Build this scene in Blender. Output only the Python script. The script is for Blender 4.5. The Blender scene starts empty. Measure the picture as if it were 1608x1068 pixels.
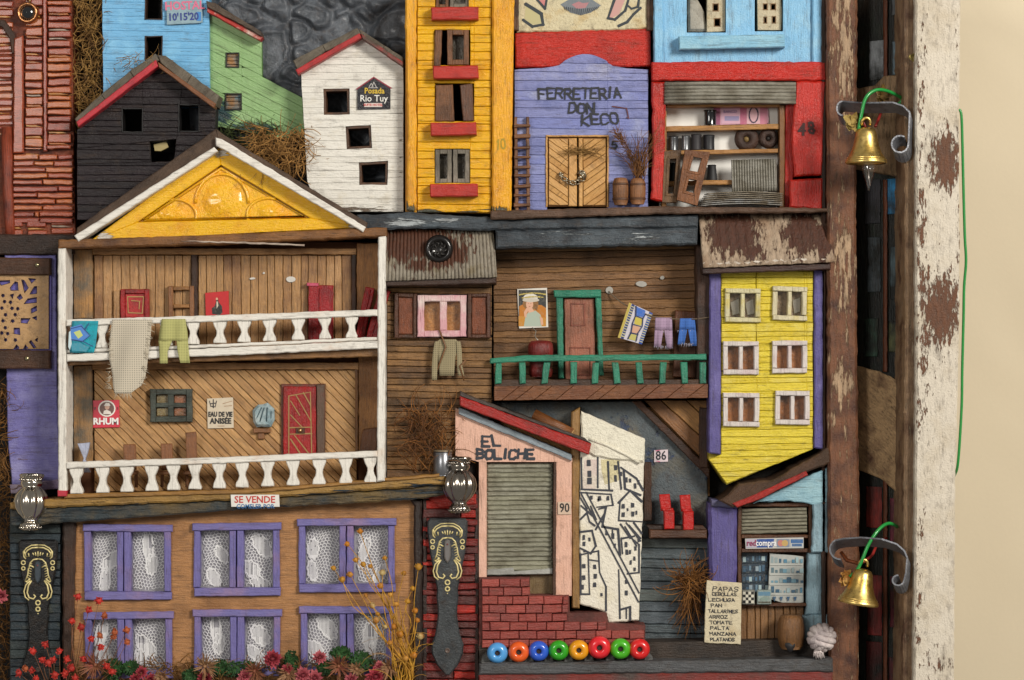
import bpy, math, random
from mathutils import Vector, noise, Matrix
random.seed(11)
R = random.random
U = random.uniform
S = 0.001            # one photo pixel is 1 mm on the panel
CX, CY, D = 804.0, 534.0, 4000.0
scene = bpy.context.scene
C = scene.collection

# ------------------------------------------------------------------ camera, world, lamps, exposure
cam = bpy.data.objects.new('camera', bpy.data.cameras.new('camera'))
C.objects.link(cam)
cam.location = (0, -D*S, 0)
cam.rotation_euler = (math.radians(90), 0, 0)
cam.data.sensor_width = 36
cam.data.lens = 36*D/1608
cam.data.clip_start = .1
cam.data.clip_end = 50
scene.camera = cam
world = bpy.data.worlds.new('World')
scene.world = world
world.use_nodes = True
world.node_tree.nodes['Background'].inputs[0].default_value = (1, .95, .88, 1)
world.node_tree.nodes['Background'].inputs[1].default_value = .23
def lamp(name, loc, size, power, col):
    l = bpy.data.lights.new(name, 'AREA'); l.shape = 'SQUARE'; l.size = size; l.energy = power; l.color = col
    o = bpy.data.objects.new(name, l); C.objects.link(o); o.location = loc
    o.rotation_euler = (-Vector(loc)).to_track_quat('-Z', 'Y').to_euler()
lamp('key_lamp', (3.2, -4.3, 2.1), 1.4, 310, (1, .95, .87))
lamp('fill_lamp', (-1.7, -3.5, .8), .8, 40, (1, .96, .9))
scene.view_settings.view_transform = 'Standard'
scene.view_settings.look = 'None'
scene.view_settings.exposure = 0.0
scene.view_settings.gamma = 1
scene.cycles.max_bounces = 6
scene.cycles.transparent_max_bounces = 12

class G: k = 1.0
# ------------------------------------------------------------------ colours and materials
ALB = 1.0
def lin(h, f=1.0):
    v = [int(h[i:i+2], 16)/255 for i in (0, 2, 4)]
    v = [(c/12.92 if c <= .04045 else ((c+.055)/1.055)**2.4)*f*ALB for c in v]
    return tuple(min(c, .86) for c in v)+(1,)
_M = {}
def mat(c, c2=None, amt=.5, sc=30, d='h', grain=.25, chip=None, camt=.35, csc=60, spots=(), rough=.5, bump=.4, metal=0.0, wid=.06, gl=22, gw=2.2, coat=0.0, grime=.37, scr=.55):
    key = (c, c2, amt, sc, d, grain, chip, camt, csc, tuple(spots), rough, bump, metal, wid, gl, gw, coat, grime, scr)
    if key in _M: return _M[key]
    m = bpy.data.materials.new('surface'); m.use_nodes = True
    t = m.node_tree; N = t.nodes; L = t.links; N.clear()
    def nd(ty, **kw):
        n = N.new(ty)
        for k, v in kw.items(): setattr(n, k, v)
        return n
    out = nd('ShaderNodeOutputMaterial'); b = nd('ShaderNodeBsdfPrincipled'); L.new(b.outputs[0], out.inputs[0])
    g = nd('ShaderNodeNewGeometry'); pos = g.outputs['Position']
    rot = {'h': 0, 'v': 0, 'n': 0, 'dr': math.radians(45), 'ur': math.radians(-45), 's': math.radians(25)}[d]
    src = pos
    if rot:
        mp0 = nd('ShaderNodeMapping'); mp0.inputs['Rotation'].default_value = (0, rot, 0) if d != 's' else (0, -rot, 0)
        mp0.inputs['Rotation'].default_value = (0, -rot, 0)
        L.new(pos, mp0.inputs['Vector']); src = mp0.outputs[0]
    mp = nd('ShaderNodeMapping'); a, w = 1000/gl, 1000/gw
    mp.inputs['Scale'].default_value = {'v': (w, w*.5, a), 'n': (1000/5,)*3}.get(d, (a, w*.5, w))
    L.new(src, mp.inputs['Vector'])
    def noi(vec, scale, det=3, ro=.6):
        n = nd('ShaderNodeTexNoise'); n.inputs['Scale'].default_value = scale; n.inputs['Detail'].default_value = det
        n.inputs['Roughness'].default_value = ro; L.new(vec, n.inputs['Vector']); return n.outputs['Fac']
    def ramp(f, lo, hi):
        r = nd('ShaderNodeMapRange'); r.inputs['From Min'].default_value = lo; r.inputs['From Max'].default_value = hi
        L.new(f, r.inputs['Value']); return r.outputs[0]
    def mix(f, A, B):
        x = nd('ShaderNodeMix', data_type='RGBA')
        L.new(f, x.inputs[0])
        for v, i in ((A, 6), (B, 7)):
            if isinstance(v, tuple): x.inputs[i].default_value = v
            else: L.new(v, x.inputs[i])
        return x.outputs[2]
    st = noi(mp.outputs[0], 1.0, 4, .65)
    col = mix(ramp(st, .3, .7), lin(c, 1-grain), lin(c, 1+grain*.6))
    if c2: col = mix(ramp(noi(mp.outputs[0] if sc < 0 else pos, abs(sc), 5, .62), 1-amt-wid*2, 1-amt+wid*2), col, lin(c2))
    fine = noi(pos, 420, 2)
    hgt = st
    if chip:
        f = noi(pos if d == 'n' else mp.outputs[0], csc if d == 'n' else csc/300, 5, .7)
        if spots:
            acc = None
            for (sx, sy, rx, ry, wt) in spots:
                v = nd('ShaderNodeVectorMath', operation='SUBTRACT'); L.new(pos, v.inputs[0]); v.inputs[1].default_value = ((sx-CX)*S*G.k, 0, (CY-sy)*S*G.k)
                v2 = nd('ShaderNodeVectorMath', operation='MULTIPLY'); L.new(v.outputs[0], v2.inputs[0]); v2.inputs[1].default_value = (1/(rx*S), 0, 1/(ry*S))
                v3 = nd('ShaderNodeVectorMath', operation='LENGTH'); L.new(v2.outputs[0], v3.inputs[0])
                r = nd('ShaderNodeMapRange'); L.new(v3.outputs['Value'], r.inputs['Value']); r.inputs['From Min'].default_value = 0; r.inputs['From Max'].default_value = 1.25
                r.inputs['To Min'].default_value = wt; r.inputs['To Max'].default_value = 0
                if acc is None: acc = r.outputs[0]
                else:
                    q = nd('ShaderNodeMath', operation='MAXIMUM'); L.new(acc, q.inputs[0]); L.new(r.outputs[0], q.inputs[1]); acc = q.outputs[0]
            q = nd('ShaderNodeMath', operation='ADD'); L.new(acc, q.inputs[0]); L.new(f, q.inputs[1]); f = q.outputs[0]
        f2 = ramp(f, 1-camt-.03, 1-camt+.03)
        col = mix(f2, col, mix(ramp(st, .35, .65), lin(chip, .7), lin(chip, 1.15)))
        q = nd('ShaderNodeMath', operation='MULTIPLY_ADD'); L.new(f2, q.inputs[0]); q.inputs[1].default_value = -.5; L.new(st, q.inputs[2]); hgt = q.outputs[0]
    # scratches along the grain and patches of old brown wash
    if scr:
        sf = nd('ShaderNodeMath', operation='MULTIPLY'); L.new(ramp(st, .36, .28), sf.inputs[0]); sf.inputs[1].default_value = scr
        col = mix(sf.outputs[0], col, lin('2c1c12'))
    if grime:
        v4 = nd('ShaderNodeMapping'); v4.inputs['Scale'].default_value = (.42, .42, .42); v4.inputs['Location'].default_value = (3.1, 7.7, 1.3); L.new(mp.outputs[0], v4.inputs['Vector'])
        gf = nd('ShaderNodeMath', operation='MULTIPLY'); L.new(ramp(noi(v4.outputs[0], 1.0, 6, .72), 1-grime-.1, 1-grime+.16), gf.inputs[0]); gf.inputs[1].default_value = .75
        col = mix(gf.outputs[0], col, lin('3a281a'))
    # faint all-over wear
    col = mix(ramp(noi(pos, 55, 4, .7), .56, 1.1), col, lin('4a3a2a'))
    L.new(col, b.inputs['Base Color'])
    h2 = nd('ShaderNodeMath', operation='MULTIPLY_ADD'); L.new(fine, h2.inputs[0]); h2.inputs[1].default_value = .5; L.new(hgt, h2.inputs[2])
    bp = nd('ShaderNodeBump'); bp.inputs['Strength'].default_value = min(1, bump*1.5); bp.inputs['Distance'].default_value = .0022
    L.new(h2.outputs[0], bp.inputs['Height']); L.new(bp.outputs[0], b.inputs['Normal'])
    rr = nd('ShaderNodeMapRange'); L.new(st, rr.inputs['Value']); rr.inputs['To Min'].default_value = max(.05, rough-.15); rr.inputs['To Max'].default_value = min(1, rough+.15)
    L.new(rr.outputs[0], b.inputs['Roughness'])
    b.inputs['Metallic'].default_value = metal
    b.inputs['Coat Weight'].default_value = coat; b.inputs['Coat Roughness'].default_value = .15
    _M[key] = m
    return m
def plain(c, rough=.5, metal=0.0, coat=0.0, var=.16):
    key = ('p', c, rough, metal, coat, var)
    if key in _M: return _M[key]
    m = bpy.data.materials.new('finish'); m.use_nodes = True
    t = m.node_tree; b = t.nodes['Principled BSDF']
    g = t.nodes.new('ShaderNodeNewGeometry'); n = t.nodes.new('ShaderNodeTexNoise'); n.inputs['Scale'].default_value = 180; n.inputs['Detail'].default_value = 4
    t.links.new(g.outputs['Position'], n.inputs['Vector'])
    x = t.nodes.new('ShaderNodeMix'); x.data_type = 'RGBA'; t.links.new(n.outputs['Fac'], x.inputs[0])
    x.inputs[6].default_value = lin(c, 1-var); x.inputs[7].default_value = lin(c, 1+var); t.links.new(x.outputs[2], b.inputs['Base Color'])
    bp = t.nodes.new('ShaderNodeBump'); bp.inputs['Strength'].default_value = .12; bp.inputs['Distance'].default_value = .001
    t.links.new(n.outputs['Fac'], bp.inputs['Height']); t.links.new(bp.outputs[0], b.inputs['Normal'])
    b.inputs['Roughness'].default_value = rough; b.inputs['Metallic'].default_value = metal
    b.inputs['Coat Weight'].default_value = coat; b.inputs['Coat Roughness'].default_value = .08
    _M[key] = m
    return m
def glass(tint='ffffff', gloss=.09):
    key = ('g', tint, gloss)
    if key in _M: return _M[key]
    m = bpy.data.materials.new('glass'); m.use_nodes = True
    t = m.node_tree; t.nodes.clear()
    o = t.nodes.new('ShaderNodeOutputMaterial'); mx = t.nodes.new('ShaderNodeMixShader'); tr = t.nodes.new('ShaderNodeBsdfTransparent'); gl = t.nodes.new('ShaderNodeBsdfGlossy')
    tr.inputs[0].default_value = lin(tint)[:3]+(1,); gl.inputs['Roughness'].default_value = .12
    if tint == 'ffffff': tr.inputs[0].default_value = (1, 1, 1, 1)
    mx.inputs[0].default_value = gloss
    t.links.new(tr.outputs[0], mx.inputs[1]); t.links.new(gl.outputs[0], mx.inputs[2]); t.links.new(mx.outputs[0], o.inputs[0])
    n = t.nodes.new('ShaderNodeTexNoise'); n.inputs['Scale'].default_value = 30
    g = t.nodes.new('ShaderNodeNewGeometry'); t.links.new(g.outputs['Position'], n.inputs['Vector'])
    bp = t.nodes.new('ShaderNodeBump'); bp.inputs['Strength'].default_value = .5; bp.inputs['Distance'].default_value = .004
    t.links.new(n.outputs['Fac'], bp.inputs['Height']); t.links.new(bp.outputs[0], gl.inputs['Normal'])
    _M[key] = m
    return m
def weave(c, rough=.9, n=300):
    key = ('w', c, n)
    if key in _M: return _M[key]
    m = bpy.data.materials.new('woven'); m.use_nodes = True
    t = m.node_tree; b = t.nodes['Principled BSDF']; L = t.links
    g = t.nodes.new('ShaderNodeNewGeometry'); sx = t.nodes.new('ShaderNodeSeparateXYZ'); L.new(g.outputs['Position'], sx.inputs[0])
    def sn(s):
        a = t.nodes.new('ShaderNodeMath'); a.operation = 'MULTIPLY'; L.new(s, a.inputs[0]); a.inputs[1].default_value = n*math.pi
        q = t.nodes.new('ShaderNodeMath'); q.operation = 'SINE'; L.new(a.outputs[0], q.inputs[0])
        r = t.nodes.new('ShaderNodeMath'); r.operation = 'ABSOLUTE'; L.new(q.outputs[0], r.inputs[0]); return r.outputs[0]
    mn = t.nodes.new('ShaderNodeMath'); mn.operation = 'MAXIMUM'; L.new(sn(sx.outputs[0]), mn.inputs[0]); L.new(sn(sx.outputs[2]), mn.inputs[1])
    x = t.nodes.new('ShaderNodeMix'); x.data_type = 'RGBA'
    r = t.nodes.new('ShaderNodeMapRange'); L.new(mn.outputs[0], r.inputs['Value']); r.inputs['From Min'].default_value = .35; r.inputs['From Max'].default_value = .8
    L.new(r.outputs[0], x.inputs[0]); x.inputs[6].default_value = lin(c, .4); x.inputs[7].default_value = lin(c, 1.0); L.new(x.outputs[2], b.inputs['Base Color'])
    bp = t.nodes.new('ShaderNodeBump'); bp.inputs['Strength'].default_value = .5; bp.inputs['Distance'].default_value = .001; L.new(mn.outputs[0], bp.inputs['Height']); L.new(bp.outputs[0], b.inputs['Normal'])
    b.inputs['Roughness'].default_value = rough
    _M[key] = m
    return m
def printmat():
    if 'print' in _M: return _M['print']
    m = bpy.data.materials.new('print'); m.use_nodes = True
    t = m.node_tree; b = t.nodes['Principled BSDF']; a = t.nodes.new('ShaderNodeVertexColor'); a.layer_name = 'Col'
    n = t.nodes.new('ShaderNodeTexNoise'); n.inputs['Scale'].default_value = 350; n.inputs['Detail'].default_value = 4
    g = t.nodes.new('ShaderNodeNewGeometry'); t.links.new(g.outputs['Position'], n.inputs['Vector'])
    r = t.nodes.new('ShaderNodeMapRange'); r.inputs['From Min'].default_value = .5; r.inputs['From Max'].default_value = 1.0; r.inputs['To Max'].default_value = .45; t.links.new(n.outputs['Fac'], r.inputs['Value'])
    x = t.nodes.new('ShaderNodeMix'); x.data_type = 'RGBA'; t.links.new(r.outputs[0], x.inputs[0]); t.links.new(a.outputs[0], x.inputs[6]); x.inputs[7].default_value = lin('b0a894')
    t.links.new(x.outputs[2], b.inputs['Base Color']); b.inputs['Roughness'].default_value = .4
    _M['print'] = m
    return m

# ------------------------------------------------------------------ geometry helpers (x, y photo pixels at the thing's own depth, d = depth in pixels)
LOC = {}
def P(x, y, d): return ((x-CX)*G.k*S, -d*S, (CY-y)*G.k*S)
def sarea(p): return sum(p[i][0]*-p[(i+1) % len(p)][1]+p[(i+1) % len(p)][0]*p[i][1] for i in range(len(p)))
def inset(p, b):
    n = len(p); out = []
    for i in range(n):
        a, q, c = p[i-1], p[i], p[(i+1) % n]
        def nrm(u, v):
            dx, dy = v[0]-u[0], v[1]-u[1]; l = math.hypot(dx, dy) or 1
            return (dy/l, -dx/l)
        n1, n2 = nrm(a, q), nrm(q, c)
        mx, my = n1[0]+n2[0], n1[1]+n2[1]; l2 = mx*mx+my*my
        if l2 < .2: mx, my, l2 = n1[0], n1[1], 2
        s = min(2*b/l2, 2.2*b/math.sqrt(l2))
        out.append((q[0]+mx*s, q[1]+my*s))
    return out
def roughen(p, amp, step=7):
    out = []
    for i in range(len(p)):
        a, b = p[i], p[(i+1) % len(p)]
        n = max(1, int(math.hypot(b[0]-a[0], b[1]-a[1])/step))
        for j in range(n):
            x, y = a[0]+(b[0]-a[0])*j/n, a[1]+(b[1]-a[1])*j/n
            o = noise.noise_vector(Vector((x*.09, y*.09, amp*3)))
            o2 = noise.noise_vector(Vector((x*.31, y*.31, amp*5)))
            out.append((x+(o.x+.5*o2.x)*amp, y+(o.y+.5*o2.y)*amp))
    return out
class MB:
    def __init__(s): s.v = []; s.f = []; s.sm = []; s.c = []
    def face(s, idx, smooth=False, col=None): s.f.append(idx); s.sm.append(smooth); s.c.append(col)
    def prism(s, poly, d0, d1, bev=1.0, rough=0, df=None, col=None):
        p = list(poly)
        if rough: p = roughen(p, rough*1.35)
        if sarea(p) < 0: p.reverse()
        n = len(p); b0 = len(s.v)
        f = df or (lambda x, y: 0)
        fr = inset(p, bev) if bev else p
        for q in p: s.v.append(P(q[0], q[1], d0+f(*q)))
        if bev:
            for q in p: s.v.append(P(q[0], q[1], d1-bev+f(*q)))
        for q in fr: s.v.append(P(q[0], q[1], d1+f(*q)))
        rings = 3 if bev else 2
        for r in range(rings-1):
            for i in range(n):
                j = (i+1) % n
                s.face((b0+r*n+i, b0+r*n+j, b0+(r+1)*n+j, b0+(r+1)*n+i), False, col)
        s.face(tuple(b0+(rings-1)*n+i for i in range(n)), False, col)
        s.face(tuple(b0+i for i in reversed(range(n))), False, col)
        return s
    def box(s, x0, y0, x1, y1, d0, d1, bev=1.0, rough=0, **k): return s.prism([(x0, y0), (x1, y0), (x1, y1), (x0, y1)], d0, d1, bev, rough, **k)
    def flat(s, poly, d, col=None):
        p = list(poly)
        if sarea(p) < 0: p.reverse()
        b0 = len(s.v); s.v += [P(q[0], q[1], d) for q in p]; s.face(tuple(range(b0, b0+len(p))), False, col)
        return s
    def tube(s, pts, r, n=6, cap=True, smooth=True):
        q = [Vector(P(*p)) for p in pts]; m = len(q)
        rs = r if isinstance(r, (list, tuple)) else [r]*m
        b0 = len(s.v); ref = None
        for i in range(m):
            t = (q[min(i+1, m-1)]-q[max(i-1, 0)])
            t = t.normalized() if t.length > 1e-9 else Vector((0, 0, 1))
            if ref is None:
                ref = t.cross(Vector((0, 1, 0)))
                if ref.length < .1: ref = t.cross(Vector((1, 0, 0)))
            a = (ref-t*ref.dot(t)); a = a.normalized() if a.length > 1e-6 else t.orthogonal().normalized(); ref = a; b = t.cross(a)
            for j in range(n):
                th = 2*math.pi*j/n; s.v.append(tuple(q[i]+(a*math.cos(th)+b*math.sin(th))*rs[i]*S))
        for i in range(m-1):
            for j in range(n):
                k = (j+1) % n; s.face((b0+i*n+j, b0+i*n+k, b0+(i+1)*n+k, b0+(i+1)*n+j), smooth)
        if cap:
            s.face(tuple(b0+j for j in reversed(range(n)))); s.face(tuple(b0+(m-1)*n+j for j in range(n)))
        return s
    def lathe(s, x, y, d, prof, axis='y', n=24, mod=None, tilt=0, tiltd=0):
        b0 = len(s.v); m = len(prof); ct, sn_ = math.cos(tilt), math.sin(tilt); cd, sd = math.cos(tiltd), math.sin(tiltd)
        for (r, h) in prof:
            for j in range(n):
                th = 2*math.pi*j/n; rr = r*(mod(th, h) if mod else 1); a, b = rr*math.cos(th), rr*math.sin(th)
                if axis == 'y': lx, up, dd = a, h, b
                elif axis == 'x': lx, up, dd = h, a, b
                else: lx, up, dd = a, b, h
                up, dd = up*cd-dd*sd, up*sd+dd*cd
                lx, up = lx*ct-up*sn_, lx*sn_+up*ct
                s.v.append(P(x+lx, y-up, d+dd))
        for i in range(m-1):
            for j in range(n):
                k = (j+1) % n; s.face((b0+i*n+j, b0+i*n+k, b0+(i+1)*n+k, b0+(i+1)*n+j), True)
        if prof[0][0] > .01: s.face(tuple(b0+j for j in range(n)))
        if prof[-1][0] > .01: s.face(tuple(b0+(m-1)*n+j for j in range(n)))
        return s
    def ball(s, x, y, d, r, n=10, sx=1, sy=1):
        return s.lathe(x, y, d, [(max(.001, r*math.sin(math.pi*i/(n//2+2))), -r*sy*math.cos(math.pi*i/(n//2+2))) for i in range(n//2+3)], n=n)
    def grid(s, nu, nv, fn, smooth=True, closed=False):
        b0 = len(s.v)
        for i in range(nu+1):
            for j in range(nv+1): s.v.append(P(*fn(i/nu, j/nv)))
        for i in range(nu):
            for j in range(nv):
                a = b0+i*(nv+1)+j; s.face((a, a+1, a+nv+2, a+nv+1), smooth)
        return s
    def ribbon(s, pts, w, d, jit=.25, col=None):
        for i, (a, b) in enumerate(zip(pts[:-1], pts[1:])):
            dx, dy = b[0]-a[0], b[1]-a[1]; l = math.hypot(dx, dy) or 1; nx, ny = -dy/l, dx/l
            w1, w2 = w/2*(1+U(-jit, jit)), w/2*(1+U(-jit, jit)); e = w*.35
            ax, ay, bx, by = a[0]-dx/l*e, a[1]-dy/l*e, b[0]+dx/l*e, b[1]+dy/l*e
            s.flat([(ax+nx*w1, ay+ny*w1), (ax-dx/l*w1*.5, ay-dy/l*w1*.5), (ax-nx*w1, ay-ny*w1), (bx-nx*w2, by-ny*w2), (bx+dx/l*w2*.5, by+dy/l*w2*.5), (bx+nx*w2, by+ny*w2)], d+.04*(len(s.f) % 9), col)
        return s
    def petal(s, o, t, w, dr):   # a curved leaf from o towards t, width w; o, t are (x,y,d)
        o = Vector(P(*o)); t = Vector(P(*t)); ax = t-o
        sd = ax.cross(Vector(dr)); sd = sd.normalized()*w*S*.5 if sd.length > 1e-9 else Vector((w*S*.5, 0, 0))
        up = sd.cross(ax).normalized()*w*S*.18
        b0 = len(s.v)
        s.v += [tuple(o), tuple(o+ax*.5+sd), tuple(o+ax*.55-up), tuple(o+ax*.5-sd), tuple(t)]
        for f in ((0, 1, 2), (0, 2, 3), (1, 4, 2), (2, 4, 3)): s.face(tuple(b0+i for i in f), True)
        return s
def curve(p, n=5):
    q = [p[0]]+list(p)+[p[-1]]; out = []
    for i in range(1, len(q)-2):
        for j in range(n):
            t = j/n; out.append(tuple(.5*(2*b+(c-a)*t+(2*a-5*b+4*c-d)*t*t+(3*b-a-3*c+d)*t**3) for a, b, c, d in zip(q[i-1], q[i], q[i+1], q[i+2])))
    return out+[p[-1]]
def link(name, mb, m, parent=None, loc=None):
    me = bpy.data.meshes.new(name)
    o = bpy.data.objects.new(name, me); C.objects.link(o)
    l = Vector(loc) if loc is not None else (LOC[parent.name] if parent else Vector((0, 0, 0)))
    me.from_pydata([(a-l.x, b-l.y, c-l.z) for a, b, c in mb.v], [], mb.f)
    me.polygons.foreach_set('use_smooth', mb.sm)
    if any(c is not None for c in mb.c):
        at = me.color_attributes.new('Col', 'FLOAT_COLOR', 'CORNER'); buf = []
        for f, c in zip(mb.f, mb.c): buf += list(lin(c or 'ffffff'))*len(f)
        at.data.foreach_set('color', buf)
    me.materials.append(m); me.update()
    if parent: o.parent = parent; LOC[o.name] = l
    else: o.location = l; LOC[o.name] = l
    return o
def tagit(o, label=None, cat=None, group=None, kind=None):
    if label: o['label'] = label
    if cat: o['category'] = cat
    if group: o['group'] = group
    if kind: o['kind'] = kind
    return o
def thing(name, label, cat, x, y, d0, dref, group=None):
    G.k = (D-dref)/D
    o = bpy.data.objects.new(name, None); C.objects.link(o); o.location = P(x, y, d0); o.empty_display_size = .02
    LOC[o.name] = Vector(o.location)
    return tagit(o, label, cat, group)
def solo(name, label, cat, fn, m, x, y, d, dref=None, group=None):
    G.k = (D-(d if dref is None else dref))/D
    mb = MB(); fn(mb)
    return tagit(link(name, mb, m, None, P(x, y, d)), label, cat, group)
def struct(name, mb, m, loc=(0, 0, 0), kind='structure', label=None):
    o = link(name, mb, m, None, loc); o['kind'] = kind
    if label: o['label'] = label
    return o
def box(T, name, x0, y0, x1, y1, d0, d1, m, bev=1.0, rough=0, **k): return link(name, MB().box(x0, y0, x1, y1, d0, d1, bev, rough, **k), m, T)
def pri(T, name, poly, d0, d1, m, bev=1.0, rough=0, **k): return link(name, MB().prism(poly, d0, d1, bev, rough, **k), m, T)
def clip(p, n, c):
    out = []
    for i in range(len(p)):
        a, b = p[i-1], p[i]; da, db = n[0]*a[0]+n[1]*a[1]-c, n[0]*b[0]+n[1]*b[1]-c
        if (da <= 0) != (db <= 0):
            t = da/(da-db); out.append((a[0]+(b[0]-a[0])*t, a[1]+(b[1]-a[1])*t))
        if db <= 0: out.append(b)
    return out if len(out) > 2 else []
def subtract(ps, hole):
    h = list(hole)
    if sarea(h) < 0: h.reverse()
    res = []
    for p in ps:
        rem = p
        for i in range(len(h)):
            a, b = h[i], h[(i+1) % len(h)]; dx, dy = b[0]-a[0], b[1]-a[1]
            n = (-dy, dx)      # outside direction in image space for this winding
            c = n[0]*a[0]+n[1]*a[1]
            # outward test with hole centre
            cx, cy = sum(q[0] for q in h)/len(h), sum(q[1] for q in h)/len(h)
            if n[0]*cx+n[1]*cy > c: n = (dy, -dx); c = n[0]*a[0]+n[1]*a[1]
            o = clip(rem, (-n[0], -n[1]), -c)
            if o and abs(sarea(o)) > 2: res.append(o)
            rem = clip(rem, n, c)
            if not rem: break
    return res
def rect(x0, y0, x1, y1): return [(x0, y0), (x1, y0), (x1, y1), (x0, y1)]
def planks(T, name, polys, pitch, ang, d0, d1, mats, holes=(), gap=.7, bev=.9, tilt=.012, jit=1.2, vary=.14, rough=.45):
    if not isinstance(polys[0], list): polys = [list(polys)]
    if not isinstance(mats, (list, tuple)): mats = [mats]
    a = math.radians(ang); u = (math.cos(a), math.sin(a)); n = (-math.sin(a), math.cos(a))
    pts = [q for p in polys for q in p]
    ts = [n[0]*x+n[1]*y for x, y in pts]; us = [u[0]*x+u[1]*y for x, y in pts]
    t0, t1, uc = min(ts), max(ts), (min(us)+max(us))/2
    k = max(1, round((t1-t0)/pitch)); pt = (t1-t0)/k
    ln = []
    for i in range(k+1):
        tl = U(-tilt, tilt); nn = (n[0]-tl*u[0], n[1]-tl*u[1]); ln.append((nn, t0+i*pt+U(-vary, vary)*pt-tl*uc))
    ln[0] = (n, t0-1); ln[-1] = (n, t1+1)
    made = []
    for i in range(k):
        (na, ca), (nb, cb) = ln[i], ln[i+1]; ps = []
        for p in polys:
            q = clip(p, (-na[0], -na[1]), -(ca+gap/2))
            if q: q = clip(q, nb, cb-gap/2)
            if q and abs(sarea(q)) > 6: ps.append(q)
        for h in holes: ps = subtract(ps, h)
        ps = [p for p in ps if abs(sarea(p)) > 24]
        if not ps: continue
        dj = U(-jit, jit); m_ = random.choice(mats)
        for p in ps: made.append(link(name, MB().prism(p, d0, d1+dj, bev, rough), m_, T))
    return made
def wall(T, polys, d1, m, holes=(), base=0, name='wall', th=6):
    """backing panel with real openings, plus side walls back to the board"""
    if not isinstance(polys[0], list): polys = [list(polys)]
    ps = [list(p) for p in polys]
    for h in holes: ps = subtract(ps, h)
    mb = MB()
    for p in ps: mb.prism(p, d1-th, d1, 0)
    for p in polys:
        q = list(p)
        if sarea(q) < 0: q.reverse()
        i = inset(q, 5)
        for a in range(len(q)):
            b = (a+1) % len(q); mb.prism([q[a], q[b], i[b], i[a]], base, d1-th-.2, 0)
    return link(name, mb, m, T)
def ringbox(mb, x0, y0, x1, y1, w, d0, d1, bev=.6, rough=0):
    ww = w if isinstance(w, (list, tuple)) else (w, w, w, w)
    l, t, r, b = ww
    mb.box(x0, y0, x0+l, y1, d0, d1, bev, rough); mb.box(x1-r, y0, x1, y1, d0, d1, bev, rough)
    mb.box(x0+l+.1, y0, x1-r-.1, y0+t, d0, d1-.3, bev, rough); mb.box(x0+l+.1, y1-b, x1-r-.1, y1, d0, d1-.3, bev, rough)
    return mb
def text(T, name, s, x, y, size, m, d, bold=.0, sx=1.0, ang=0, align='CENTER'):
    c = bpy.data.curves.new(name, 'FONT'); c.body = s; c.size = size*S*G.k; c.extrude = .15*S; c.offset = bold*S; c.align_x = align; c.align_y = 'CENTER'
    c.resolution_u = 2; c.materials.append(m)
    o = bpy.data.objects.new(name, c); C.objects.link(o); o.parent = T
    o.location = Vector(P(x, y, d))-LOC[T.name]; o.rotation_euler = (math.radians(90), 0 if not ang else math.radians(ang), 0); o.scale = (sx, 1, 1)
    return o
FONT = {'A': [[(0, 6), (2, 0), (4, 6)], [(1, 4), (3, 4)]], 'B': [[(0, 0), (0, 6), (3, 6), (4, 4.6), (3, 3), (0, 3)], [(0, 0), (3, 0), (3.8, 1.5), (3, 3)]],
 'C': [[(4, .8), (3, 0), (1, 0), (0, 1.2), (0, 4.8), (1, 6), (3, 6), (4, 5.2)]], 'D': [[(0, 0), (0, 6), (2.5, 6), (4, 4.5), (4, 1.5), (2.5, 0), (0, 0)]],
 'E': [[(4, 0), (0, 0), (0, 6), (4, 6)], [(0, 3), (3, 3)]], 'F': [[(4, 0), (0, 0), (0, 6)], [(0, 3), (3, 3)]], 'G': [[(4, 1), (3, 0), (1, 0), (0, 1.2), (0, 4.8), (1, 6), (3, 6), (4, 5), (4, 3.4), (2.4, 3.4)]],
 'H': [[(0, 0), (0, 6)], [(4, 0), (4, 6)], [(0, 3), (4, 3)]], 'I': [[(2, 0), (2, 6)]], 'K': [[(0, 0), (0, 6)], [(4, 0), (0, 3.3), (4, 6)]], 'L': [[(0, 0), (0, 6), (3.6, 6)]],
 'M': [[(0, 6), (0, 0), (2, 3), (4, 0), (4, 6)]], 'N': [[(0, 6), (0, 0), (4, 6), (4, 0)]], 'O': [[(1, 0), (3, 0), (4, 1.2), (4, 4.8), (3, 6), (1, 6), (0, 4.8), (0, 1.2), (1, 0)]],
 'P': [[(0, 6), (0, 0), (3, 0), (4, 1.5), (3, 3), (0, 3)]], 'R': [[(0, 6), (0, 0), (3, 0), (4, 1.5), (3, 3), (0, 3)], [(1.6, 3), (4, 6)]],
 'S': [[(4, .8), (3, 0), (1, 0), (0, 1.4), (1, 2.8), (3, 3.2), (4, 4.6), (3, 6), (1, 6), (0, 5.2)]], 'T': [[(0, 0), (4, 0)], [(2, 0), (2, 6)]], 'U': [[(0, 0), (0, 5), (1, 6), (3, 6), (4, 5), (4, 0)]],
 'Z': [[(0, 0), (4, 0), (0, 6), (4, 6)]], '0': [[(1, 0), (3, 0), (4, 1.5), (4, 4.5), (3, 6), (1, 6), (0, 4.5), (0, 1.5), (1, 0)]], '1': [[(1, 1), (2.2, 0), (2.2, 6)]],
 '4': [[(3, 6), (3, 0), (0, 4), (4, 4)]], '5': [[(4, 0), (.5, 0), (.3, 2.6), (3, 2.5), (4, 4), (3, 6), (0, 5.6)]],
 '8': [[(2, 3), (.5, 2), (.8, .4), (2, 0), (3.2, .4), (3.5, 2), (2, 3), (.2, 4.4), (1, 6), (3, 6), (3.8, 4.4), (2, 3)]]}
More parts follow.
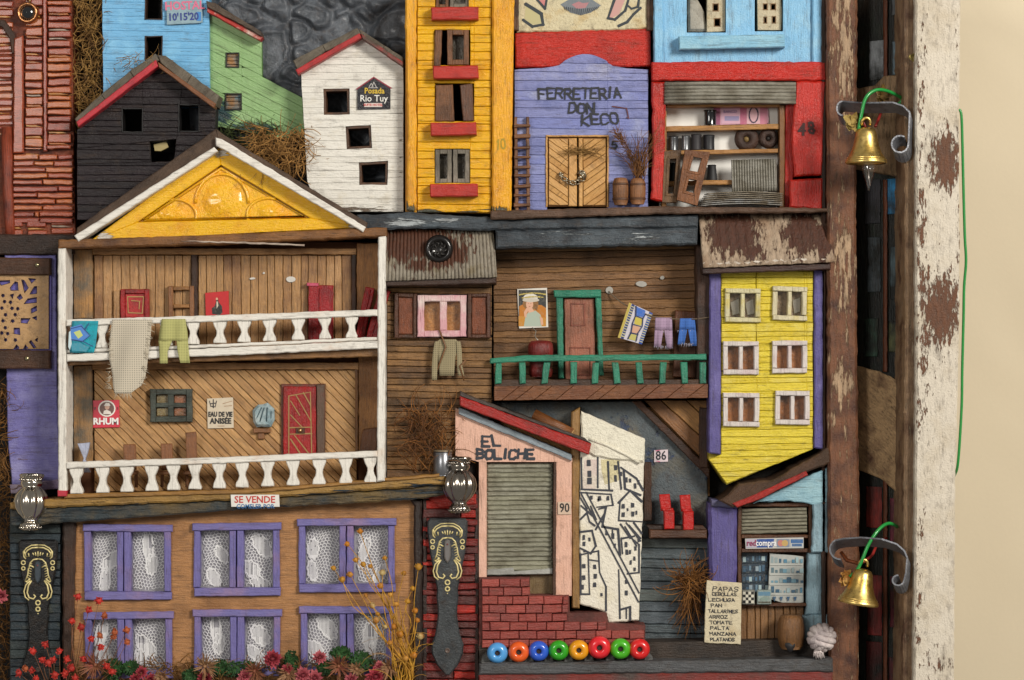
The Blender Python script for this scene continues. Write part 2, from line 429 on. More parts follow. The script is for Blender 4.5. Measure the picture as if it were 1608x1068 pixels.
def hand(T, name, s, x, y, w, h, lw, m, d, gap=.35, rise=0, jit=.42):
    """hand-written capitals: x, y top-left, letter size w by h"""
    mb = MB(); px = x
    for i, ch in enumerate(s):
        if ch != ' ':
            oy = y+rise*(px-x)+U(-jit, jit)*h*.15; sk = U(-.6, .6)*jit
            for pl in FONT[ch]:
                pts = [(px+((a/4) if ch != 'I' else .27)*w+sk*(3-b)/6*w+U(-.1, .1)*jit*w, oy+b/6*h+U(-.1, .1)*jit*h) for a, b in pl]
                mb.ribbon(pts, lw, d)
        px += (w*(1+gap) if ch != 'I' else w*(.55+gap)) if ch != ' ' else w*.8
    return link(name, mb, m, T)
def strokes(T, name, lines, lw, m, d):
    mb = MB()
    for l in lines: mb.ribbon(l, lw*U(.8, 1.2), d)
    return link(name, mb, m, T)
def pic(T, name, x0, y0, x1, y1, d, shapes):
    mb = MB()
    for i, (poly, c) in enumerate(shapes): mb.flat([(x0+a*(x1-x0), y0+b*(y1-y0)) for a, b in poly], d+.05*i, c)
    return link(name, mb, printmat(), T)
def ell(cx, cy, rx, ry, n=14, a0=0, a1=360): return [(cx+rx*math.cos(math.radians(a0+(a1-a0)*i/n)), cy+ry*math.sin(math.radians(a0+(a1-a0)*i/n))) for i in range(n+(a1-a0 < 360))]
def sheet(mb, corners, dtop, dbot, n, amp, vert=True, jit=.3, rows=5):
    """corrugated sheet: corners TL, TR, BR, BL; ridges run down (vert) or across"""
    tl, tr, br, bl = corners
    def fn(u, v):
        a, b = (u, v) if vert else (v, u)
        x = (tl[0]*(1-a)+tr[0]*a)*(1-b)+(bl[0]*(1-a)+br[0]*a)*b; y = (tl[1]*(1-a)+tr[1]*a)*(1-b)+(bl[1]*(1-a)+br[1]*a)*b
        c = a if vert else b
        return (x+noise.noise((x*.05, y*.05, 3))*jit, y+noise.noise((x*.08, y*.02, 9))*jit*2, dtop+(dbot-dtop)*b+amp*math.sin(c*n*2*math.pi)+noise.noise((x*.03, y*.03, 1))*amp*.8)
    b0 = len(mb.f)
    mb.grid(n*6, rows, fn, True)
    if vert: mb.f[b0:] = [tuple(reversed(f)) for f in mb.f[b0:]]
    return mb
def solidify(o, th):
    md = o.modifiers.new('thickness', 'SOLIDIFY'); md.thickness = th*S; md.offset = 0
    return o
def cloth(mb, strips, d, amp=1.2, nx=8, fr=.16, ph=0):
    for rows in strips:
        n = len(rows)-1
        def fn(u, v):
            i = min(int(u*n), n-1); t = u*n-i
            y0, a0, b0 = rows[i]; y1, a1, b1 = rows[i+1]
            y, a, b = y0+(y1-y0)*t, a0+(a1-a0)*t, b0+(b1-b0)*t
            x = a+(b-a)*v
            return (x, y, d+amp*math.sin(x*fr+ph+y*.03)*min(1, u*2.5+.15))
        mb.grid(n*3, nx, fn, True)
    return mb
def fibers(mb, n, start, direc, ln, r=(.5, 1.1), curl=.5, seg=6, sides=3):
    for i in range(n):
        x, y, d = start(i); dx, dy, dd = direc(x, y); L_ = ln*U(.5, 1.3); pts = []; a = U(0, 6.3); cu = U(-1, 1)*curl
        for j in range(seg+1):
            pts.append((x, y, max(d, 1)))
            l = math.sqrt(dx*dx+dy*dy+dd*dd) or 1; st = L_/seg
            x += dx/l*st; y += dy/l*st; d += dd/l*st
            c, s_ = math.cos(cu), math.sin(cu); dx, dy = dx*c-dy*s_+U(-.15, .15)*curl, dx*s_+dy*c+U(-.15, .15)*curl; dd += U(-.25, .25)*curl
        rr = U(*r); mb.tube(pts, [rr*(1-.6*j/seg) for j in range(seg+1)], sides)
    return mb
# ------------------------------------------------------------------ palette
WOOD = mat('b2885a', '8a5c2c', .4, 22, 'v', .35, rough=.5, bump=.5)
WOODH = mat('a87c4e', '7a5026', .42, 22, 'h', .35, rough=.5, bump=.5)
WOODD = mat('b88c58', '94693a', .38, 18, 'dr', .3, rough=.5, bump=.5)
WOODD2 = mat('c0945e', '9c703e', .4, 20, 'dr', .3, rough=.5, bump=.5)
DARKW = mat('4a2c1a', '2a1a10', .5, 18, 'h', .4, rough=.6, bump=.5)
DARKWV = mat('4a2c1a', '2a1a10', .5, 18, 'v', .4, rough=.6, bump=.5)
GROOVE = plain('5a3418', .8)
BLACK = plain('0b0908', .8)
WHITEP = mat('e2ddd3', 'd0bca8', .3, 26, 'v', .08, rough=.5, bump=.35)
WHITEPH = mat('e2ddd3', 'd2b8a2', .3, 26, 'h', .08, rough=.5, bump=.35)
REDP = mat('b8240f', '7d1410', .35, 30, 'h', .2, rough=.4, bump=.5)
INK = plain('1c1c22', .55)
TIN = mat('8d8a80', '6c675a', .5, 40, 'h', .2, rough=.45, bump=.3, metal=.25)
GREYB = mat('59636a', '3b4349', .5, 20, 'h', .3, rough=.5, bump=.5)

# ------------------------------------------------------------------ setting: paper backdrop, backing board, rock
G.k = 1.0
mb = MB()
def crump(u, v):
    x, y = -900+u*3600, -700+v*2500
    return (x, y, -170+10*noise.noise((x*.0016, y*.0022, 2))+9*abs(noise.noise((x*.004+y*.002, y*.003-x*.002, 7)))+4*abs(noise.noise((x*.009-y*.006, y*.006, 4))))
mb.grid(140, 90, crump, True)
struct('backdrop', mb, plain('cec0a5', .7, 0, 0, .02), label='crumpled beige paper hanging behind the picture panel')
mb = MB().box(-60, -60, 1345, 1130, -60, 0, 2)
struct('backing_board', mb, mat('1d1815', '0f0d0c', .5, 15, 'h', .3, rough=.7), label='dark board that carries the whole relief')  # near-black paint stands in for the shade inside the open windows
cells = [(300+U(0, 360), -20+U(0, 330), U(.6, 1.4)) for _ in range(105)]
def rock(u, v):
    x, y = 300+u*345, -20+v*350
    xx = x+9*noise.noise((x*.03, y*.03, 0)); yy = y+9*noise.noise((x*.03, y*.03, 5))
    ds = sorted((math.hypot((xx-c[0])*.85, yy-c[1])*c[2], i) for i, c in enumerate(cells))[:2]
    e = ds[1][0]-ds[0][0]
    h = min(1, e/9); h = h*h*(3-2*h)
    loop = math.exp(-((e-12)/3.5)**2)
    return (x, y, 12+8*h+4*loop+5*noise.noise((x*.02, y*.02, 1))+2*noise.noise((x*.09, y*.09, 4)))
mb = MB().grid(115, 117, rock, True)
struct('rock_slope', mb, mat('5a5f66', '3c4046', .5, 40, 'n', .3, rough=.5, bump=.5, coat=.1), label='dark grey lumpy rock slope behind the small houses')

# ------------------------------------------------------------------ outer frame at the edge of the panel
FR = thing('picture_frame', 'peeling white and brown wooden frame around the relief panel', 'frame', 1400, 1068, 0, 150)
G.k = (D-110)/D
peel_in = mat('74492e', '3a1c10', .46, 26, 'v', .25, chip='a88c6e', camt=.38, csc=260, rough=.6, bump=.7, gl=34, gw=5,
   spots=((1325, 60, 22, 130, .2), (1322, 300, 12, 60, -.1), (1325, 430, 20, 110, .2), (1322, 610, 16, 70, .16)))
pri(FR, 'moulding', [(1298, -40), (1347, -40), (1345, 300), (1346, 560), (1350, 800), (1348, 1120), (1302, 1120), (1300, 600)], 0, 112, peel_in, 4, 1.2)
box(FR, 'inner_edge', 1292, -40, 1299, 1120, 0, 96, DARKWV, 1.5, .8)
G.k = (D-90)/D
def sl(x, y): return (x-1340)*1.05
DK = mat('10140f', '1e2a1c', .4, 25, 'v', .4, rough=.5, bump=.5)
pri(FR, 'side_panel', [(1344, -40), (1430, -40), (1430, 1120), (1344, 1120)], 0, 40, DK, 0, 0, df=lambda x, y: sl(x, y)*.8)
def side(name, poly, th, m, b=1.5, r=1.0): pri(FR, name, poly, 36, 40+th, m, b, r, df=lambda x, y: sl(x, y)*.8)
BEI = mat('b8966c', '4d2c18', .38, 24, 'dr', .3, chip='bda27c', camt=.36, csc=230, rough=.6, bump=.9)
side('cross_rail', [(1342, 128), (1352, 137), (1376, 134), (1388, 120), (1424, 120), (1424, 282), (1340, 262)], 16, mat('a08260', '5e3e26', .42, 22, 'v', .3, chip='a89070', camt=.4, csc=230, rough=.6, bump=.8))
side('cross_rail', [(1342, 572), (1382, 584), (1424, 606), (1424, 788), (1384, 752), (1342, 735)], 16, BEI)
for nm, p, c in (('painted_pane', rect(1369, 62, 1389, 124), 'aab0b4'), ('painted_pane', rect(1400, -20, 1420, 25), '7a8084'), ('painted_pane', rect(1401, 66, 1421, 118), '7e929c'), ('painted_pane', rect(1393, 281, 1420, 336), '3a9ad4'),
   ('painted_pane', rect(1366, 372, 1384, 458), '5a666c'), ('painted_pane', rect(1398, 388, 1418, 470), '54686e'), ('painted_pane', rect(1362, 500, 1380, 560), '3e6250'), ('painted_pane', rect(1396, 505, 1418, 552), '787c50'),
   ('painted_pane', rect(1364, 765, 1386, 830), '8a3028'), ('painted_pane', rect(1398, 782, 1418, 850), '803044'), ('painted_pane', rect(1366, 905, 1386, 1000), '842c28'), ('painted_pane', rect(1398, 905, 1416, 985), '7a2838'),
   ('painted_pane', rect(1364, 1010, 1386, 1100), '571a18'), ('painted_pane', rect(1396, 1032, 1418, 1100), '601e26'), ('painted_pane', rect(1362, 280, 1384, 350), '3a3a40')):
    side(nm, p, 4, mat(c, '141814', .5, 16, 'v', .3, rough=.6, bump=.5), .8, .8)
for ya, yb in ((-40, 122), (282, 584), (755, 1120)):
    side('glazing_bar', rect(1388, ya, 1393, yb), 8, mat('6a3a22', d='v', grain=.4), 1, .5)
G.k = (D-194)/D
pri(FR, 'outer_edge', [(1420, -40), (1441, -40), (1438, 300), (1440, 700), (1438, 1120), (1418, 1120), (1421, 500)], 0, 196, mat('94775a', '4a2a18', .42, 24, 'v', .3, chip='b5a084', camt=.38, csc=230, rough=.6, bump=.8), 3, 1.2)
G.k = (D-213)/D
PEELW = mat('cfc5b4', 'bfb29c', .4, 20, 'v', .06, chip='5f3a22', camt=.305, csc=300, rough=.6, bump=.8, gl=16, gw=4.4,
   spots=((1484, 250, 28, 62, .46), (1476, 488, 38, 66, .46), (1452, 470, 14, 90, .3), (1508, 420, 8, 200, .2), (1447, 120, 10, 150, .2), (1446, 340, 12, 120, .24), (1450, 560, 22, 90, .2), (1446, 650, 12, 80, .2), (1446, 840, 8, 60, .16), (1475, 1050, 34, 50, .16), (1443, 960, 9, 90, .2), (1500, 80, 6, 80, .1)))
pri(FR, 'face_board', [(1437, -40), (1509, -40), (1506, 200), (1507, 480), (1500, 760), (1498, 1120), (1434, 1120), (1438, 600)], -60, 215, PEELW, 3, .9)

# ------------------------------------------------------------------ left: red brick-like tower
BT = thing('brick_tower', 'dark red carved tower of rough brick courses beside the dried moss', 'tower', 55, 385, 0, 66)
pri(BT, 'wall', [(-30, -30), (110, -30), (117, 385), (-30, 385)], 0, 57, mat('843c1c', '4e2010', .5, 25, 'h', .4, rough=.5, bump=.6), 1, 1)
RB = [mat(c, c2, .36, 40, 'h', .35, chip=ch, camt=.3, csc=300, rough=.34, bump=.9, coat=.3) for c, c2, ch in (('a04a2c', '782a16', 'b89480'), ('ac5428', '863216', 'c8822c'), ('963f28', '6c2414', 'a88874'), ('b4602a', '903c14', 'd09034'))]
SPL = [mat(c, '5a2410', .4, 40, 'h', .3, rough=.4, bump=.8, coat=.2) for c in ('b87a2c', 'c08a48', '9c8a78', 'a8601c')]
def course(x0, x1, y0, y1, pitch, d, cut=.7, lo=.3):
    y = y0
    while y < y1-3:
        p = pitch*U(.75, 1.25); xa = x0+U(-1, 1)
        b = MB().prism([(xa, y+U(0, 1.5)), (x1+U(-1, 1), y+U(-.8, 1.2)), (x1+U(-1.5, 1), min(y1, y+p)-2.2+U(-1, .6)), (xa+U(-1, 1), min(y1, y+p)-2.2+U(-1, .6))], 55, d+U(-1.6, 1.6), 1.4, .7)
        link('brick', b, random.choice(RB), BT); y += p
        if R() < .45: link('splinter', MB().prism([(xa+1, y-1.2), (x1-U(2, (x1-x0)*.5), y-1.4), (x1-U(1, 6), y+1.6), (xa+2, y+1.5)], 55, d-1.2, .6, .7), random.choice(SPL), BT); y += 2.2
course(-30, 20, -30, 28, 11, 62); course(-30, 19, 34, 205, 10, 60)
pri(BT, 'arch', [(-30, 26), (6, 30), (22, 52), (26, 84), (18, 84), (14, 60), (2, 42), (-30, 38)], 55, 64, DARKWV, 1.5, .6)
pri(BT, 'pilaster', [(22, 60), (36, 56), (37, 240), (20, 240)], 55, 67, RB[0], 2, .8)
course(39, 66, -28, 236, 13, 63.5)
pri(BT, 'panel_edge', [(67, -30), (73, -30), (74, 238), (68, 238)], 55, 66, RB[2], 1.5, .8)
course(75, 111, -30, 236, 12.5, 68)
for y in range(242, 345, 10):
    xs = sorted([20]+[U(40, 95) for _ in range(random.choice((1, 1, 2)))]+[115])
    for a, b in zip(xs[:-1], xs[1:]):
        if b-a > 6: link('brick', MB().prism([(a, y+U(0, 1.5)), (b-1.5, y+U(-.5, 1.5)), (b-1.5, y+8+U(-1, 1)), (a, y+8+U(-1, 1))], 55, 63+U(-2, 4), 1.4, .8), random.choice(RB), BT)
for a, b in ((20, 34), (42, 72), (78, 114)): course(a, b, 346, 372, 11, 62)
link('corner_post', MB().tube([(10, 200, 62), (11, 290, 62), (14, 345, 62), (16, 384, 60)], [9, 8.5, 8, 7], 10), mat('8a3a20', '4a160c', .4, 30, 'v', .35, rough=.45, bump=.6), BT)
box(BT, 'base', -30, 360+8, 118, 400, 0, 70, mat('3a2416', '22140c', .5, 20, 'h', .35, bump=.6), 2, 1)
KN = thing('door_knob', 'small copper ringed knob with a dark glass centre on the red tower', 'knob', 42, 19, 66, 78)
link('ring', MB().lathe(42, 19, 66, [(10, 0), (16.5, 0), (17, 4), (15.5, 8), (13.5, 9), (12, 6), (11, 2)], 'd', 28), plain('b07a50', .25, .9), KN)
link('stone', MB().lathe(42, 19, 68, [(12.5, 0), (11, 3), (8, 5.5), (4, 7), (.01, 7.4)], 'd', 24), plain('14161a', .08, 0, 1), KN)
link('hook', MB().tube([(44, 4, 68), (46, -2, 70), (42, -6, 70), (40, 0, 69)], 1.6, 6), plain('8a7a50', .35, .8), KN)

# dried moss between tower and blue house
def moss(name, label, x0, y0, x1, y1, d, n, m, ln=38, dirr=None, r=(.6, 1.3), curl=.6, group=None, cat='dried moss'):
    return solo(name, label, cat, lambda b: fibers(b, n, lambda i: (U(x0, x1), U(y0, y1), U(d*.3, d)), dirr or (lambda x, y: (U(-1, 1), U(-1, 1), U(-.4, .4))), ln, r, curl), m, (x0+x1)/2, y1, d)
MOSS = mat('b68c4a', '6a4a20', .5, 60, 'n', .3, rough=.8); MOSS2 = mat('a06c30', '5a3614', .5, 60, 'n', .3, rough=.8)
moss('dried_moss', 'tangled brown dried moss hanging between the red tower and the blue hostel', 112, -15, 158, 190, 52, 520, MOSS)
moss('dried_moss', 'wisps of brown moss lying on the ridge of the black house', 175, 88, 250, 112, 100, 50, MOSS, 26, lambda x, y: (1, U(-.8, .2), U(-.2, .5)), (.4, .8))

# ------------------------------------------------------------------ blue hostel
def house_mats(c, c2, chip=None, camt=.28, **k): return [mat(c, c2, .4, 28, 'h', .1, chip=chip, camt=camt, csc=260, **k), mat(c, c2, .32, 34, 'h', .14, chip=chip, camt=camt, csc=280, **k)]
BH = thing('blue_house', 'light blue plank hostel with two dark window holes and a price sign', 'house', 244, 200, 0, 52)
poly = [(160, -30), (328, -30), (329, 166), (162, 166)]
ho = [rect(228, -12, 254, 30), rect(228, 57, 254, 94)]
wall(BH, poly, 46, plain('5c9cc4', .6), ho)
planks(BH, 'plank', poly, 12, 1, 45, 50, house_mats('6db0dc', '84c2e6', '9aa6a4', .25, rough=.35, coat=.2), ho, gap=.25, bev=.25, jit=.25, tilt=.006)
FRM = mat('3a2012', '1d120a', .5, 40, 'h', .4)
for h in ho: link('window_frame', ringbox(MB(), h[0][0]-1, h[0][1]-1, h[2][0]+1, h[2][1]+1, 2.2, 30, 51, .5, .6), FRM, BH)
SG = solo('hostel_sign', 'small worn hostel price sign with pink heading on the blue house', 'sign', lambda b: b.prism([(261, 2), (317, -2), (318, 36), (262, 39)], 53, 55, .4, .4), mat('8fa9b4', '6f8c98', .4, 60, 'h', .1), 290, 38, 53, 54)
text(SG, 'lettering', 'HOSTAL', 290, 9.5, 18, plain('cf6b8a'), 55.3, .5, .92, -2); text(SG, 'price', "10'15'20", 288, 27, 16, plain('23367e'), 55.3, .5, .9, -2)
box(SG, 'stripe', 309, 19, 316, 33, 55, 55.4, plain('3a7fc0'), 0)
# green house
GH = thing('green_house', 'light green slanted plank house with two small shuttered windows', 'house', 400, 214, 0, 44)
ps = [[(328, 20), (410, 64), (411, 120), (328, 120)], [(328, 120), (411, 120), (474, 153), (478, 216), (440, 216), (330, 196)]]
hg = [rect(354, 82, 375, 106), rect(353, 146, 379, 173)]
wall(GH, ps, 34, plain('54783e', .7), hg)
GM = [mat(c, '78a066', .3, 30, 's', .12, chip='2a4a4e', camt=.3, csc=240, rough=.38, bump=.5, coat=.15, spots=((345, 178, 34, 26, .42), (400, 200, 50, 12, .4))) for c in ('8cb074', '94b67c')]
planks(GH, 'plank', ps, 13, 27, 33, 39, GM, hg, gap=.35, bev=.35, jit=.4)
for h in hg:
    b = MB()
    for i in range(4): b.box(h[0][0]+1, h[0][1]+1+i*6, h[1][0]-1, h[0][1]+6.2+i*6, 30, 36+U(-.6, .6), .6, .5)
    f = link('window', ringbox(MB(), h[0][0], h[0][1], h[2][0], h[2][1], 1.8, 30, 41, .4, .4), mat('2a2c26', d='h', grain=.4), GH)
    link('shutter', b, mat('a0764a', '5f7c84', .45, 60, 'h', .35, bump=.6), f)
rf = pri(GH, 'roof', [(326, 4), (340, 8), (412, 52), (414, 60), (328, 14)], 10, 66, mat('5a4a3a', '3a2e26', .5, 30, 's', .3, bump=.6), 1.2, .8)
link('fascia', MB().prism([(327, 14), (414, 60), (410, 66), (327, 21)], 36, 62, 1, .6), mat('b02a20', 'd0c8b8', .38, 40, 's', .2), rf)

# black house
BK = thing('black_house', 'charcoal black plank house with a grey and red pitched roof', 'house', 228, 345, 0, 82)
poly = [(120, 204), (246, 104), (338, 168), (336, 345), (120, 345)]
hb = [rect(191, 170, 223, 207), rect(280, 164, 312, 206), [(234, 222), (276, 218), (272, 253), (236, 254)]]
wall(BK, poly, 72, plain('0d0a0b', .7), hb)
planks(BK, 'plank', poly, 12, .5, 71, 77, [mat(c, '171114', .4, 30, 'h', .3, chip='36242a', camt=.27, csc=220, rough=.5, bump=.8) for c in ('1b1115', '170f13', '20151a')], hb, gap=.5, bev=.7, jit=.6)
for h in hb[:2]: link('window_frame', ringbox(MB(), h[0][0]-1, h[0][1]-1, h[2][0]+1, h[2][1]+1, 2, 50, 78, .5, .5), plain('0d0a09'), BK)
pri(BK, 'torn_paper', [(238, 226), (258, 220), (262, 230), (250, 236), (240, 236)], 60, 63, plain('a09060', .6), .6, .6)
SL = mat('6b6254', '4a4236', .5, 24, 'ur', .25, rough=.6, bump=.6)
for pl, c in (([(120, 188), (160, 150), (168, 160), (126, 200)], 0), ([(160, 150), (206, 113), (212, 123), (168, 160)], 0), ([(206, 113), (246, 86), (252, 96), (212, 123)], 0), ([(250, 88), (262, 89), (302, 119), (293, 134), (254, 100)], 1), ([(302, 119), (345, 151), (341, 168), (293, 134)], 1)):
    rf = pri(BK, 'roof_slab', pl, 20, 96+U(-1, 1), SL, 1.2, .7)
pri(BK, 'fascia', [(123, 193), (247, 96), (251, 106), (126, 201)], 70, 101, mat('b8303a', '8a2430', .4, 30, 'ur', .15, rough=.45), 1.2, .5)
pri(BK, 'fascia', [(250, 99), (341, 165), (338, 172), (252, 108)], 70, 101, mat('7a4c2c', '55321c', .4, 30, 's', .3, rough=.5), 1.2, .5)

# white posada
WH = thing('white_house', 'tall white plank house with three dark window holes and a black inn sign', 'house', 560, 330, 0, 84)
poly = [(472, 113), (566, 58), (633, 104), (633, 332), (500, 332), (482, 285), (478, 180)]
hw = [[(507, 139), (548, 138), (549, 179), (508, 180)], [(542, 198), (582, 196), (584, 232), (544, 234)], [(563, 255), (609, 252), (608, 290), (564, 290)]]
ps = [[(472, 113), (566, 58), (633, 104), (633, 332), (500, 332), (482, 285)]]
wall(WH, ps, 72, plain('b0aa9e', .7), hw)
planks(WH, 'plank', ps, 11, .3, 71, 77, [mat('e0dcd2', 'd4ccba', .35, 40, 'h', .05, chip='5a4a3a', camt=.24, csc=300, spots=((560, 328, 80, 7, .4), (492, 300, 10, 24, .35), (629, 250, 5, 60, .25)), rough=.35, bump=.5, coat=.25), mat('e4e0d6', 'd0c6b0', .3, 40, 'h', .06, chip='6a5a48', camt=.22, csc=300, rough=.35, bump=.5, coat=.25)], hw, gap=.25, bev=.25, jit=.3, tilt=.008)
for h in hw:
    q = [tuple(p) for p in h]; b = MB(); i = inset(q if sarea(q) > 0 else q[::-1], 4); q = q if sarea(q) > 0 else q[::-1]
    for a in range(4): b.prism([q[a], q[(a+1) % 4], i[(a+1) % 4], i[a]], 40, 75-a*.2, .4)
    link('window_frame', b, mat('5a3a22', '2c1a0e', .5, 40, 'h', .35), WH)
for pl in ([(461, 96), (506, 72), (512, 82), (468, 112)], [(506, 72), (562, 45), (567, 56), (512, 82)], [(564, 46), (604, 72), (600, 82), (568, 60)], [(604, 72), (634, 92), (634, 104), (600, 82)]):
    pri(WH, 'roof_slab', pl, 20, 94+U(-1, 1), SL, 1.2, .8)
pri(WH, 'fascia', [(465, 111), (565, 54), (569, 61), (469, 119)], 70, 99, mat('b02a2c', '7a201e', .4, 30, 'ur', .15), 1, .6)
pri(WH, 'fascia', [(567, 54), (634, 99), (633, 106), (570, 63)], 70, 98, mat('a82a28', '4a3a30', .5, 30, 's', .2), 1, .6)
PS = solo('inn_sign', 'black house shaped inn sign with pale lettering on the white house', 'sign', lambda b: b.prism([(561, 139), (587, 121), (613, 138), (613, 171), (561, 172)], 78, 80, .4, .2), mat('16161e', '23232e', .4, 60, 'h', .2, rough=.3), 587, 172, 78, 80)
strokes(PS, 'roof_line', [[(560, 140), (587, 121.5), (614, 138.5)]], 2.4, plain('8a2436'), 80.2)
text(PS, 'heading', 'Posada', 588, 143, 12.5, plain('c8a830'), 80.3, .3, .9); text(PS, 'lettering', 'Rio Tuy', 587, 155, 14.5, plain('e8e4da'), 80.3, .1, .95)
box(PS, 'plate', 572, 162, 600, 168, 80, 80.3, plain('d8d0c8'), 0); text(PS, 'small_lettering', 'SUITE HOTEL', 586, 165, 5, plain('b83030'), 80.5, .15)
strokes(PS, 'emblem', [[(580, 136), (583, 131), (586, 136)], [(584, 137), (587, 129), (591, 137)], [(579, 138), (593, 138)]], 1.2, plain('b8b4b0'), 80.3)

# dried bush below the green house
BUSH = mat('b88848', '7a5424', .5, 60, 'n', .3, rough=.8); BUSHG = mat('4e5c26', '2e3a18', .5, 60, 'n', .3, rough=.8)
solo('dried_bush', 'brown dried grass bush between the green house and white house', 'bush', lambda b: fibers(b, 420, lambda i: (U(395, 486), U(200, 262), U(30, 96)), lambda x, y: (U(-1, .6), U(-.3, 1), U(-.2, .5)), 44, (.6, 1.2), .35), BUSH, 440, 270, 10, 80)
solo('green_tuft', 'dark green tuft of grass at the foot of the green house', 'grass', lambda b: fibers(b, 170, lambda i: (U(350, 440), U(196, 230), U(20, 60)), lambda x, y: (U(-1, 1), U(-1, .4), U(-.1, .5)), 26, (.6, 1.1), .4), BUSHG, 395, 230, 10, 60)

# ------------------------------------------------------------------ yellow tower
YT = thing('yellow_tower', 'bright orange yellow plank tower with four windows over red sills', 'house', 720, 335, 0, 104)
YM = [mat(c, c2, .42, 34, 'h', .12, chip='4a4c40', camt=.2, csc=200, spots=((665, 332, 40, 9, .45), (745, 332, 40, 8, .4)), rough=.3, bump=.8, coat=.35) for c, c2 in (('eeae04', 'd89604'), ('f0b408', 'de9e06'), ('ecb00a', 'd09a08'))]
YV = mat('eda604', 'd88e04', .42, 30, 'v', .12, chip='4c4a38', camt=.22, csc=240, spots=((645, 328, 14, 14, .5), (785, 330, 30, 10, .45)), rough=.3, bump=.8, coat=.35)
hy = [rect(683, -20, 736, 11), rect(682, 46, 738, 102), rect(683, 130, 744, 190), rect(682, 233, 738, 287)]
poly = [(655, -30), (772, -30), (771, 333), (655, 333)]
wall(YT, [(636, -30), (808, -30), (803, 335), (636, 332)], 92, plain('b87c0c', .6), hy)
planks(YT, 'plank', poly, 14, .3, 91, 97, YM, hy, gap=.6, bev=.9, jit=.6, rough=.5)
pri(YT, 'pilaster', [(635, -30), (654, -30), (654, 334), (638, 330), (640, 200)], 0, 104, YV, 2.5, 1)
pri(YT, 'pilaster', [(773, -30), (808, -30), (804, 180), (803, 335), (772, 333)], 0, 105, YV, 3, 1)
for y0, xa, xb in ((13, 677, 752), (105, 680, 751), (194, 676, 748), (290, 675, 750)):
    pri(YT, 'sill', [(xa, y0), (xb, y0-1), (xb+U(-1, 1), y0+19), (xa+1, y0+20)], 90, 116, mat('b22a1e', '961e16', .4, 34, 'h', .12, rough=.45, bump=.5), 1.5, .7)
BRN = mat('7a5030', '4e3018', .45, 34, 'v', .35, rough=.55, bump=.6); GRYW = mat('8a8274', '5e584c', .5, 34, 'v', .25, rough=.6, bump=.6)
def sash(T, name, x0, y0, x1, y1, w, d0, d1, m, pane=None, pd=None):
    f = link(name, ringbox(MB(), x0, y0, x1, y1, w, d0, d1, .8, .5), m, T)
    if pane: link('pane', MB().box(x0+w+.2, y0+w+.2, x1-w-.2, y1-w-.2, d0+.5, (pd or d0+3), 0), pane, f)
    return f
PANED = mat('4a4234', '8a8272', .35, 60, 'n', .3, rough=.25)
sash(YT, 'window_sash', 706, -22, 737, 10, 6, 76, 92, GRYW, PANED); sash(YT, 'window_sash', 684, -22, 704, 10, 5, 76, 92, BRN, PANED)
pri(YT, 'shutter', [(683, 47), (694, 46), (692, 104), (681, 104)], 70, 102, BRN, 1.2, .6); sash(YT, 'window_sash', 702, 46, 736, 101, 8, 76, 99, BRN, PANED)
pri(YT, 'shutter', [(684, 133), (711, 132), (713, 190), (683, 190)], 70, 100, BRN, 1.2, .6); pri(YT, 'shutter', [(722, 133), (742, 130), (744, 190), (727, 190)], 70, 101, mat('5c3820', '3a2212', .45, 34, 'v', .35), 1.2, .6)
for x in (683, 711): sash(YT, 'window_sash', x, 234, x+26, 287, 7, 76, 97, GRYW, PANED)
hand(YT, 'number', '10', 779, 219, 6, 15, 2.2, plain('a58a24'), 105.5)

# mural panel, red band, hardware shop
MU = thing('mural_panel', 'cream painted panel with grey lips and black outlined shapes above the red band', 'mural', 917, 48, 0, 82)
pri(MU, 'panel', [(812, -30), (1020, -30), (1020, 44), (980, 46), (812, 50)], 0, 76, mat('cbbf9c', 'b89858', .36, 24, 'n', .06, chip='9a8a6a', camt=.28, csc=120, rough=.5, bump=.6), 2, 1)
strokes(MU, 'outline', [[(826, 6), (850, 21), (853, 38), (836, 41), (822, 31)], [(842, -3), (856, 13), (859, -4)], [(966, -4), (955, 28), (966, 30), (982, 16), (988, -4)], [(986, 8), (992, 13), (1002, 10), (1004, -4)], [(1006, 12), (995, 22), (985, 34), (972, 40)]], 4.2, plain('2c3338', .6), 76.4)
pic(MU, 'painted_lips', 880, -8, 944, 24, 76.5, [([(0, .45), (.3, .1), (.5, .2), (.7, .1), (1, .5), (.75, .85), (.5, .98), (.25, .85)], '6f767c'), ([(.28, .45), (.45, .3), (.55, .38), (.7, .35), (.62, .62), (.4, .66)], 'a8767a'), ([(.42, -.1), (.62, -.1), (.55, .12), (.46, .12)], '4a5054')])
strokes(MU, 'hatching', [[(886+i*3.4, 14+abs(8-i)*-.5), (887.5+i*3.1, 23-abs(8-i)*1.1)] for i in range(17)], 1.1, plain('30363c'), 77.1)
for sh_p in [([(.03, .27), (.15, .6), (.165, .93), (.08, .95), (.02, .75)], 'b5ad80'), ([(.76, .0), (.86, .0), (.8, .6), (.73, .75), (.71, .7)], 'c0938c'), ([(.12, .05), (.2, .05), (.19, .4)], 'c07a78')]: pic(MU, 'painted_shape', 820, -5, 1010, 40, 76.15, [sh_p])
for xa, xb in ((804, 815), (1016, 1027)): box(MU, 'frame_strip', xa, -30, xb, 48, 0, 80, mat('6a4a30', '3a2616', .5, 30, 'v', .4, bump=.8), 1.5, 1.2)
solo('red_band', 'wide weathered red board running above the purple hardware shop', 'board', lambda b: b.prism([(809, 52), (880, 49), (1022, 45), (1022, 104), (809, 106)], 0, 76, 2, 1), mat('bc2412', '961a0e', .38, 24, 'h', .12, chip='c08a70', camt=.34, csc=400, rough=.4, bump=.7, coat=.15), 915, 104, 0, 76)
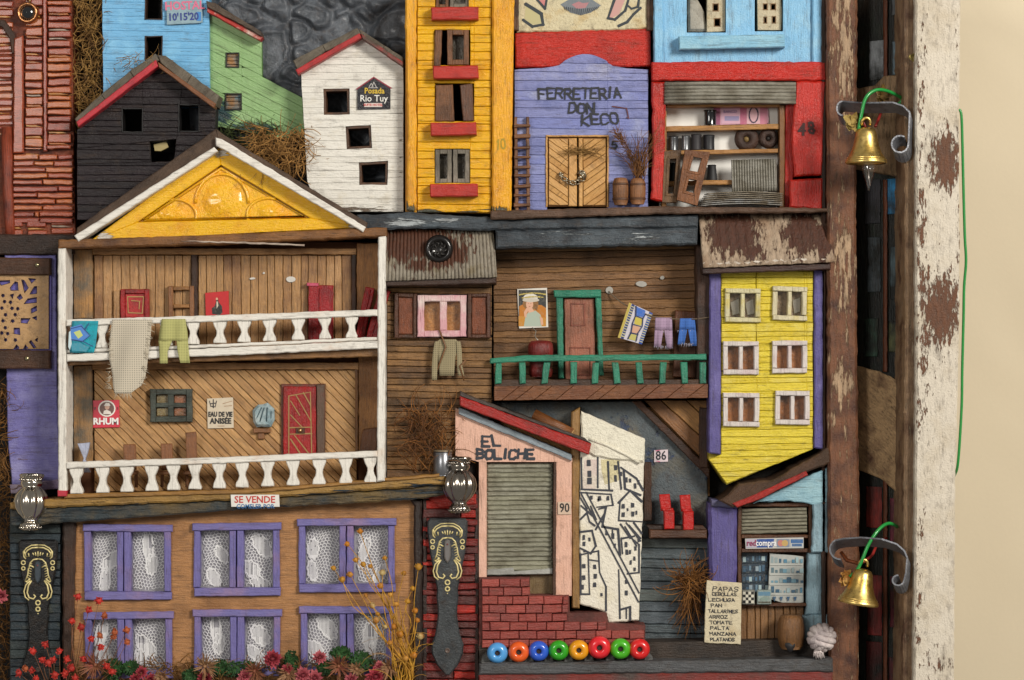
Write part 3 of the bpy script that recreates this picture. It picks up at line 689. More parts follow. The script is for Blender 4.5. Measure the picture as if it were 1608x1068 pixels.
HS = thing('hardware_shop', 'purple plank hardware shop with an arched top and chained double door', 'shop', 912, 325, 0, 90)
arch = [(808, 109), (858, 106), (878, 102)]+[(878+i*9.2, 102-17.5*math.sin(math.pi*i/9)**.8) for i in range(1, 9)]+[(962, 103), (985, 107), (1018, 109), (1018, 327), (808, 330)]
door_h = [rect(859, 214, 954, 329)]
pri(HS, 'wall', [(p[0], p[1]) for p in arch[:-2]]+[(1018, 327), (955, 327), (955, 213), (858, 213), (858, 329), (808, 330)], 0, 80, plain('54568c', .6), 0)
planks(HS, 'plank', [arch], 14.5, .5, 79, 86, [mat(c, c2, .4, 30, 'h', .14, chip='5a5660', camt=.27, csc=240, rough=.5, bump=.7) for c, c2 in (('7c84bc', '9aa0c4'), ('8288ba', '6a72a6'), ('888ebe', 'a2a4c2'))], door_h, gap=.5, bev=.5, jit=.5, tilt=.012)
MK = plain('22242a', .6)
hand(HS, 'lettering', 'FERRETERIA', 846, 139, 10.5, 16, 3.0, MK, 87.6, .3, -.01); hand(HS, 'lettering', 'DON', 894, 162, 10.5, 15, 3.0, MK, 87.6); hand(HS, 'lettering', 'KECO', 914, 180, 11.5, 16, 3.0, MK, 87.6, .3, -.05); hand(HS, 'number', '5', 961, 221, 8, 12, 2.8, MK, 87.6)
strokes(HS, 'flourish', [[(962, 167), (984, 170), (987, 184)], [(984, 184), (988, 186)]], 1.6, plain('5a2420'), 87.6)
DW = mat('cc9c5c', 'b07e42', .4, 26, 'dr', .2, rough=.5, bump=.5); DW2 = mat('c49454', 'a8763c', .4, 26, 'ur', .2, rough=.5, bump=.5)
for xa, xb, an in ((861, 906, 35), (909, 952, -35)):
    dr = box(HS, 'door', xa, 216, xb, 324, 60, 84, plain('7a5228', .7), .5)
    st = (xb-13, xb) if an > 0 else (xa, xa+6)
    fld = (xa+1, st[0]-1) if an > 0 else (st[1]+1, xb-1)
    planks(dr, 'board', rect(fld[0], 218, fld[1], 322), 9.5, an, 83, 88, [DW, DW2], gap=.6, bev=.6, jit=.4)
    box(dr, 'stile', st[0], 217, st[1], 324, 83, 90, DW, 1, .4)
for a in (rect(857, 212, 956, 215), rect(857, 215.2, 860, 325), rect(953, 215.2, 956, 325)): pri(HS, 'door_frame', a, 60, 88.5, DW, 1, .5)
CH = plain('a59c88', .28, .95)
ch = thing('chain', 'small metal chain looped between the handles of the wooden double door', 'chain', 900, 288, 90, 96)
cp = [(881, 274), (886, 281), (893, 286), (900, 287), (907, 286), (913, 281), (917, 275), (914, 271)]
for i, (x, y) in enumerate(cp):
    a = i*.9; link('link', MB().tube([(x+4.6*math.cos(t)*(1 if i % 2 else .6), y+3.2*math.sin(t+.3), 94+2.2*math.sin(t+a)) for t in [j*math.pi/5 for j in range(11)]], 1.25, 6), CH, ch)
link('handle', MB().tube([(908, 272, 90), (908, 272, 95), (918, 271, 96), (920, 276, 94), (919, 282, 90)], 1.5, 6), CH, ch); link('handle', MB().tube([(878, 272, 90), (882, 275, 95), (885, 272, 91)], 1.4, 6), CH, ch)
LD = thing('ladder', 'thin brown wooden ladder leaning beside the purple shop wall', 'ladder', 820, 330, 82, 98)
LW = mat('7a5030', '4e3018', .45, 34, 'v', .35)
for xa, xb in ((809, 812), (828, 830)): pri(LD, 'rail', [(xa-2, 183), (xa+3, 183), (xb+2.5, 331), (xb-3, 331)], 88, 95, LW, 1, .6)
for i in range(9):
    y = 197+i*15.5+U(-2, 2); pri(LD, 'rung', [(807, y+U(-1, 1)), (833, y-1+U(-2, 2)), (833, y+4), (807, y+5)], 94, 99, mat('7a5030', '4e3018', .45, 34, 'h', .35), 1, .5)
BRW = mat('8a5c38', '4e3018', .4, 26, 'v', .35, rough=.55)
for (x0, x1, y0, y1, lab) in ((962, 987, 279, 322, 'small brown wooden barrel nearer the chained door'), (989, 1014, 280, 321, 'small brown wooden barrel holding the dry grass stems')):
    cx, r, h = (x0+x1)/2, (x1-x0)/2, y1-y0
    BA = thing('barrel', lab, 'barrel', cx, y1, 88, 100, 'barrels by the hardware shop door')
    link('body', MB().lathe(cx, y1, 98, [(r*.75, 0), (r*.92, h*.12), (r, h*.4), (r, h*.65), (r*.93, h*.85), (r*.8, h*.97), (r*.55, h), (.01, h)], n=18), BRW, BA)
    for q in (.22, .76): link('hoop', MB().lathe(cx, y1-h*q, 98, [(r*.96, -2), (r*1.03, -1.2), (r*1.03, 1.2), (r*.96, 2)], n=18), mat('5a3820', '38200f', .4, 26, 'h', .3), BA)
solo('dry_grass', 'brown feathery grass stems rising from the small barrel by the red post', 'dried plant', lambda b: (fibers(b, 70, lambda i: (U(996, 1012), U(265, 285), U(96, 106)), lambda x, y: (U(-.55, .5), -1, U(-.1, .25)), 62, (.5, 1.0), .25),
   fibers(b, 120, lambda i: (lambda t: (1002-t*34+U(-3, 3), 262-t*55+U(-4, 4), U(98, 108)))(R()**.6), lambda x, y: (U(-1, .3), U(-1, .2), U(-.3, .5)), 12, (.4, .9), .2)), mat('8a5a2c', '5a3818', .5, 50, 'n', .3, rough=.8), 1005, 285, 96, 100)
solo('straw_wisp', 'loose wisp of straw stuck across the top of the wooden double door', 'straw', lambda b: fibers(b, 60, lambda i: (U(892, 935), U(232, 244), U(91, 95)), lambda x, y: (U(-1, 1), U(-.25, .25), U(-.1, .2)), 26, (.4, .8), .2), mat('a07a40', '7a5828', .5, 50, 'n', .3, rough=.8), 925, 240, 90, 94)
solo('shop_ledge', 'worn brown ledge under the hardware shop and the yellow tower', 'ledge', lambda b: b.prism([(770, 331), (1040, 324), (1300, 327), (1300, 333), (1040, 336), (770, 345)], 0, 116, 2, 1.2), mat('6e5240', '4a3424', .5, 22, 'h', .3, bump=.7), 1000, 338, 0, 116)
# ------------------------------------------------------------------ blue and red corner shop
CS = thing('corner_shop', 'sky blue and red shop with open shelves under a rolled grey shutter', 'shop', 1160, 330, 0, 96)
SKY = mat('7cb4d8', '96c4dc', .42, 26, 'v', .07, chip='d8d8d0', camt=.24, csc=260, rough=.42, bump=.5); SKYH = mat('82b6d0', '9ac2d0', .42, 26, 'h', .07, chip='c0b8a8', camt=.24, csc=260, rough=.45, bump=.5)
hs = [rect(1079, -12, 1141, 50), rect(1186, -12, 1231, 48)]
b = MB()
for q in subtract([rect(1028, -30, 1294, 102)], hs[0]):
    for q2 in subtract([q], hs[1]): b.prism(q2, 70, 86, 0)
b.box(1028, -30, 1294, -20, 0, 69.8, 0); link('blue_wall', b, SKY, CS)
box(CS, 'pilaster', 1027, -30, 1042, 99, 0, 92, SKY, 2, .8); box(CS, 'pilaster', 1276, -30, 1296, 99, 0, 92, SKY, 2, .8)
pri(CS, 'sill', [(1065, 58), (1231, 55), (1232, 75), (1066, 79)], 80, 106, SKYH, 1.5, .5)
CRE = mat('bfb295', 'a08a5c', .35, 36, 'n', .1, chip='7a5a34', camt=.27, csc=200, rough=.6, bump=.6)
def tinyhouse(lab, poly, holes, d):
    T = thing('carved_house', lab, 'carving', poly[0][0], poly[0][1], 40, 80, 'cream carved houses in the blue wall openings')
    ps = [poly]
    for h in holes: ps = subtract(ps, h)
    m = MB()
    for q in ps: m.prism(q, d-22, d, .4)
    link('front', m, CRE, T)
    for h in holes: link('window', ringbox(MB(), h[0][0]-1, h[0][1]-1, h[2][0]+1, h[2][1]+1, 1.4, d-10, d+.6, .3), mat('8a6a48', '5a4430', .4, 40, 'h', .2), T)
tinyhouse('cream carved house with two dark windows inside the wider blue opening', [(1110, 50), (1111, -20), (1139, -20), (1139, 49)], [rect(1120, 6, 1128, 17), rect(1122, 29, 1131, 41)], 78)
tinyhouse('cream carved house with four small windows inside the narrower blue opening', [(1190, 47), (1189, -20), (1226, -20), (1228, 20), (1227, 47)], [rect(1199, 6, 1205, 15), rect(1211, 6, 1218, 15), rect(1200, 27, 1204, 36), rect(1213, 26, 1218, 36)], 78)
solo('plaster_lump', 'smooth grey plaster lump beside the cream house in the wider blue opening', 'carving', lambda b: b.prism([(1080, 49), (1080, -8), (1096, 0), (1106, 18), (1110, 49)], 50, 72, 4, .8), mat('a8a294', '8a8478', .5, 30, 'n', .06, rough=.6, bump=.3), 1095, 49, 50, 72)
RD = mat('be2010', '9a180e', .4, 26, 'h', .15, chip='d05a48', camt=.27, csc=300, rough=.36, bump=.8, coat=.2); RDV = mat('be2010', '94180e', .4, 26, 'v', .15, chip='c87858', camt=.27, csc=300, rough=.36, bump=.8, coat=.2)
pri(CS, 'red_lintel', [(1022, 101), (1100, 99), (1294, 100), (1294, 129), (1022, 129)], 0, 97, RD, 2, 1)
pri(CS, 'red_post', [(1022, 130), (1044, 130), (1043, 240), (1040, 318), (1021, 314), (1024, 220)], 0, 95, RDV, 2.5, 1.2)
pri(CS, 'red_post', [(1247, 130), (1294, 130), (1288, 276), (1246, 279), (1240, 220)], 0, 97, RDV, 2.5, 1); pri(CS, 'red_block', [(1238, 284), (1289, 281), (1288, 331), (1237, 327)], 0, 98, RDV, 2.5, 1)
pri(CS, 'red_reveal', [(1233, 166), (1246, 160), (1244, 330), (1231, 326)], 0, 80, RDV, 1, .6)
hand(CS, 'number', '48', 1252, 196, 9, 16, 3.6, plain('35100c', .6), 98, .6)
sh = MB().box(1043, 131, 1246, 165, 60, 97, 1, .5)
rs = link('rolled_shutter', sh, mat('5a564e', d='h', grain=.2), CS)
for i in range(6):
    y = 134+i*5.6; link('fold', MB().tube([(1042, y+1, 96), (1100, y+U(-.6, .8), 97), (1180, y+U(-.5, 1), 97), (1247, y+U(0, 1.6), 96)], [2.9]*4, 8), mat('8f8b7e', '6c6658', .5, 40, 'h', .25, rough=.6, bump=.6), rs)
box(CS, 'back_wall', 1036, 164, 1240, 328, 0, 52, plain('dedcd6', .5, 0, 0, .04), 0)
SHW = mat('a87840', '80521f', .4, 30, 'h', .3, rough=.5)
for pl in ([(1046, 199), (1224, 195), (1224, 203), (1046, 207)], [(1046, 237), (1222, 234), (1222, 240), (1046, 244)], [(1046, 285), (1150, 283), (1150, 290), (1046, 292)]): pri(CS, 'shelf', pl, 50, 78, SHW, .8, .4)
box(CS, 'shelf_side', 1039, 175, 1046, 326, 50, 82, mat('a07038', '80521f', .4, 30, 'v', .3), .8, .4); box(CS, 'shelf_side', 1223, 166, 1231, 326, 50, 82, mat('7a5026', '5a3818', .4, 30, 'v', .3), .8, .4)
box(CS, 'head_rail', 1046, 163, 1224, 168, 50, 80, SHW, .8, .4)
BLK = plain('16171a', .35); GRM = plain('5c5e60', .3, .7)
def can(x0, x1, y0, y1, m, lab, taper=1.0, d=65, cat='spool'):
    cx, r, h = (x0+x1)/2, (x1-x0)/2, y1-y0
    T = thing('spool', lab, cat, cx, y1, d, 62, 'small goods on the shop shelves')
    link('body', MB().lathe(cx, y1, d, [(r, 0), (r*.97, h*.05), (r*.95*(1+(taper-1)*.5), h*.5), (r*.97*taper, h*.95), (r*taper, h), (.01, h)], n=20), m, T)
    link('cap', MB().lathe(cx, y1-h-.1, d, [(r*taper*1.02, 0), (r*taper*1.02, 1.4), (r*taper*.8, 1.8), (.01, 1.8)], n=20), m, T)
can(1105, 1125, 175, 197, plain('121316', .15, 0, .6), 'shiny black spool on the top shelf beside the pink banknote')
can(1049, 1065, 216, 237, GRM, 'dark grey metal spool at the wooden side of the middle shelf', 1); can(1070, 1083, 215, 236, plain('76787a', .3, .7), 'light grey metal spool second along the middle shelf'); can(1085, 1101, 213, 236, plain('2a2729', .6), 'matt black spool standing tallest on the middle shelf'); can(1104, 1122, 214, 236, plain('1c1c1f', .5), 'black spool with a small lid nearest the brown reels')
can(1108, 1127, 261, 284, plain('202022', .6), 'tapered black pot on the lowest shelf beside the grey sheet', .72)
can(1051, 1066, 258, 284, plain('1a2426', .5), 'dark bottle on the lowest shelf behind the wooden blocks', .9)
for x, y, r, lab in ((1173, 218, 19, 'larger dark brown reel with a cracked top on the middle shelf'), (1207, 217, 15.5, 'smaller dark brown reel with a round hole on the middle shelf')):
    T = thing('reel', lab, 'reel', x, y+r, 62, 70, 'brown reels on the middle shelf')
    link('disc', MB().lathe(x, y, 60, [(r*.25, 0), (r, 0), (r*1.02, 4), (r*.95, 9), (r*.6, 11), (r*.32, 10), (r*.25, 2)], 'd', 28), mat('3f2618', '261710', .5, 50, 'n', .3, rough=.6, bump=.6), T)
    link('hub', MB().lathe(x, y, 60, [(r*.26, 1), (r*.2, 6), (.01, 6.5)], 'd', 14), plain('7a6238' if r > 17 else '1a120c', .6), T)
BN = solo('banknote', 'pink banknote with a large printed zero standing on the top shelf', 'banknote', lambda b: b.prism([(1121, 167), (1207, 166), (1208, 193), (1122, 196)], 54, 55.5, .3), plain('c79aa8', .6), 1165, 196, 30, 62)
pic(BN, 'print', 1121, 166, 1208, 195, 55.8, [(rect(0, 0, .12, 1), 'a05a7c'), (rect(.14, .1, .48, .95), 'c8a0b4'), (rect(.48, 0, .6, 1), 'b0607c'), (rect(.2, .55, .46, .8), '8f86ac'), (rect(.6, .03, .84, .97), 'cfa6ae'), (rect(.84, 0, .97, 1), 'b87488')])
strokes(BN, 'zero', [ell(1184, 180, 7, 12, 16)+[(1191, 180)]], 1.8, plain('2a2440'), 56.5); text(BN, 'lettering', 'BANCO', 1147, 175, 6, plain('5a4a80'), 56.5)
def block(lab, pts, holes, d, m):
    T = thing('wooden_block', lab, 'wooden block', pts[2][0], pts[2][1], 60, d, 'wooden blocks at the shop front')
    ps = [pts]
    for h in holes: ps = subtract(ps, h)
    q = MB()
    for p in ps: q.prism(p, d-16, d, .2)
    link('body', q, m, T)
    for h in holes:
        hh = list(h) if sarea(h) > 0 else list(h)[::-1]; i = inset(hh, -2.6); q = MB()
        for a in range(4): q.prism([hh[a], hh[(a+1) % 4], i[(a+1) % 4], i[a]], d-8, d+1.2, .4)
        link('rim', q, m, T)
block('worn brown upright wooden block with a long slot behind the tilted block', [(1043, 238), (1070, 235), (1064, 318), (1040, 318)], [[(1052, 250), (1062, 249), (1058, 304), (1049, 304)]], 94, mat('6e5030', '3f2a16', .45, 26, 'v', .35, bump=.7))
block('reddish brown tilted wooden block with two square openings in front', [(1076, 235), (1115, 239), (1095, 323), (1063, 314)], [[(1089, 246), (1102, 249), (1096, 270), (1083, 268)], [(1082, 281), (1094, 283), (1089, 303), (1077, 300)]], 106, mat('85532f', '57331a', .45, 26, 'v', .35, chip='b08058', camt=.25, csc=200, bump=.7))
solidify(solo('corrugated_sheet', 'small grey corrugated metal sheet standing at the back of the shop', 'metal sheet', lambda b: sheet(b, [(1149, 251), (1219, 249), (1220, 300), (1150, 303)], 84, 88, 17, 1.5), TIN, 1185, 303, 84, 88), 1)
for i in range(7):
    y = 304+i*3.0; x0 = 1108-i*1.6
    solidify(solo('corrugated_sheet', ('topmost' if i == 0 else 'lowest' if i == 6 else ['second', 'third', 'fourth', 'fifth', 'sixth'][i-1])+' thin grey metal sheet in the pile lying at the shop front', 'metal sheet',
        lambda b: b.grid(24, 2, lambda u, v: (x0+u*(1226-x0)+v*2, y+3.2*math.sin(u*3)*-1+v*1.2+U(-.2, .2), 70+v*40), True), mat('8d8474' if i < 4 else '9a9a98', '6a5e4c', .5, 40, 'h', .3, rough=.45, metal=.3), 1165, y+3, 90, 100, 'metal sheets piled in the shop'), 1.6)

# ------------------------------------------------------------------ beam below the upper houses
LB = thing('ledge_beam', 'long blue grey beam with chipped paint running under the shops', 'beam', 840, 388, 0, 108)
BM = mat('4c555c', '2a3036', .5, 24, 'h', .35, chip='aab0b2', camt=.31, csc=260, rough=.5, bump=.9, spots=((640, 350, 40, 8, .42), (700, 346, 30, 5, .4), (1000, 372, 50, 10, .2), (900, 366, 60, 8, .15)))
pri(LB, 'upper_board', [(560, 338), (640, 333), (800, 344), (1096, 337), (1096, 357), (780, 362), (680, 359), (560, 360)], 0, 106, BM, 3, 1.4); pri(LB, 'lower_board', [(779, 362.5), (1096, 357.5), (1094, 384), (779, 390)], 0, 109, BM, 3, 1.4)

# ------------------------------------------------------------------ big timber house
TH = thing('timber_house', 'two storey brown timber house with white balconies under a yellow gable', 'house', 350, 782, 0, 120)
GB = mat('f2b608', 'e09a08', .36, 22, 'h', .1, chip='cfc8bc', camt=.24, csc=200, spots=((160, 370, 18, 10, .5), (345, 240, 16, 9, .5), (552, 353, 16, 8, .4)), rough=.3, bump=.6, coat=.5, grime=.26, scr=.2)
GBD = mat('f8b408', 'f0a40a', .42, 26, 'n', .12, rough=.24, bump=.7, coat=.7, grime=.12, scr=.1)
pri(TH, 'gable', [(138, 378), (342, 228), (566, 358)], 0, 96, plain('a06a0e', .6), 0)
tri_o = [(140, 377), (342, 229), (562, 357)]; tri_i = [(214, 348), (345, 258), (486, 342)]
q = MB()
for a in range(3): q.prism([tri_o[a], tri_o[(a+1) % 3], tri_i[(a+1) % 3], tri_i[a]], 95, 106, 1.2)
pd = link('pediment', q, GB, TH)
rt = pri(TH, 'pediment_panel', [(217, 347), (345, 260), (482, 341)], 95, 99, GBD, 0)
def bump_(cx, cy, rx, ry, h): return lambda u, v: (cx+rx*v*math.cos(2*math.pi*u), cy+ry*v*math.sin(2*math.pi*u), 98.5+h*(1-v*v)+1.3*noise.noise((cx+rx*v*math.cos(2*math.pi*u))*Vector((.12, 0, 0))+Vector((0, (cy+ry*v*math.sin(2*math.pi*u))*.12, 0))))
for nm, a in (('boss', (346, 314, 34, 30, 6)), ('scroll', (268, 334, 26, 13, 4)), ('scroll', (424, 332, 26, 13, 4))):
    q = MB().grid(28, 6, bump_(*a), True); q.f = [tuple(reversed(f)) for f in q.f]; link(nm, q, GBD, pd)
for pts in (ell(346, 318, 42, 46, 18, 180, 360), ell(272, 338, 34, 26, 12, 250, 380), ell(420, 336, 34, 26, 12, 160, 290)):
    link('moulding', MB().tube([(x, min(y, 345), 99.5) for x, y in pts], 2.6, 8), GBD, pd)
link('moulding', MB().tube([(x, y, 100) for x, y in ((222, 345), (345, 263), (476, 339), (222, 345))], 2.4, 6), GBD, pd)
BRF = mat('5a4534', '3a2a1e', .5, 22, 'ur', .3, rough=.6, bump=.7)
def rt_(poly, m, d0, d1, nm, b=1.5): return pri(TH, nm, poly, d0, d1, m, b, .7)
rt_([(121, 357), (338, 203), (346, 215), (342, 232), (118, 374)], BRF, 20, 118, 'roof'); rt_([(339, 202), (350, 211), (577, 350), (574, 364), (342, 230)], mat('5a4534', '3a2a1e', .5, 22, 's', .3, rough=.6, bump=.7), 20, 119, 'roof')
rt_([(117, 371), (337, 231), (343, 238), (124, 380)], WHITEPH, 95, 126, 'fascia'); rt_([(339, 217), (349, 219), (575, 357), (571, 365), (340, 229)], WHITEPH, 95, 128, 'fascia')
pri(TH, 'cornice', [(92, 377), (330, 369), (607, 357), (607, 371), (330, 384), (92, 390)], 0, 124, mat('85592f', '55341a', .45, 20, 'h', .3, chip='c8c0b0', camt=.25, csc=200, rough=.5, bump=.6), 2, 1)
pri(TH, 'trim', [(285, 378.6), (300, 378), (400, 380.5), (478, 384), (478, 386.5), (380, 382.8), (300, 380.2)], 121, 125.5, mat('b8a898', '8a7060', .45, 20, 'h', .2), .6, .8)
pri(TH, 'post', [(92, 391), (104, 390), (105, 776), (92, 778)], 60, 126, WHITEP, 2, .7); pri(TH, 'post', [(594, 372), (606, 371), (604, 755), (592, 756)], 60, 126, WHITEP, 2, .7)
box(TH, 'foot', 91.5, 770, 105.5, 779, 60, 127, plain('b02a3a'), 1, .5)
# walls behind
box(TH, 'back_panel', 100, 378, 600, 780, 0, 52, GROOVE, 0)
STAIN = mat('a87c48', '3e4e50', .47, 14, 'v', .3, rough=.6, bump=.5); SIDE = mat('a06f3e', '6e4622', .45, 16, 'v', .35, rough=.55, bump=.5)
pri(TH, 'side_board', rect(106, 390, 136, 500), 50, 66, STAIN, 1, .8); pri(TH, 'side_board', rect(106, 575, 136, 735), 50, 66, STAIN, 1, .8)
pri(TH, 'side_board', rect(557, 380, 593, 490), 50, 66, SIDE, 1, .8); pri(TH, 'side_board', rect(560, 556, 593, 720), 50, 66, SIDE, 1, .8)
pri(TH, 'top_rail', rect(136, 388, 556, 398), 50, 68, WOODH, 1, .6)
WP = [WOOD, mat('aa8050', '886036', .4, 20, 'v', .35), mat('a27748', '765030', .45, 18, 'v', .4)]
planks(TH, 'plank', rect(138, 399, 292, 548), 13.5, 90, 50, 60, WP, gap=.8, bev=.7, jit=.4); planks(TH, 'plank', rect(304, 399, 548, 546), 13.5, 90, 50, 60, WP, gap=.8, bev=.7, jit=.4)
pri(TH, 'post', rect(293, 396, 303, 548), 50, 66, DARKWV, 1.5, .8); pri(TH, 'post', rect(548, 392, 556, 546), 50, 66, DARKWV, 1.5, .8)
planks(TH, 'plank', rect(138, 582, 556, 775), 11.5, 45, 50, 60, [WOODD, WOODD2, mat('b28754', '8e6438', .4, 22, 'dr', .25)], gap=.8, bev=.6, jit=.4)
pri(TH, 'lower_rail', rect(136, 570, 560, 581), 50, 68, WOODH, 1, .6); pri(TH, 'door_post', rect(554, 580, 559, 725), 50, 66, mat('7a5028', '4e3016', .4, 24, 'v', .3), 1, .6)
pri(TH, 'floor', [(104, 556), (594, 537), (594, 560), (104, 574)], 40, 112, mat('8a6238', '5a3c1e', .45, 20, 'h', .35), 1.5, .8)
def hor(x, ya, yb): return ya+(yb-ya)*(x-104)/490
def rail(nm, ya, yb, th, d0, d1): return pri(TH, nm, [(105, ya), (350, (ya+yb)/2+1), (593, yb), (593, yb+th), (350, (ya+yb)/2+1+th), (105, ya+th)], d0, d1, WHITEPH, 1.5, .7)
def baluster(x, y0, y1, w):
    h = y1-y0; pr = [(0, 1.0), (.1, .97), (.24, .78), (.42, .5), (.55, .44), (.68, .55), (.82, .8), (.92, .9), (1, .88)]
    L_ = [(x-w/2*p+U(-.4, .4), y0+h*t) for t, p in pr]; R_ = [(x+w/2*p+U(-.4, .4), y0+h*t) for t, p in reversed(pr)]
    pri(TH, 'baluster', L_+R_, 108, 122, WHITEP, 1.2, .5)
rail('handrail', 502, 486, 10, 106, 126); rail('bottom_rail', 556, 535, 12, 104, 125); rail('rail_strip', 549.5, 529, 5, 108, 123)
for x in (122, 160, 192, 224, 262, 303, 345, 383, 423, 468, 510, 552): baluster(x, hor(x, 512, 496), hor(x, 549, 528.5), 22 if x < 500 else 20)
box(TH, 'end_block', 578, 497, 593, 530, 108, 122, WHITEP, 1.2, .5) if False else None
rail('handrail', 726, 708, 9.5, 106, 126)
for x in (120, 161, 199, 238, 272, 306, 344, 380, 420, 460, 501, 543, 582): baluster(x, hor(x, 735.5, 717.5), hor(x, 776, 757), 22)
# upper furniture
PF = mat('9c1418', '701214', .4, 30, 'n', .15, rough=.45)
def frame_pic(nm, lab, cat, x0, y0, x1, y1, d, w, m, inner, grp=None):
    T = thing(nm, lab, cat, (x0+x1)/2, y1, d, d+8, grp)
    link('frame', ringbox(MB(), x0, y0, x1, y1, w, d, d+8, 1, .6), m, T)
    if inner: link('panel', MB().box(x0+w+.2, y0+w+.2, x1-w-.2, y1-w-.2, d, d+4, .5), inner, T)
    return T
T = frame_pic('red_shutter', 'square red shutter with a scratched square, standing on the upper balcony', 'shutter', 189, 454, 234, 505, 61, 7, PF, mat('b82c2c', '8a2020', .4, 40, 'n', .15))
strokes(T, 'scratch', [[(200, 466), (225, 466), (223, 492), (201, 491), (200, 466)], [(206, 472), (219, 473), (218, 485)]], 1.6, plain('a8804a'), 66)
box(TH, 'door_jamb', 178, 456, 188, 520, 59, 66, WOOD, 1, .5)
T = thing('wooden_chair', 'empty brown wooden frame chair standing on the upper balcony', 'chair', 284, 520, 61, 72)
for x in (264, 297): box(T, 'leg', x, 449, x+7, 520, 62, 70, BRW, 1, .6)
for y in (450, 478, 500): box(T, 'rung', 271.2, y, 296.8, y+6, 62, 69, mat('95683a', '5e3c1c', .4, 30, 'h', .3), 1, .6)
T = solo('red_poster', 'small bright red poster with a dark figure on the upper balcony wall', 'poster', lambda b: b.prism([(322, 460), (359, 457), (360, 494), (323, 496)], 62, 63, .3), plain('b81418', .4), 341, 496, 62, 63)
pic(T, 'printed_figure', 322, 458, 360, 495, 63.3, [([(.3, .95), (.28, .7), (.4, .62), (.46, .42), (.44, .3), (.54, .28), (.56, .45), (.7, .62), (.72, .9), (.6, 1)], '16120f'), ([(.47, .42), (.53, .42), (.55, .6), (.48, .72)], 'c8bca8'), (ell(.49, .31, .05, .06, 8), 'caa080')])
T = thing('red_door', 'red door on the upper balcony beside the leaning red boards', 'door', 504, 546, 60, 72)
box(T, 'panel', 484, 448, 523, 546, 60, 70, mat('98121a', '640e12', .4, 26, 'v', .2, rough=.42, bump=.7), 1.2, .8); box(T, 'groove_strip', 501, 453, 504, 540, 69, 72, PF, .8, .5); box(T, 'lintel', 482, 444, 500, 449, 60, 72, mat('c0506a', d='h'), .8, .8)
for i, pl in enumerate(([(574, 450), (588, 453), (571, 536), (557, 532)], [(596, 450), (613, 457), (590, 536), (574, 534)])):
    T = thing('red_board', ('red board with a groove leaning against the balcony side wall' if i == 0 else 'red board with a groove leaning out past the white corner post'), 'board', pl[2][0], pl[2][1], 66, 84+i*8)
    pri(T, 'board', pl, 76+i*8, 84+i*8, PF, 1.2, .7); mx = [((pl[0][0]+pl[1][0])/2-1.5, pl[0][1]+5), ((pl[0][0]+pl[1][0])/2+1.5, pl[0][1]+5), ((pl[2][0]+pl[3][0])/2+1.5, pl[2][1]-5), ((pl[2][0]+pl[3][0])/2-1.5, pl[2][1]-5)]
    pri(T, 'batten', mx, 83+i*8, 86+i*8, PF, .8, .4)
for x, y, rx, ry in ((454, 438, 8, 5), (393, 437, 5, 2), (411, 428, 2, 2)): pri(TH, 'paint_blob', ell(x, y, rx, ry, 10), 58, 62.5, plain('c8c4bc', .6), .5, .5)
# clothes over the upper rail
TE = solo('teal_cloth', 'turquoise patterned cloth hung over the white balcony rail', 'cloth', lambda b: cloth(b, [[(504, 113, 154), (512, 112, 153), (540, 107, 150), (554, 110, 147)]], 128, 2.4, 8, .14), mat('1f9cac', '2f8ca0', .5, 40, 'n', .1, rough=.85), 132, 504, 126, 130); solidify(TE, 1)
pic(TE, 'print', 106, 504, 155, 555, 131.4, [([(.1, .2), (.45, .1), (.7, .45), (.5, .62), (.12, .6)], '3a78c4'), ([(.2, .35), (.4, .28), (.5, .45), (.35, .55)], 'b8c470'), ([(.1, .7), (.4, .68), (.7, .8), (.6, .95), (.15, .92)], '2a8aa0'), ([(.05, .35), (.1, .3), (.14, .7), (.08, .9), (.03, .8)], 'c0d4d8')])
strokes(TE, 'printed_line', [[(112, 516), (128, 512), (142, 527), (130, 536), (113, 533)], [(130, 536), (146, 544)], [(140, 508), (134, 518)]], 1.3, plain('1c3f78'), 132.2)
BU = thing('burlap_cloth', 'long frayed cream burlap cloth hung over the balcony rail', 'cloth', 205, 503, 126, 132)
BURL = weave('c3b9a6')
solidify(link('weave', cloth(MB(), [[(502, 176, 238), (530, 172, 236), (560, 170, 232), (590, 176, 228), (605, 177, 222), (618, 180, 204)]], 130, 3.4, 16, .11), BURL, BU), 1.2)
link('fringe', fibers(MB(), 90, lambda i: ((lambda t: ((174-t*3+U(0, 5)) if i % 2 else (237-t*14+U(-5, 0)), 505+t*105, U(129, 132)))(R())), lambda x, y: ((-1 if x < 205 else 1)*U(.6, 1), U(.0, .7), U(-.1, .1)), 8, (.4, .6), .3, 3), plain('c8bda8', .9), BU)['kind'] = 'stuff'
link('hem_fringe', fibers(MB(), 30, lambda i: (U(180, 206), U(608, 618), U(129, 132)), lambda x, y: (U(-.2, .3), 1, 0), 9, (.4, .6), .3, 3), plain('c8bda8', .9), BU)
GT = solo('green_trousers', 'pale green fabric trousers hung over the balcony rail', 'trousers', lambda b: cloth(b, [[(501, 254, 291), (522, 250, 294), (535, 249, 295)], [(535.2, 249, 270), (552, 250, 263), (571, 251, 263)], [(535.2, 277, 295), (552, 279, 296), (570, 283, 298)]], 129, 2.2, 8, .26), weave('b2b070', n=420), 272, 501, 126, 130); solidify(GT, 1)
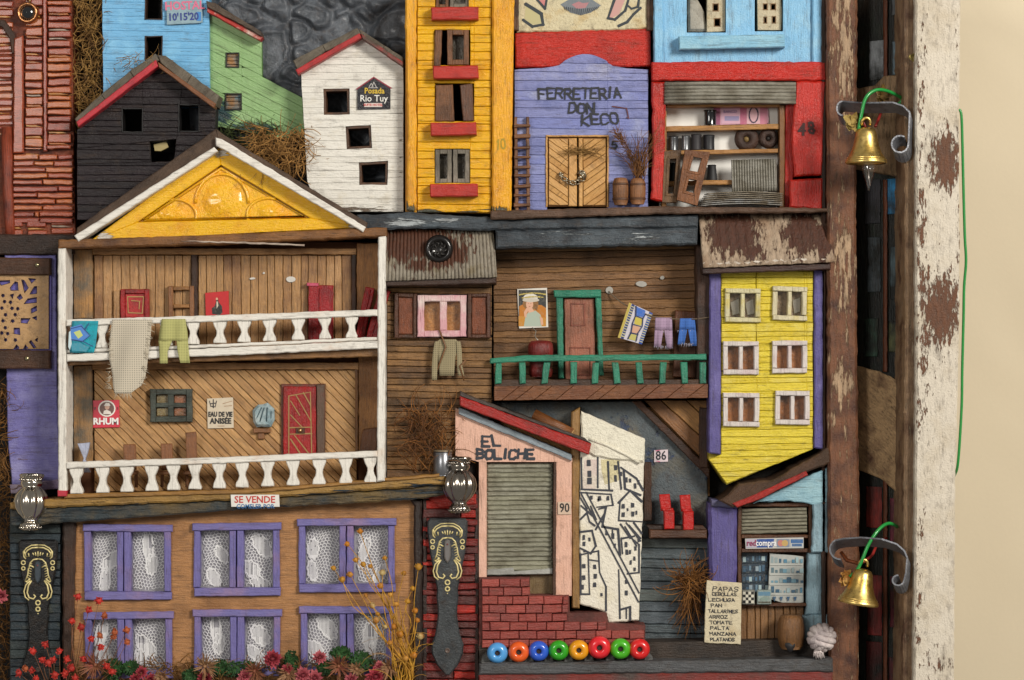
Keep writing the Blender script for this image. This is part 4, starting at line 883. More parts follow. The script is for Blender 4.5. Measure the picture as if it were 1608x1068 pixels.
# lower storey
T = solo('rum_poster', 'red and white rum poster with a round portrait on the diagonal boards', 'poster', lambda b: b.prism([(145, 629), (187, 628), (188, 671), (145, 672)], 62, 63, .3), plain('c62f42', .4), 166, 671, 62, 63)
pic(T, 'printed_portrait', 145, 628, 188, 671, 63.2, [(ell(.53, .32, .32, .3, 18), 'e6e0d8'), (ell(.53, .32, .27, .25, 18), '6a4a44'), ([(.4, .52), (.42, .4), (.52, .36), (.66, .42), (.7, .52)], 'e6ddd4'), (ell(.54, .26, .09, .1, 10), 'c8a08c'), ([(.42, .22), (.5, .1), (.62, .12), (.66, .22)], 'e0d8d0'), (rect(.06, .26, .12, .36), '7a1a28'), (rect(.9, .26, .95, .36), '7a1a28')])
text(T, 'lettering', 'RHUM', 166.5, 662, 14, plain('f0e8e0'), 64.2, .6, 1.02)
W = thing('grey_window', 'dark grey four pane window on the diagonal boards', 'window', 268, 663, 60, 72)
GW = mat('4a5048', '2e342e', .45, 30, 'h', .3, rough=.55, bump=.6)
fw = link('frame', ringbox(MB(), 235, 611, 301, 663, 9, 60, 70, 1.2, .7), GW, W); box(fw, 'mullion', 263, 620.2, 272, 653.8, 60, 69, GW, 1, .6); box(fw, 'transom', 244.2, 633, 291.8, 640, 60, 68.4, GW, 1, .6)
for x, y, c in ((245, 621, '7a6a48'), (272.5, 621, '8e5a3c'), (245, 641, '8a7850'), (272.5, 641, '9a6244')): box(W, 'pane', x, y, x+18, y+12, 60, 62.5, mat(c, '5a4a30', .4, 60, 'n', .2, rough=.25), .3)
T = solo('spirit_poster', 'cream spirits poster with black capitals beside the grey window', 'poster', lambda b: b.prism([(325, 626), (366, 624), (367, 672), (326, 673)], 62, 63, .3), plain('cdbfa8', .5), 346, 673, 62, 63)
text(T, 'lettering', 'EAU DE VIE', 346, 651, 10.5, plain('262422'), 63.4, .5, .72); text(T, 'lettering', 'ANISÉE', 346.5, 661.5, 12, plain('262422'), 63.4, .5, .88)
strokes(T, 'emblem', [[(329, 630), (331, 638), (338, 639), (340, 630)], [(335, 628), (335, 640)], [(331, 634), (339, 633)]], 1.7, plain('3a3634'), 63.3); strokes(T, 'small_print', [[(350, 634), (364, 630)], [(352, 638), (364, 637)], [(342, 669), (352, 669)]], .9, plain('a07a5a'), 63.3)
T = thing('shell_lamp', 'pale blue shell shaped wall lamp on a small bracket beside the red door', 'wall lamp', 413, 690, 60, 74)
link('shell', MB().prism([(396, 645), (404, 636), (420, 633), (430, 642), (431, 660), (424, 670), (402, 671), (397, 662)], 60, 72, 4, 1), mat('7f979e', 'aebcbc', .45, 60, 'n', .15, rough=.3), T)
link('rib', strokes.__call__ and MB().tube([(401, 660, 71), (411, 640, 73)], .9, 5).tube([(408, 662, 72), (415, 640, 74)], .9, 5).tube([(418, 662, 72), (420, 640, 74)], .9, 5).tube([(425, 660, 71), (426, 646, 73)], .9, 5), plain('3f565e', .5), T)
box(T, 'bracket', 397, 673, 424, 680, 58, 68, BRW, 1, .6); box(T, 'stem', 404, 680, 414, 690, 58, 65, BRW, 1, .6)
DR = thing('red_door', 'red plank door with a small brass knob and gold diagonal lines', 'door', 475, 716, 60, 74)
box(DR, 'frame', 440, 603, 510, 716, 56, 64, mat('5a3a28', '7a2420', .4, 30, 'v', .3), 1, .6)
leaf = box(DR, 'leaf', 444, 607, 496, 716, 60, 68, mat('a01414', '7a1414', .4, 26, 'v', .18, rough=.42, bump=.6), 1.2, .6); box(DR, 'edge', 497, 604, 509, 716, 60, 70, mat('5a4434', '7a2a24', .35, 30, 'v', .25), 1, .6)
GL = plain('9a7a48', .5)
strokes(DR, 'gold_line', [[(453, 622), (487, 616)], [(453, 622), (453, 712)], [(487, 616), (489, 712)], [(456, 630), (470, 652)], [(464, 620), (487, 660)], [(456, 652), (474, 671)], [(453, 672), (489, 671)], [(476, 617), (487, 636)], [(456, 690), (470, 711)], [(455, 682), (489, 681)], [(462, 684), (484, 712)]], 1.7, GL, 68.6)
link('knob_plate', MB().box(464, 672, 478, 681, 67, 70, .6), plain('4a2a1a', .5), DR); link('knob', MB().lathe(471, 676, 70, [(3.4, 0), (3.6, 1.5), (2.4, 3.4), (.01, 4)], 'd', 14), plain('c0a070', .25, .9), DR)
WB = solo('white_chair', 'pale blue white vase shaped chair back behind the lower railing', 'chair', lambda b: b.prism([(121, 697), (141, 695), (138, 710), (134, 722), (142, 742), (124, 742), (131, 720), (126, 708)], 84, 90, 1, .4), mat('a8aec4', '8a90ac', .4, 40, 'v', .08), 132, 742, 70, 90)
for x0, y0, x1, lab, t in ((192, 698, 213, 'small brown chair back nearest the pale chair behind the railing', 0), (251, 697, 271, 'small brown chair back with a reddish edge behind the railing', 0), (290, 678, 309, 'taller tilted brown chair back behind the lower railing', 2)):
    T = thing('wooden_chair', lab, 'chair', (x0+x1)/2, 768, 74, 90, 'small brown chairs on the lower balcony')
    pri(T, 'backrest', [(x0, y0+t), (x1-2, y0), (x1, 738), (x0+2, 739)], 78, 84, mat('855634', '5a3820', .4, 30, 'v', .3), 1, .6); box(T, 'seat', x0-1, 739.5, x1+3, 745, 78, 100, BRW, 1, .5)
    for x in (x0, x1-3): box(T, 'leg', x, 745.5, x+5, 766, 80, 84, BRW, 1, .4)
box(solo('wooden_plank', 'short brown plank leaning in the corner of the lower balcony', 'plank', lambda b: b.prism([(569, 674), (592, 671), (591, 708), (563, 708)], 72, 80, 1.5, .8), mat('6e4426', '4a2c16', .4, 24, 'v', .3), 578, 708, 66, 80), 'end_strip', 568, 703, 590, 707, 79, 81.5, DARKW, .5, .3) if False else solo('wooden_plank', 'short brown plank leaning in the corner of the lower balcony', 'plank', lambda b: b.prism([(569, 674), (592, 671), (591, 712), (563, 712)], 72, 80, 1.5, .8), mat('6e4426', '4a2c16', .4, 24, 'v', .3), 578, 712, 66, 80)
# base beam with for-sale sign
BB = thing('base_beam', 'long yellowish beam with dark blue stains under the timber house', 'beam', 380, 815, 0, 124)
pri(BB, 'lower_board', [(14, 801), (105, 797), (400, 785), (640, 767), (700, 762), (700, 778), (640, 786), (400, 800), (14, 828)], 0, 112, mat('6a5630', '2a3438', .5, 12, 'h', .35, chip='1c2a32', camt=.42, csc=150, rough=.55, bump=.9, gl=40, gw=3), 2.5, 1.4)
pri(BB, 'upper_board', [(14, 790), (105, 782), (400, 772), (700, 745), (700, 761.5), (400, 784.5), (14, 800.5)], 0, 118, mat('9c783c', '6e5228', .4, 16, 'h', .3, chip='22303a', camt=.33, csc=170, rough=.5, bump=.8, gl=30, gw=3, spots=((200, 800, 90, 13, .25), (330, 795, 60, 8, .12), (560, 778, 110, 9, .28), (660, 762, 50, 10, .22), (60, 815, 60, 10, .2), (450, 790, 60, 6, .15))), 3, 1.4)
pri(BB, 'edge_strip', [(100, 776.5), (400, 768.5), (690, 744.5), (690, 749), (400, 775), (100, 783)], 100, 121.5, mat('9a7038', '6a4a22', .4, 24, 'h', .3), 1.5, .8)
T = solo('sale_sign', 'small white for sale sign with red capitals on the stained beam', 'sign', lambda b: b.prism([(362, 777), (438, 777), (439, 796), (363, 796)], 119, 121, .3), plain('dcd8d0', .5), 400, 796, 119, 122)
text(T, 'lettering', 'SE VENDE', 400, 785, 15, plain('b83a30'), 121.3, .25, .98); text(T, 'small_lettering', 'COMELER POR', 401, 795.5, 9.5, plain('3a6a9a'), 121.3, .15, .95)
# ------------------------------------------------------------------ left column: purple wall with fretwork screen
PW = thing('purple_wall', 'purple painted wall section with a fretwork screen between two brown boards', 'wall', 45, 770, 0, 84)
PUR = mat('6c67a2', '8a86b6', .4, 24, 'h', .14, chip='4a4268', camt=.28, csc=260, rough=.5, bump=.5); PURV = mat('625d98', '7a70ac', .4, 24, 'v', .14, chip='8a8098', camt=.26, csc=260, rough=.5, bump=.5)
pri(PW, 'panel', [(3, 400), (84, 400), (86, 600), (90, 755), (94, 768), (16, 772), (8, 690)], 0, 66, PUR, 1.5, .8)
pri(PW, 'bottom_edge', [(12, 762), (60, 757), (93, 752), (94, 768), (14, 775)], 60, 69, mat('b0a0b0', '7a6a8a', .5, 40, 'h', .15, bump=.8), 1.5, 1.4)
box(PW, 'back_board', -30, 425, 78, 552, 0, 70, mat('6a62ae', '554c94', .5, 30, 'h', .12), .5)
# fretwork: tan plate with real openings
holes = []
def hole(pts): holes.append(pts)
for pts in ([(-6, 441), (14, 440), (14, 444), (0, 448)], [(14, 452), (22, 442), (26, 443), (27, 456), (15, 456)], [(32, 439), (36, 440), (43, 452), (37, 460)], [(43, 437), (55, 438), (48, 445)], [(45, 462), (52, 450), (56, 449), (56, 461)], [(36, 477), (42, 469), (56, 467), (56, 475)], [(47, 485), (56, 480), (56, 488), (47, 492)], [(31, 500), (46, 500), (41, 508), (31, 507)], [(49, 499), (56, 496), (56, 503)],
   [(20, 515), (29, 515), (30, 526), (20, 524)], [(25, 467), (30, 461), (34, 468), (29, 471)], [(14, 463), (20, 461), (18, 469)], [(44, 537), (47, 534), (55, 546), (51, 547)], [(20, 548), (24, 541), (28, 545), (28, 548)], [(35, 548), (38, 541), (43, 547)], [(53, 534), (58, 530), (57, 537)]): hole(pts)
for i in range(8):
    for j in range(4):
        x, y = 2+j*8+(i % 2)*4+U(-1, 1), 464+i*10+U(-1, 1); r = 2.6
        if not any(abs(x-sum(p[0] for p in h)/len(h)) < 9 and abs(y-sum(p[1] for p in h)/len(h)) < 8 for h in holes): hole([(x+r*math.cos(a+.4), y+r*1.1*math.sin(a+.4)) for a in (0, 1.25, 2.6, 3.8, 5.1)])
ps = [rect(-30, 432, 74.5, 548)]
for h in holes: ps = subtract(ps, h)
q = MB()
for p in ps: q.prism(p, 71, 75, 0)
sc_ = link('fretwork_screen', q, mat('b08a5c', '94703f', .42, 22, 'n', .12, rough=.5, bump=.3), PW)
q = MB()
for h in holes:
    q.tube([(x, y, 75) for x, y in h+[h[0]]], .55, 4)
link('hole_edge', q, plain('3a2c3c', .7), sc_)
BRB = mat('53331e', '38200f', .45, 22, 'h', .35, rough=.5, bump=.6)
for ya, yb in ((404, 432), (549, 579)): pri(PW, 'brown_board', [(-30, ya), (78, ya+1), (78, yb), (-30, yb)], 0, 82, BRB, 2, .8)
for x, y in ((58, 416), (42, 563)): link('screw', MB().lathe(x, y, 82, [(3.8, 0), (3.6, 1.6), (2, 3), (.01, 3.4)], 'd', 14), plain('b0a684', .25, .95), PW)
box(PW, 'dark_strip', 86, 392, 92, 778, 0, 64, plain('1a100c', .7), .5)

# left column with key plate and silver bead
def board_courses(T, x0, x1, y0, y1, pitch, d, ms, nm='slat'):
    y = y0
    while y < y1:
        p = pitch*U(.7, 1.3); link(nm, MB().prism([(x0+U(0, 1.5), y), (x1+U(-1.5, 0), y+U(-1, 1)), (x1+U(-1.5, 0), y+p-1+U(-.6, .3)), (x0+U(0, 1.5), y+p-1)], d-8, d+U(-1.2, 1.2), 1, .7), random.choice(ms), T); y += p
LC = thing('dark_column', 'dark teal column of weathered slats carrying the darker key plate', 'column', 55, 1100, 0, 86)
box(LC, 'core', 14, 800, 96, 1110, 0, 80, plain('15181a', .7), 1)
TEAL = [mat(c, c2, .36, 22, 'h', .3, chip='7a6a42', camt=.27, csc=200, rough=.5, bump=.8) for c, c2 in (('25323a', '161d20'), ('2a363c', '4a4a34'), ('202a30', '141a1c'), ('303a3a', '1a2226'))]
board_courses(LC, 15, 95, 824, 1106, 13, 86, TEAL)
RC = thing('red_column', 'rough red and grey brick column carrying the lighter key plate', 'column', 705, 1100, 0, 90)
box(RC, 'core', 662, 776, 752, 1110, 0, 83, plain('33201c', .7), 1)
REDC = [mat(c, c2, .38, 30, 'h', .3, chip=ch, camt=.3, csc=240, rough=.42, bump=.9) for c, c2, ch in (('7a1f18', '3a2420', '8a8580'), ('b0281a', '6a1a14', '3a3430'), ('5a2a26', '3a2220', '908a86'), ('6e2a24', '2e2422', 'a02a1c'))]
y = 776
while y < 1106:
    p = U(8, 15); xm = U(690, 725)
    for a, b in ((664, xm), (xm+1.5, 751)): link('brick', MB().prism([(a, y+U(-1, 1)), (b, y+U(-1, 1)), (b, y+p-1.6+U(-1, 1)), (a, y+p-1.6+U(-1, 1))], 80, 89+U(-2, 3), 1.4, .9), random.choice(REDC), RC)
    y += p
pri(RC, 'red_paint_cap', [(672, 782), (700, 770), (748, 776), (748, 792), (690, 798)], 80, 93, mat('a8281c', '4a1c16', .4, 16, 'h', .2, bump=.8, rough=.35), 2, 1.2)
for side_x in (664, 746): pri(RC, 'edge', [(side_x, 770), (side_x+6, 770), (side_x+6, 1106), (side_x, 1106)], 70, 90, mat('2a1c18', '4a2c22', .4, 26, 'v', .3, bump=.7), 1, 1)
def keyplate(lab, cx, y0, sc, d, col, keyc):
    T = thing('key_plate', lab, 'key plate', cx, y0, d, d+8, 'key plates on the two columns')
    def p(a, b): return (cx+a*sc, y0+b*sc)
    half = [(0, 0), (27, 1), (31, 6), (31, 22), (27, 55), (20, 88), (16, 112), (17, 122), (15, 140), (15, 152), (17, 168), (19, 180), (25, 196), (24, 210), (16, 228), (3, 243)]
    pl = [p(a, b) for a, b in half]+[p(-a, b) for a, b in reversed(half[1:])]
    link('plate', MB().prism(pl, d, d+5, 2.2), mat(col, '1a1a1a' if col < '3' else '4a4e50', .45, 30, 'n', .25, rough=.38, bump=.35, metal=.35), T)
    g = MB()
    def tb(pts, r=1.15):
        g.tube([p(a, b)+(d+5.2,) for a, b in pts], r*sc, 6)
    def both(pts, r=1.15): tb(pts, r); tb([(-a, b) for a, b in pts], r)
    both([(6, 44.5), (12, 41), (15, 47), (16, 56), (20, 66), (17, 66), (12, 62)]); both([(0, 31), (7, 32), (12, 37), (14.5, 45)])
    both([(10, 65), (15, 73), (17, 84), (14, 92), (7, 94), (4, 90), (7, 87)], 1.3); both([(12, 65), (19, 72), (22, 82), (20, 91), (14, 96)], 1.1); both([(20, 66), (16, 68)])
    both([(0, 13), (9, 13.5), (16, 17), (20, 22), (19, 28), (14, 27), (15, 22)], 1.2); both([(0, 9), (10, 9.5), (18, 14), (23, 20), (22, 28), (19, 31)], 1.0); both([(22, 18), (21, 24)], 1.4)
    for a in range(-2, 3): tb([(a*3.2, 27-abs(a)), (a*4.2, 19+abs(a)*1.2)], 1.0)
    for k in range(7):
        t = k/6; both([(9+2.2*t, 39+24*t), (13.3+3.6*t, 38+22*t)], .55)
    for a, b, r in ((23, 37, 3.2), (23, 46, 2.7)):
        for s_ in (1, -1): tb([(s_*a+r*math.cos(t*.7), b+r*math.sin(t*.7)) for t in range(10)], 1.0)
    for b, r in ((100, 3.6), (110, 3.3)): tb([(r*math.cos(t*.7), b+r*math.sin(t*.7)) for t in range(10)], 1.2)
    g.ball(*p(0, 117), d+5.2, 1.1, 6)
    link('gold_filigree', g, plain('d6c68c', .35, .15), T)
    key = [p(a, b) for a, b in ((-4, 36), (0, 33.5), (4, 36), (5, 44), (5, 60), (3, 66), (0, 70), (-3, 66), (-5, 60), (-5, 44))]
    kh = link('keyhole_cover', MB().prism(key, d+4, d+9, 1.6), plain(keyc, .35, .6), T)
    link('pin', MB().lathe(*p(0, 41), d+9, [(1.6, 0), (1.2, 1), (.01, 1.3)], 'd', 10), plain('6a3a34', .4), kh)
    link('nail_hole', MB().lathe(*p(0, 205), d+4.6, [(4, 0), (4, 1.2), (3, 1.6), (2.6, .8), (.01, .7)], 'd', 14), plain('5a4a42', .5), T)
keyplate('near black key plate with gold scrollwork behind the red berries', 59, 847, 1.0, 88, '1c1b1b', '4a525a')
keyplate('grey metal key plate with gold scrollwork on the red brick column', 702.5, 813, 1.02, 95, '3a3d3f', '8a8684')
def silver(lab, cx, yb, s, d, c='bcb4a8'):
    T = thing('silver_bead', lab, 'bead', cx, yb, d, d, 'fluted silver beads above the key plates')
    md = lambda th, h: 1+.17*abs(math.cos(th*5))**.7-.12 if 26*s < h < 66*s else 1+.04*math.cos(th*14) if h < 16*s or h > 80*s else 1
    pr = [(10, 0), (15, 1), (17, 4), (17, 9), (14, 12), (12, 15), (12, 17), (15, 20), (21, 27), (26, 36), (27.5, 46), (25, 56), (20, 64), (16, 68), (15, 70), (17.5, 73), (18, 77), (16, 80), (17, 83), (19, 86), (19.5, 89), (17, 91), (8, 91.5), (7, 88), (.01, 87)]
    link('body', MB().lathe(cx, yb, d, [(r*s, h*s) for r, h in pr], n=60, mod=md, tiltd=-.12), plain(c, .2, 1.0), T)
    for yy, rr, n in ((5, 17, 18), (82, 16.4, 18)):
        b = MB()
        for i in range(n):
            a = 2*math.pi*i/n; b.ball(cx+rr*s*math.cos(a), yb-yy*s, d+rr*s*math.sin(a), 2.1*s, 6)
        link('beaded_band', b, plain(c, .2, 1.0), T)
    link('hole', MB().lathe(cx, yb-90.6*s, d+11*s, [(7*s, 0), (.01, .3)], n=16, tiltd=-.12), plain('14100e', .6), T)
silver('fluted silver bead under the purple wall at the far edge', 48, 833, .98, 112)
silver('fluted silver bead in front of the pink shop corner', 721, 806, .97, 118, '9c948a')

# ------------------------------------------------------------------ window panel with lace curtains
WPN = thing('window_panel', 'brown wooden panel with six purple framed lace curtained windows', 'window panel', 378, 1100, 0, 96)
PAN = mat('aa794a', '845a32', .4, 16, 'h', .3, rough=.5, bump=.45)
wins = [(130, 824, 268, 942), (302, 822, 439, 936), (467, 815, 620, 930), (131, 962, 270, 1066), (303, 958, 440, 1062), (470, 953, 617, 1060)]
ps = [[(112, 812), (130, 800), (640, 776), (652, 788), (655, 1110), (112, 1110)]]
ins = [rect(x0+6, y0+6, x1-6, y1-6) for x0, y0, x1, y1 in wins]
for h in ins: ps = subtract(ps, h)
q = MB()
for p in ps: q.prism(p, 60, 84, 0)
link('board', q, PAN, WPN)
box(WPN, 'inner_backing', 112, 805, 655, 1110, 0, 59, plain('6c675f', .7), 0)
pri(WPN, 'edge_board', [(97, 818), (108, 803), (118, 806), (112, 1110), (97, 1110)], 0, 92, DARKWV, 3, 1); pri(WPN, 'edge_board', [(640, 778), (662, 786), (664, 1110), (648, 1110), (650, 795)], 0, 96, mat('261710', '120b08', .4, 24, 'v', .3, rough=.5), 3, 1)
pri(WPN, 'top_edge', [(104, 806), (120, 798), (645, 771), (655, 778), (650, 785), (125, 808)], 0, 92, mat('83552a', '55341a', .45, 20, 'h', .3, bump=.6), 2.5, 1)
PFR = mat('716aa2', '907698', .36, 16, 'h', .14, rough=.5, bump=.4); PFV = mat('6d66a0', '886f94', .36, 16, 'v', .14, rough=.5, bump=.4)
LACE = plain('f2f0ee', .85, 0, 0, .06); SHEER = mat('b2b0b6', '9e9ca2', .5, 30, 'v', .1, rough=.8, bump=.2)
def lacepane(F, x0, y0, x1, y1, seed):
    rnd = random.Random(seed); cx0, cx1 = x0+rnd.uniform(-4, 5), x1-rnd.uniform(-4, 5)
    link('sheer_backing', MB().box(x0-3, y0-3, x1+3, y1+3, 64, 67, 0), SHEER, F)
    b = MB(); R_ = 3.1; dx, dy = R_*1.732, R_*1.5
    blobs = [(rnd.uniform(x0+8, x1-8), y0+(y1-y0)*t+rnd.uniform(-6, 6), rnd.uniform(7, 12), rnd.uniform(15, 25), rnd.uniform(-1, 1)) for t in (rnd.choice(((.4, .8), (.25, .65, .95), (.5, .85), (.2, .6))))]
    def inb(x, y, s=1.0):
        for bx, by, rx, ry, an in blobs:
            c, s_ = math.cos(an), math.sin(an); u, v = (x-bx)*c+(y-by)*s_, -(x-bx)*s_+(y-by)*c
            w = 1+.1*math.cos(math.atan2(v, u)*9)
            if (u/rx)**2+(v/ry)**2 < w*w*s: return True
        return False
    ok = lambda x, y: max(x0, cx0) <= x <= min(x1, cx1) and y0 <= y <= y1
    for i in range(-1, int((y1-y0)/dy)+2):
        for j in range(-1, int((x1-x0)/dx)+2):
            cx, cy = x0+j*dx+(i % 2)*dx/2, y0+i*dy
            wv = lambda x, y: (x+2.4*math.sin(y*.13+seed+x*.05), y+2.0*math.sin(x*.16+seed*2+y*.04))
            pt = [wv(cx+R_*math.cos(math.radians(90+60*k)), cy+R_*math.sin(math.radians(90+60*k))) for k in range(4)]
            for a, c in zip(pt[:-1], pt[1:]):
                if ok(*a) and ok(*c) and not (inb(*a) and inb(*c)): b.ribbon([a, c], 1.0, 69+rnd.uniform(0, .4), .1)
    for bx, by, rx, ry, an in blobs:
        c, s_ = math.cos(an), math.sin(an)
        pts = [(bx+rx*(1+.1*math.cos(9*t))*math.cos(t)*c-ry*(1+.1*math.cos(9*t))*math.sin(t)*s_, by+rx*(1+.1*math.cos(9*t))*math.cos(t)*s_+ry*(1+.1*math.cos(9*t))*math.sin(t)*c) for t in [2*math.pi*i/40 for i in range(41)]]
        for a, e in zip(pts[:-1], pts[1:]):
            if ok(*a) and ok(*e): b.ribbon([a, e], 2.0, 69.6, .2)
        x = bx-rx*1.3
        while x < bx+rx*1.3:
            y = by-ry*1.5; run = None
            while y < by+ry*1.5:
                hole_ = math.sin(x*.55+seed)*math.sin(y*.5+seed*1.7) > .86
                ins_ = inb(x, y) and ok(x, y) and not hole_
                if ins_ and run is None: run = y
                if (not ins_) and run is not None:
                    if y-run > 2: b.ribbon([(x, run), (x, y)], 1.4, 69.2, .2)
                    run = None
                y += 1.5
            x += 2.1
    o = link('lace_curtain', b, LACE, F); o['kind'] = 'stuff'
    link('pane', MB().box(x0-3, y0-3, x1+3, y1+3, 72, 73, 0), glass('ffffff', .05), F)
for i, (x0, y0, x1, y1) in enumerate(wins):
    mx = (x0+x1)/2+(-6 if i in (0, 3) else 0); f = MB()
    tl = U(-2, 2)
    F = pri(WPN, 'window_frame', [(x0-1, y0+tl*.4), (x1+2, y0-tl*.6), (x1+2, y0+11-tl*.6), (x0-1, y0+11+tl*.4)], 76, 92, PFR, 1.2, .6)
    pri(F, 'bottom_rail', [(x0+2, y1-12+tl*.3), (x1+1, y1-12-tl*.3), (x1+1, y1), (x0+2, y1+1)], 76, 92, PFR, 1.2, .6)
    for xa, w in ((x0+1, 10), (mx-11, 10), (mx+.5, 10.5), (x1-11, 10)): pri(F, 'stile', [(xa+U(-.6, .6), y0+11.6), (xa+w, y0+11.4), (xa+w+U(-.8, .8), y1-12.4), (xa+U(-1, 1), y1-12.4)], 70, 90+U(-1.5, 1), PFV, 1.1, .5)
    lacepane(F, x0+12, y0+12.5, mx-12, y1-13, 3+i*2); lacepane(F, mx+12, y0+12.5, x1-12, y1-13, 4+i*2+7)

# ------------------------------------------------------------------ brown cabin with tin roof
CB = thing('cabin', 'dark brown plank cabin with a rusty tin roof and a pink window', 'house', 690, 750, 0, 92)
CBW = [mat(c, c2, .42, 16, 'h', .45, gl=40, rough=.6, bump=.9) for c, c2 in (('86623a', '3c2c1c'), ('745434', '32261a'), ('906a40', '4a3422'))]
pri(CB, 'wall', [(607, 440), (772, 440), (770, 655), (745, 690), (745, 752), (607, 752)], 0, 76, plain('1c130c', .7), 0)
planks(CB, 'plank', [rect(607, 442, 772, 640), rect(607, 640, 716, 750)], 10.5, 1.0, 75, 81, CBW, [rect(618, 462, 770, 530)], gap=.9, bev=1, jit=1.6, tilt=.02, rough=.5)
pri(CB, 'fascia', [(606, 436), (780, 433), (780, 446), (606, 450)], 20, 118, mat('3a2418', '221510', .4, 26, 'h', .3, rough=.5), 1.5, .7)
RUSTR = mat('8c8374', '76694f', .4, 40, 'v', .2, chip='4e2a16', camt=.36, csc=150, rough=.65, bump=.5, wid=.05, gl=18, gw=3, spots=((636, 385, 44, 34, .5), (700, 395, 40, 32, .42), (660, 372, 60, 24, .4), (730, 375, 22, 22, .2), (670, 415, 50, 16, .3)))
rf = solidify(link('roof', sheet(MB(), [(607, 356), (774, 356), (780, 436), (606, 442)], 84, 122, 30, 1.3), RUSTR, CB), 2.5)
T = thing('black_button', 'round black patterned button fixed on the tin roof of the cabin', 'button', 689, 391, 108, 116)
link('disc', MB().lathe(689, 391, 110, [(10, -6), (22, -4), (22.5, 0), (20, 4), (17, 6), (14.5, 5), (13.5, 2.5), (.01, 2.2)], 'd', 36), plain('171413', .28, .2, .4), T)
b = MB()
for i in range(9):
    a = i*2*math.pi/9; b.tube([(689+5*math.cos(a), 391+5*math.sin(a), 112.8), (689+9*math.cos(a+.5), 391+9*math.sin(a+.5), 113.4), (689+13*math.cos(a), 391+13*math.sin(a), 112.8)], 1.3, 5)
b.tube([(689+5*math.cos(t*.5), 391+5*math.sin(t*.5), 112.8) for t in range(14)], 1.2, 5); link('relief_pattern', b, plain('26221f', .35, .3), T)
RSH = mat('7a4022', '502814', .42, 30, 'v', .3, rough=.55, bump=.6)
for xa, xb in ((618, 654), (734, 770)):
    sh_ = link('shutter', ringbox(MB(), xa, 460, xb, 531, 6, 76, 90, 1.2, .7), mat('553220', '38200f', .45, 26, 'v', .3, bump=.6), CB); box(sh_, 'panel', xa+6.3, 466.3, xb-6.3, 524.7, 76, 86, RSH, 1, .4)
PNK = mat('cf9aa0', 'd8c8c0', .42, 24, 'v', .08, chip='c84a6a', camt=.27, csc=200, rough=.5, bump=.4, spots=((657, 495, 12, 40, .2),))
wf = link('window', ringbox(MB(), 655, 463, 732, 529, 10, 70, 94, 1.2, .7).box(690, 473.2, 701, 518.8, 72, 93, 1, .6), PNK, CB)
for xa, xb in ((665.5, 689.5), (701.5, 721.5)):
    box(wf, 'interior', xa-1, 472, xb+1, 520, 76.5, 79, mat('b07a3c', '5a3c20', .4, 34, 'n', .2, rough=.4), 0); box(wf, 'pane', xa-1, 472, xb+1, 520, 85, 86, glass('ffffff', .04), 0)
T = thing('burlap_shirt', 'tiny beige burlap shirt hanging on a stick below the cabin window', 'shirt', 705, 534, 88, 96)
SHB = weave('95896a', n=340)
solidify(link('body', cloth(MB(), [[(533, 690, 716), (540, 683, 722), (560, 688, 715), (590, 690, 713)]], 93, .8, 8, .2), SHB, T), 1); 
for s_, rows in ((0, [(536, 683, 690), (550, 680, 688), (575, 678, 687), (597, 678, 686)]), (1, [(536, 716, 723), (550, 717, 725), (575, 718, 726), (590, 719, 729)])): solidify(link('sleeve', cloth(MB(), [rows], 94.5, .5, 3, .2), SHB, T), 1)
link('stick', MB().tube([(680, 598, 92), (700, 545, 96), (690, 518, 96)], 1.4, 5).tube([(729, 598, 94), (722, 575, 96), (732, 565, 96)], 1.3, 5), mat('7a5434', d='v'), T)
moss('dried_bush', 'large brown dried bush growing on the beam beside the pink shop', 650, 650, 708, 745, 112, 240, mat('a0682e', '6a4016', .5, 60, 'n', .3, rough=.8), 50, lambda x, y: (U(-.9, .9)+(x-680)*.01, -abs(U(.2, 1)), U(-.2, .5)), (.6, 1.2), .35, None, 'bush')
solo('fallen_twigs', 'lower drooping twigs of dried brown plant beside the silver can', 'dried plant', lambda b: fibers(b, 90, lambda i: (U(640, 690), U(640, 700), U(84, 110)), lambda x, y: (U(-.9, .5), U(.1, 1), U(-.1, .5)), 45, (.6, 1.1), .3), mat('7a4a20', '4a2c10', .5, 60, 'n', .3, rough=.8), 665, 700, 82, 100)
T = thing('metal_can', 'small dull silver can standing on the beam beside the silver bead', 'can', 695, 747, 92, 112)
link('body', MB().lathe(695, 747, 106, [(14, 0), (14.5, 1), (14.5, 36), (13, 37.5), (.01, 37.5)], n=24), plain('85868a', .32, .85), T); link('lid', MB().lathe(695, 709.2, 106, [(15, 0), (15.3, 1), (14.6, 2.4), (.01, 2.6)], n=24), plain('7a6a54', .5, .3), T)

# ------------------------------------------------------------------ balcony recess
BW = thing('balcony_wall', 'dark brown planked wall recessed behind the green railing', 'wall', 940, 605, 0, 44)
BWW = [mat(c, c2, .4, 14, 'h', .4, gl=30, rough=.6, bump=.8, wid=.1) for c, c2 in (('8a6440', '5a3e24'), ('7c5836', '4c3420'), ('946c42', '6a4828'))]
box(BW, 'backing', 774, 380, 1116, 640, 0, 30, plain('3a2414', .7), 0)
planks(BW, 'plank', rect(775, 386, 1112, 604), 11, -.9, 29, 38, BWW, gap=.7, bev=.7, jit=.6, tilt=.014, rough=.8)
pri(BW, 'corner_board', [(1090, 386), (1114, 386), (1114, 604), (1092, 604)], 20, 86, DARKWV, 2, 1)
pri(BW, 'leaning_door', [(1060, 487), (1096, 489), (1094, 594), (1056, 592)], 40, 48, mat('6a3c20', '452610', .45, 20, 'v', .3), 1.5, .6)
for x, y, rx, ry in ((1007, 446, 9, 5), (1040, 436, 4, 3), (957, 456, 6, 6)): pri(BW, 'paint_blob', ell(x, y, rx, ry, 10), 36, 41, plain('a09c94', .5), .5, .6)
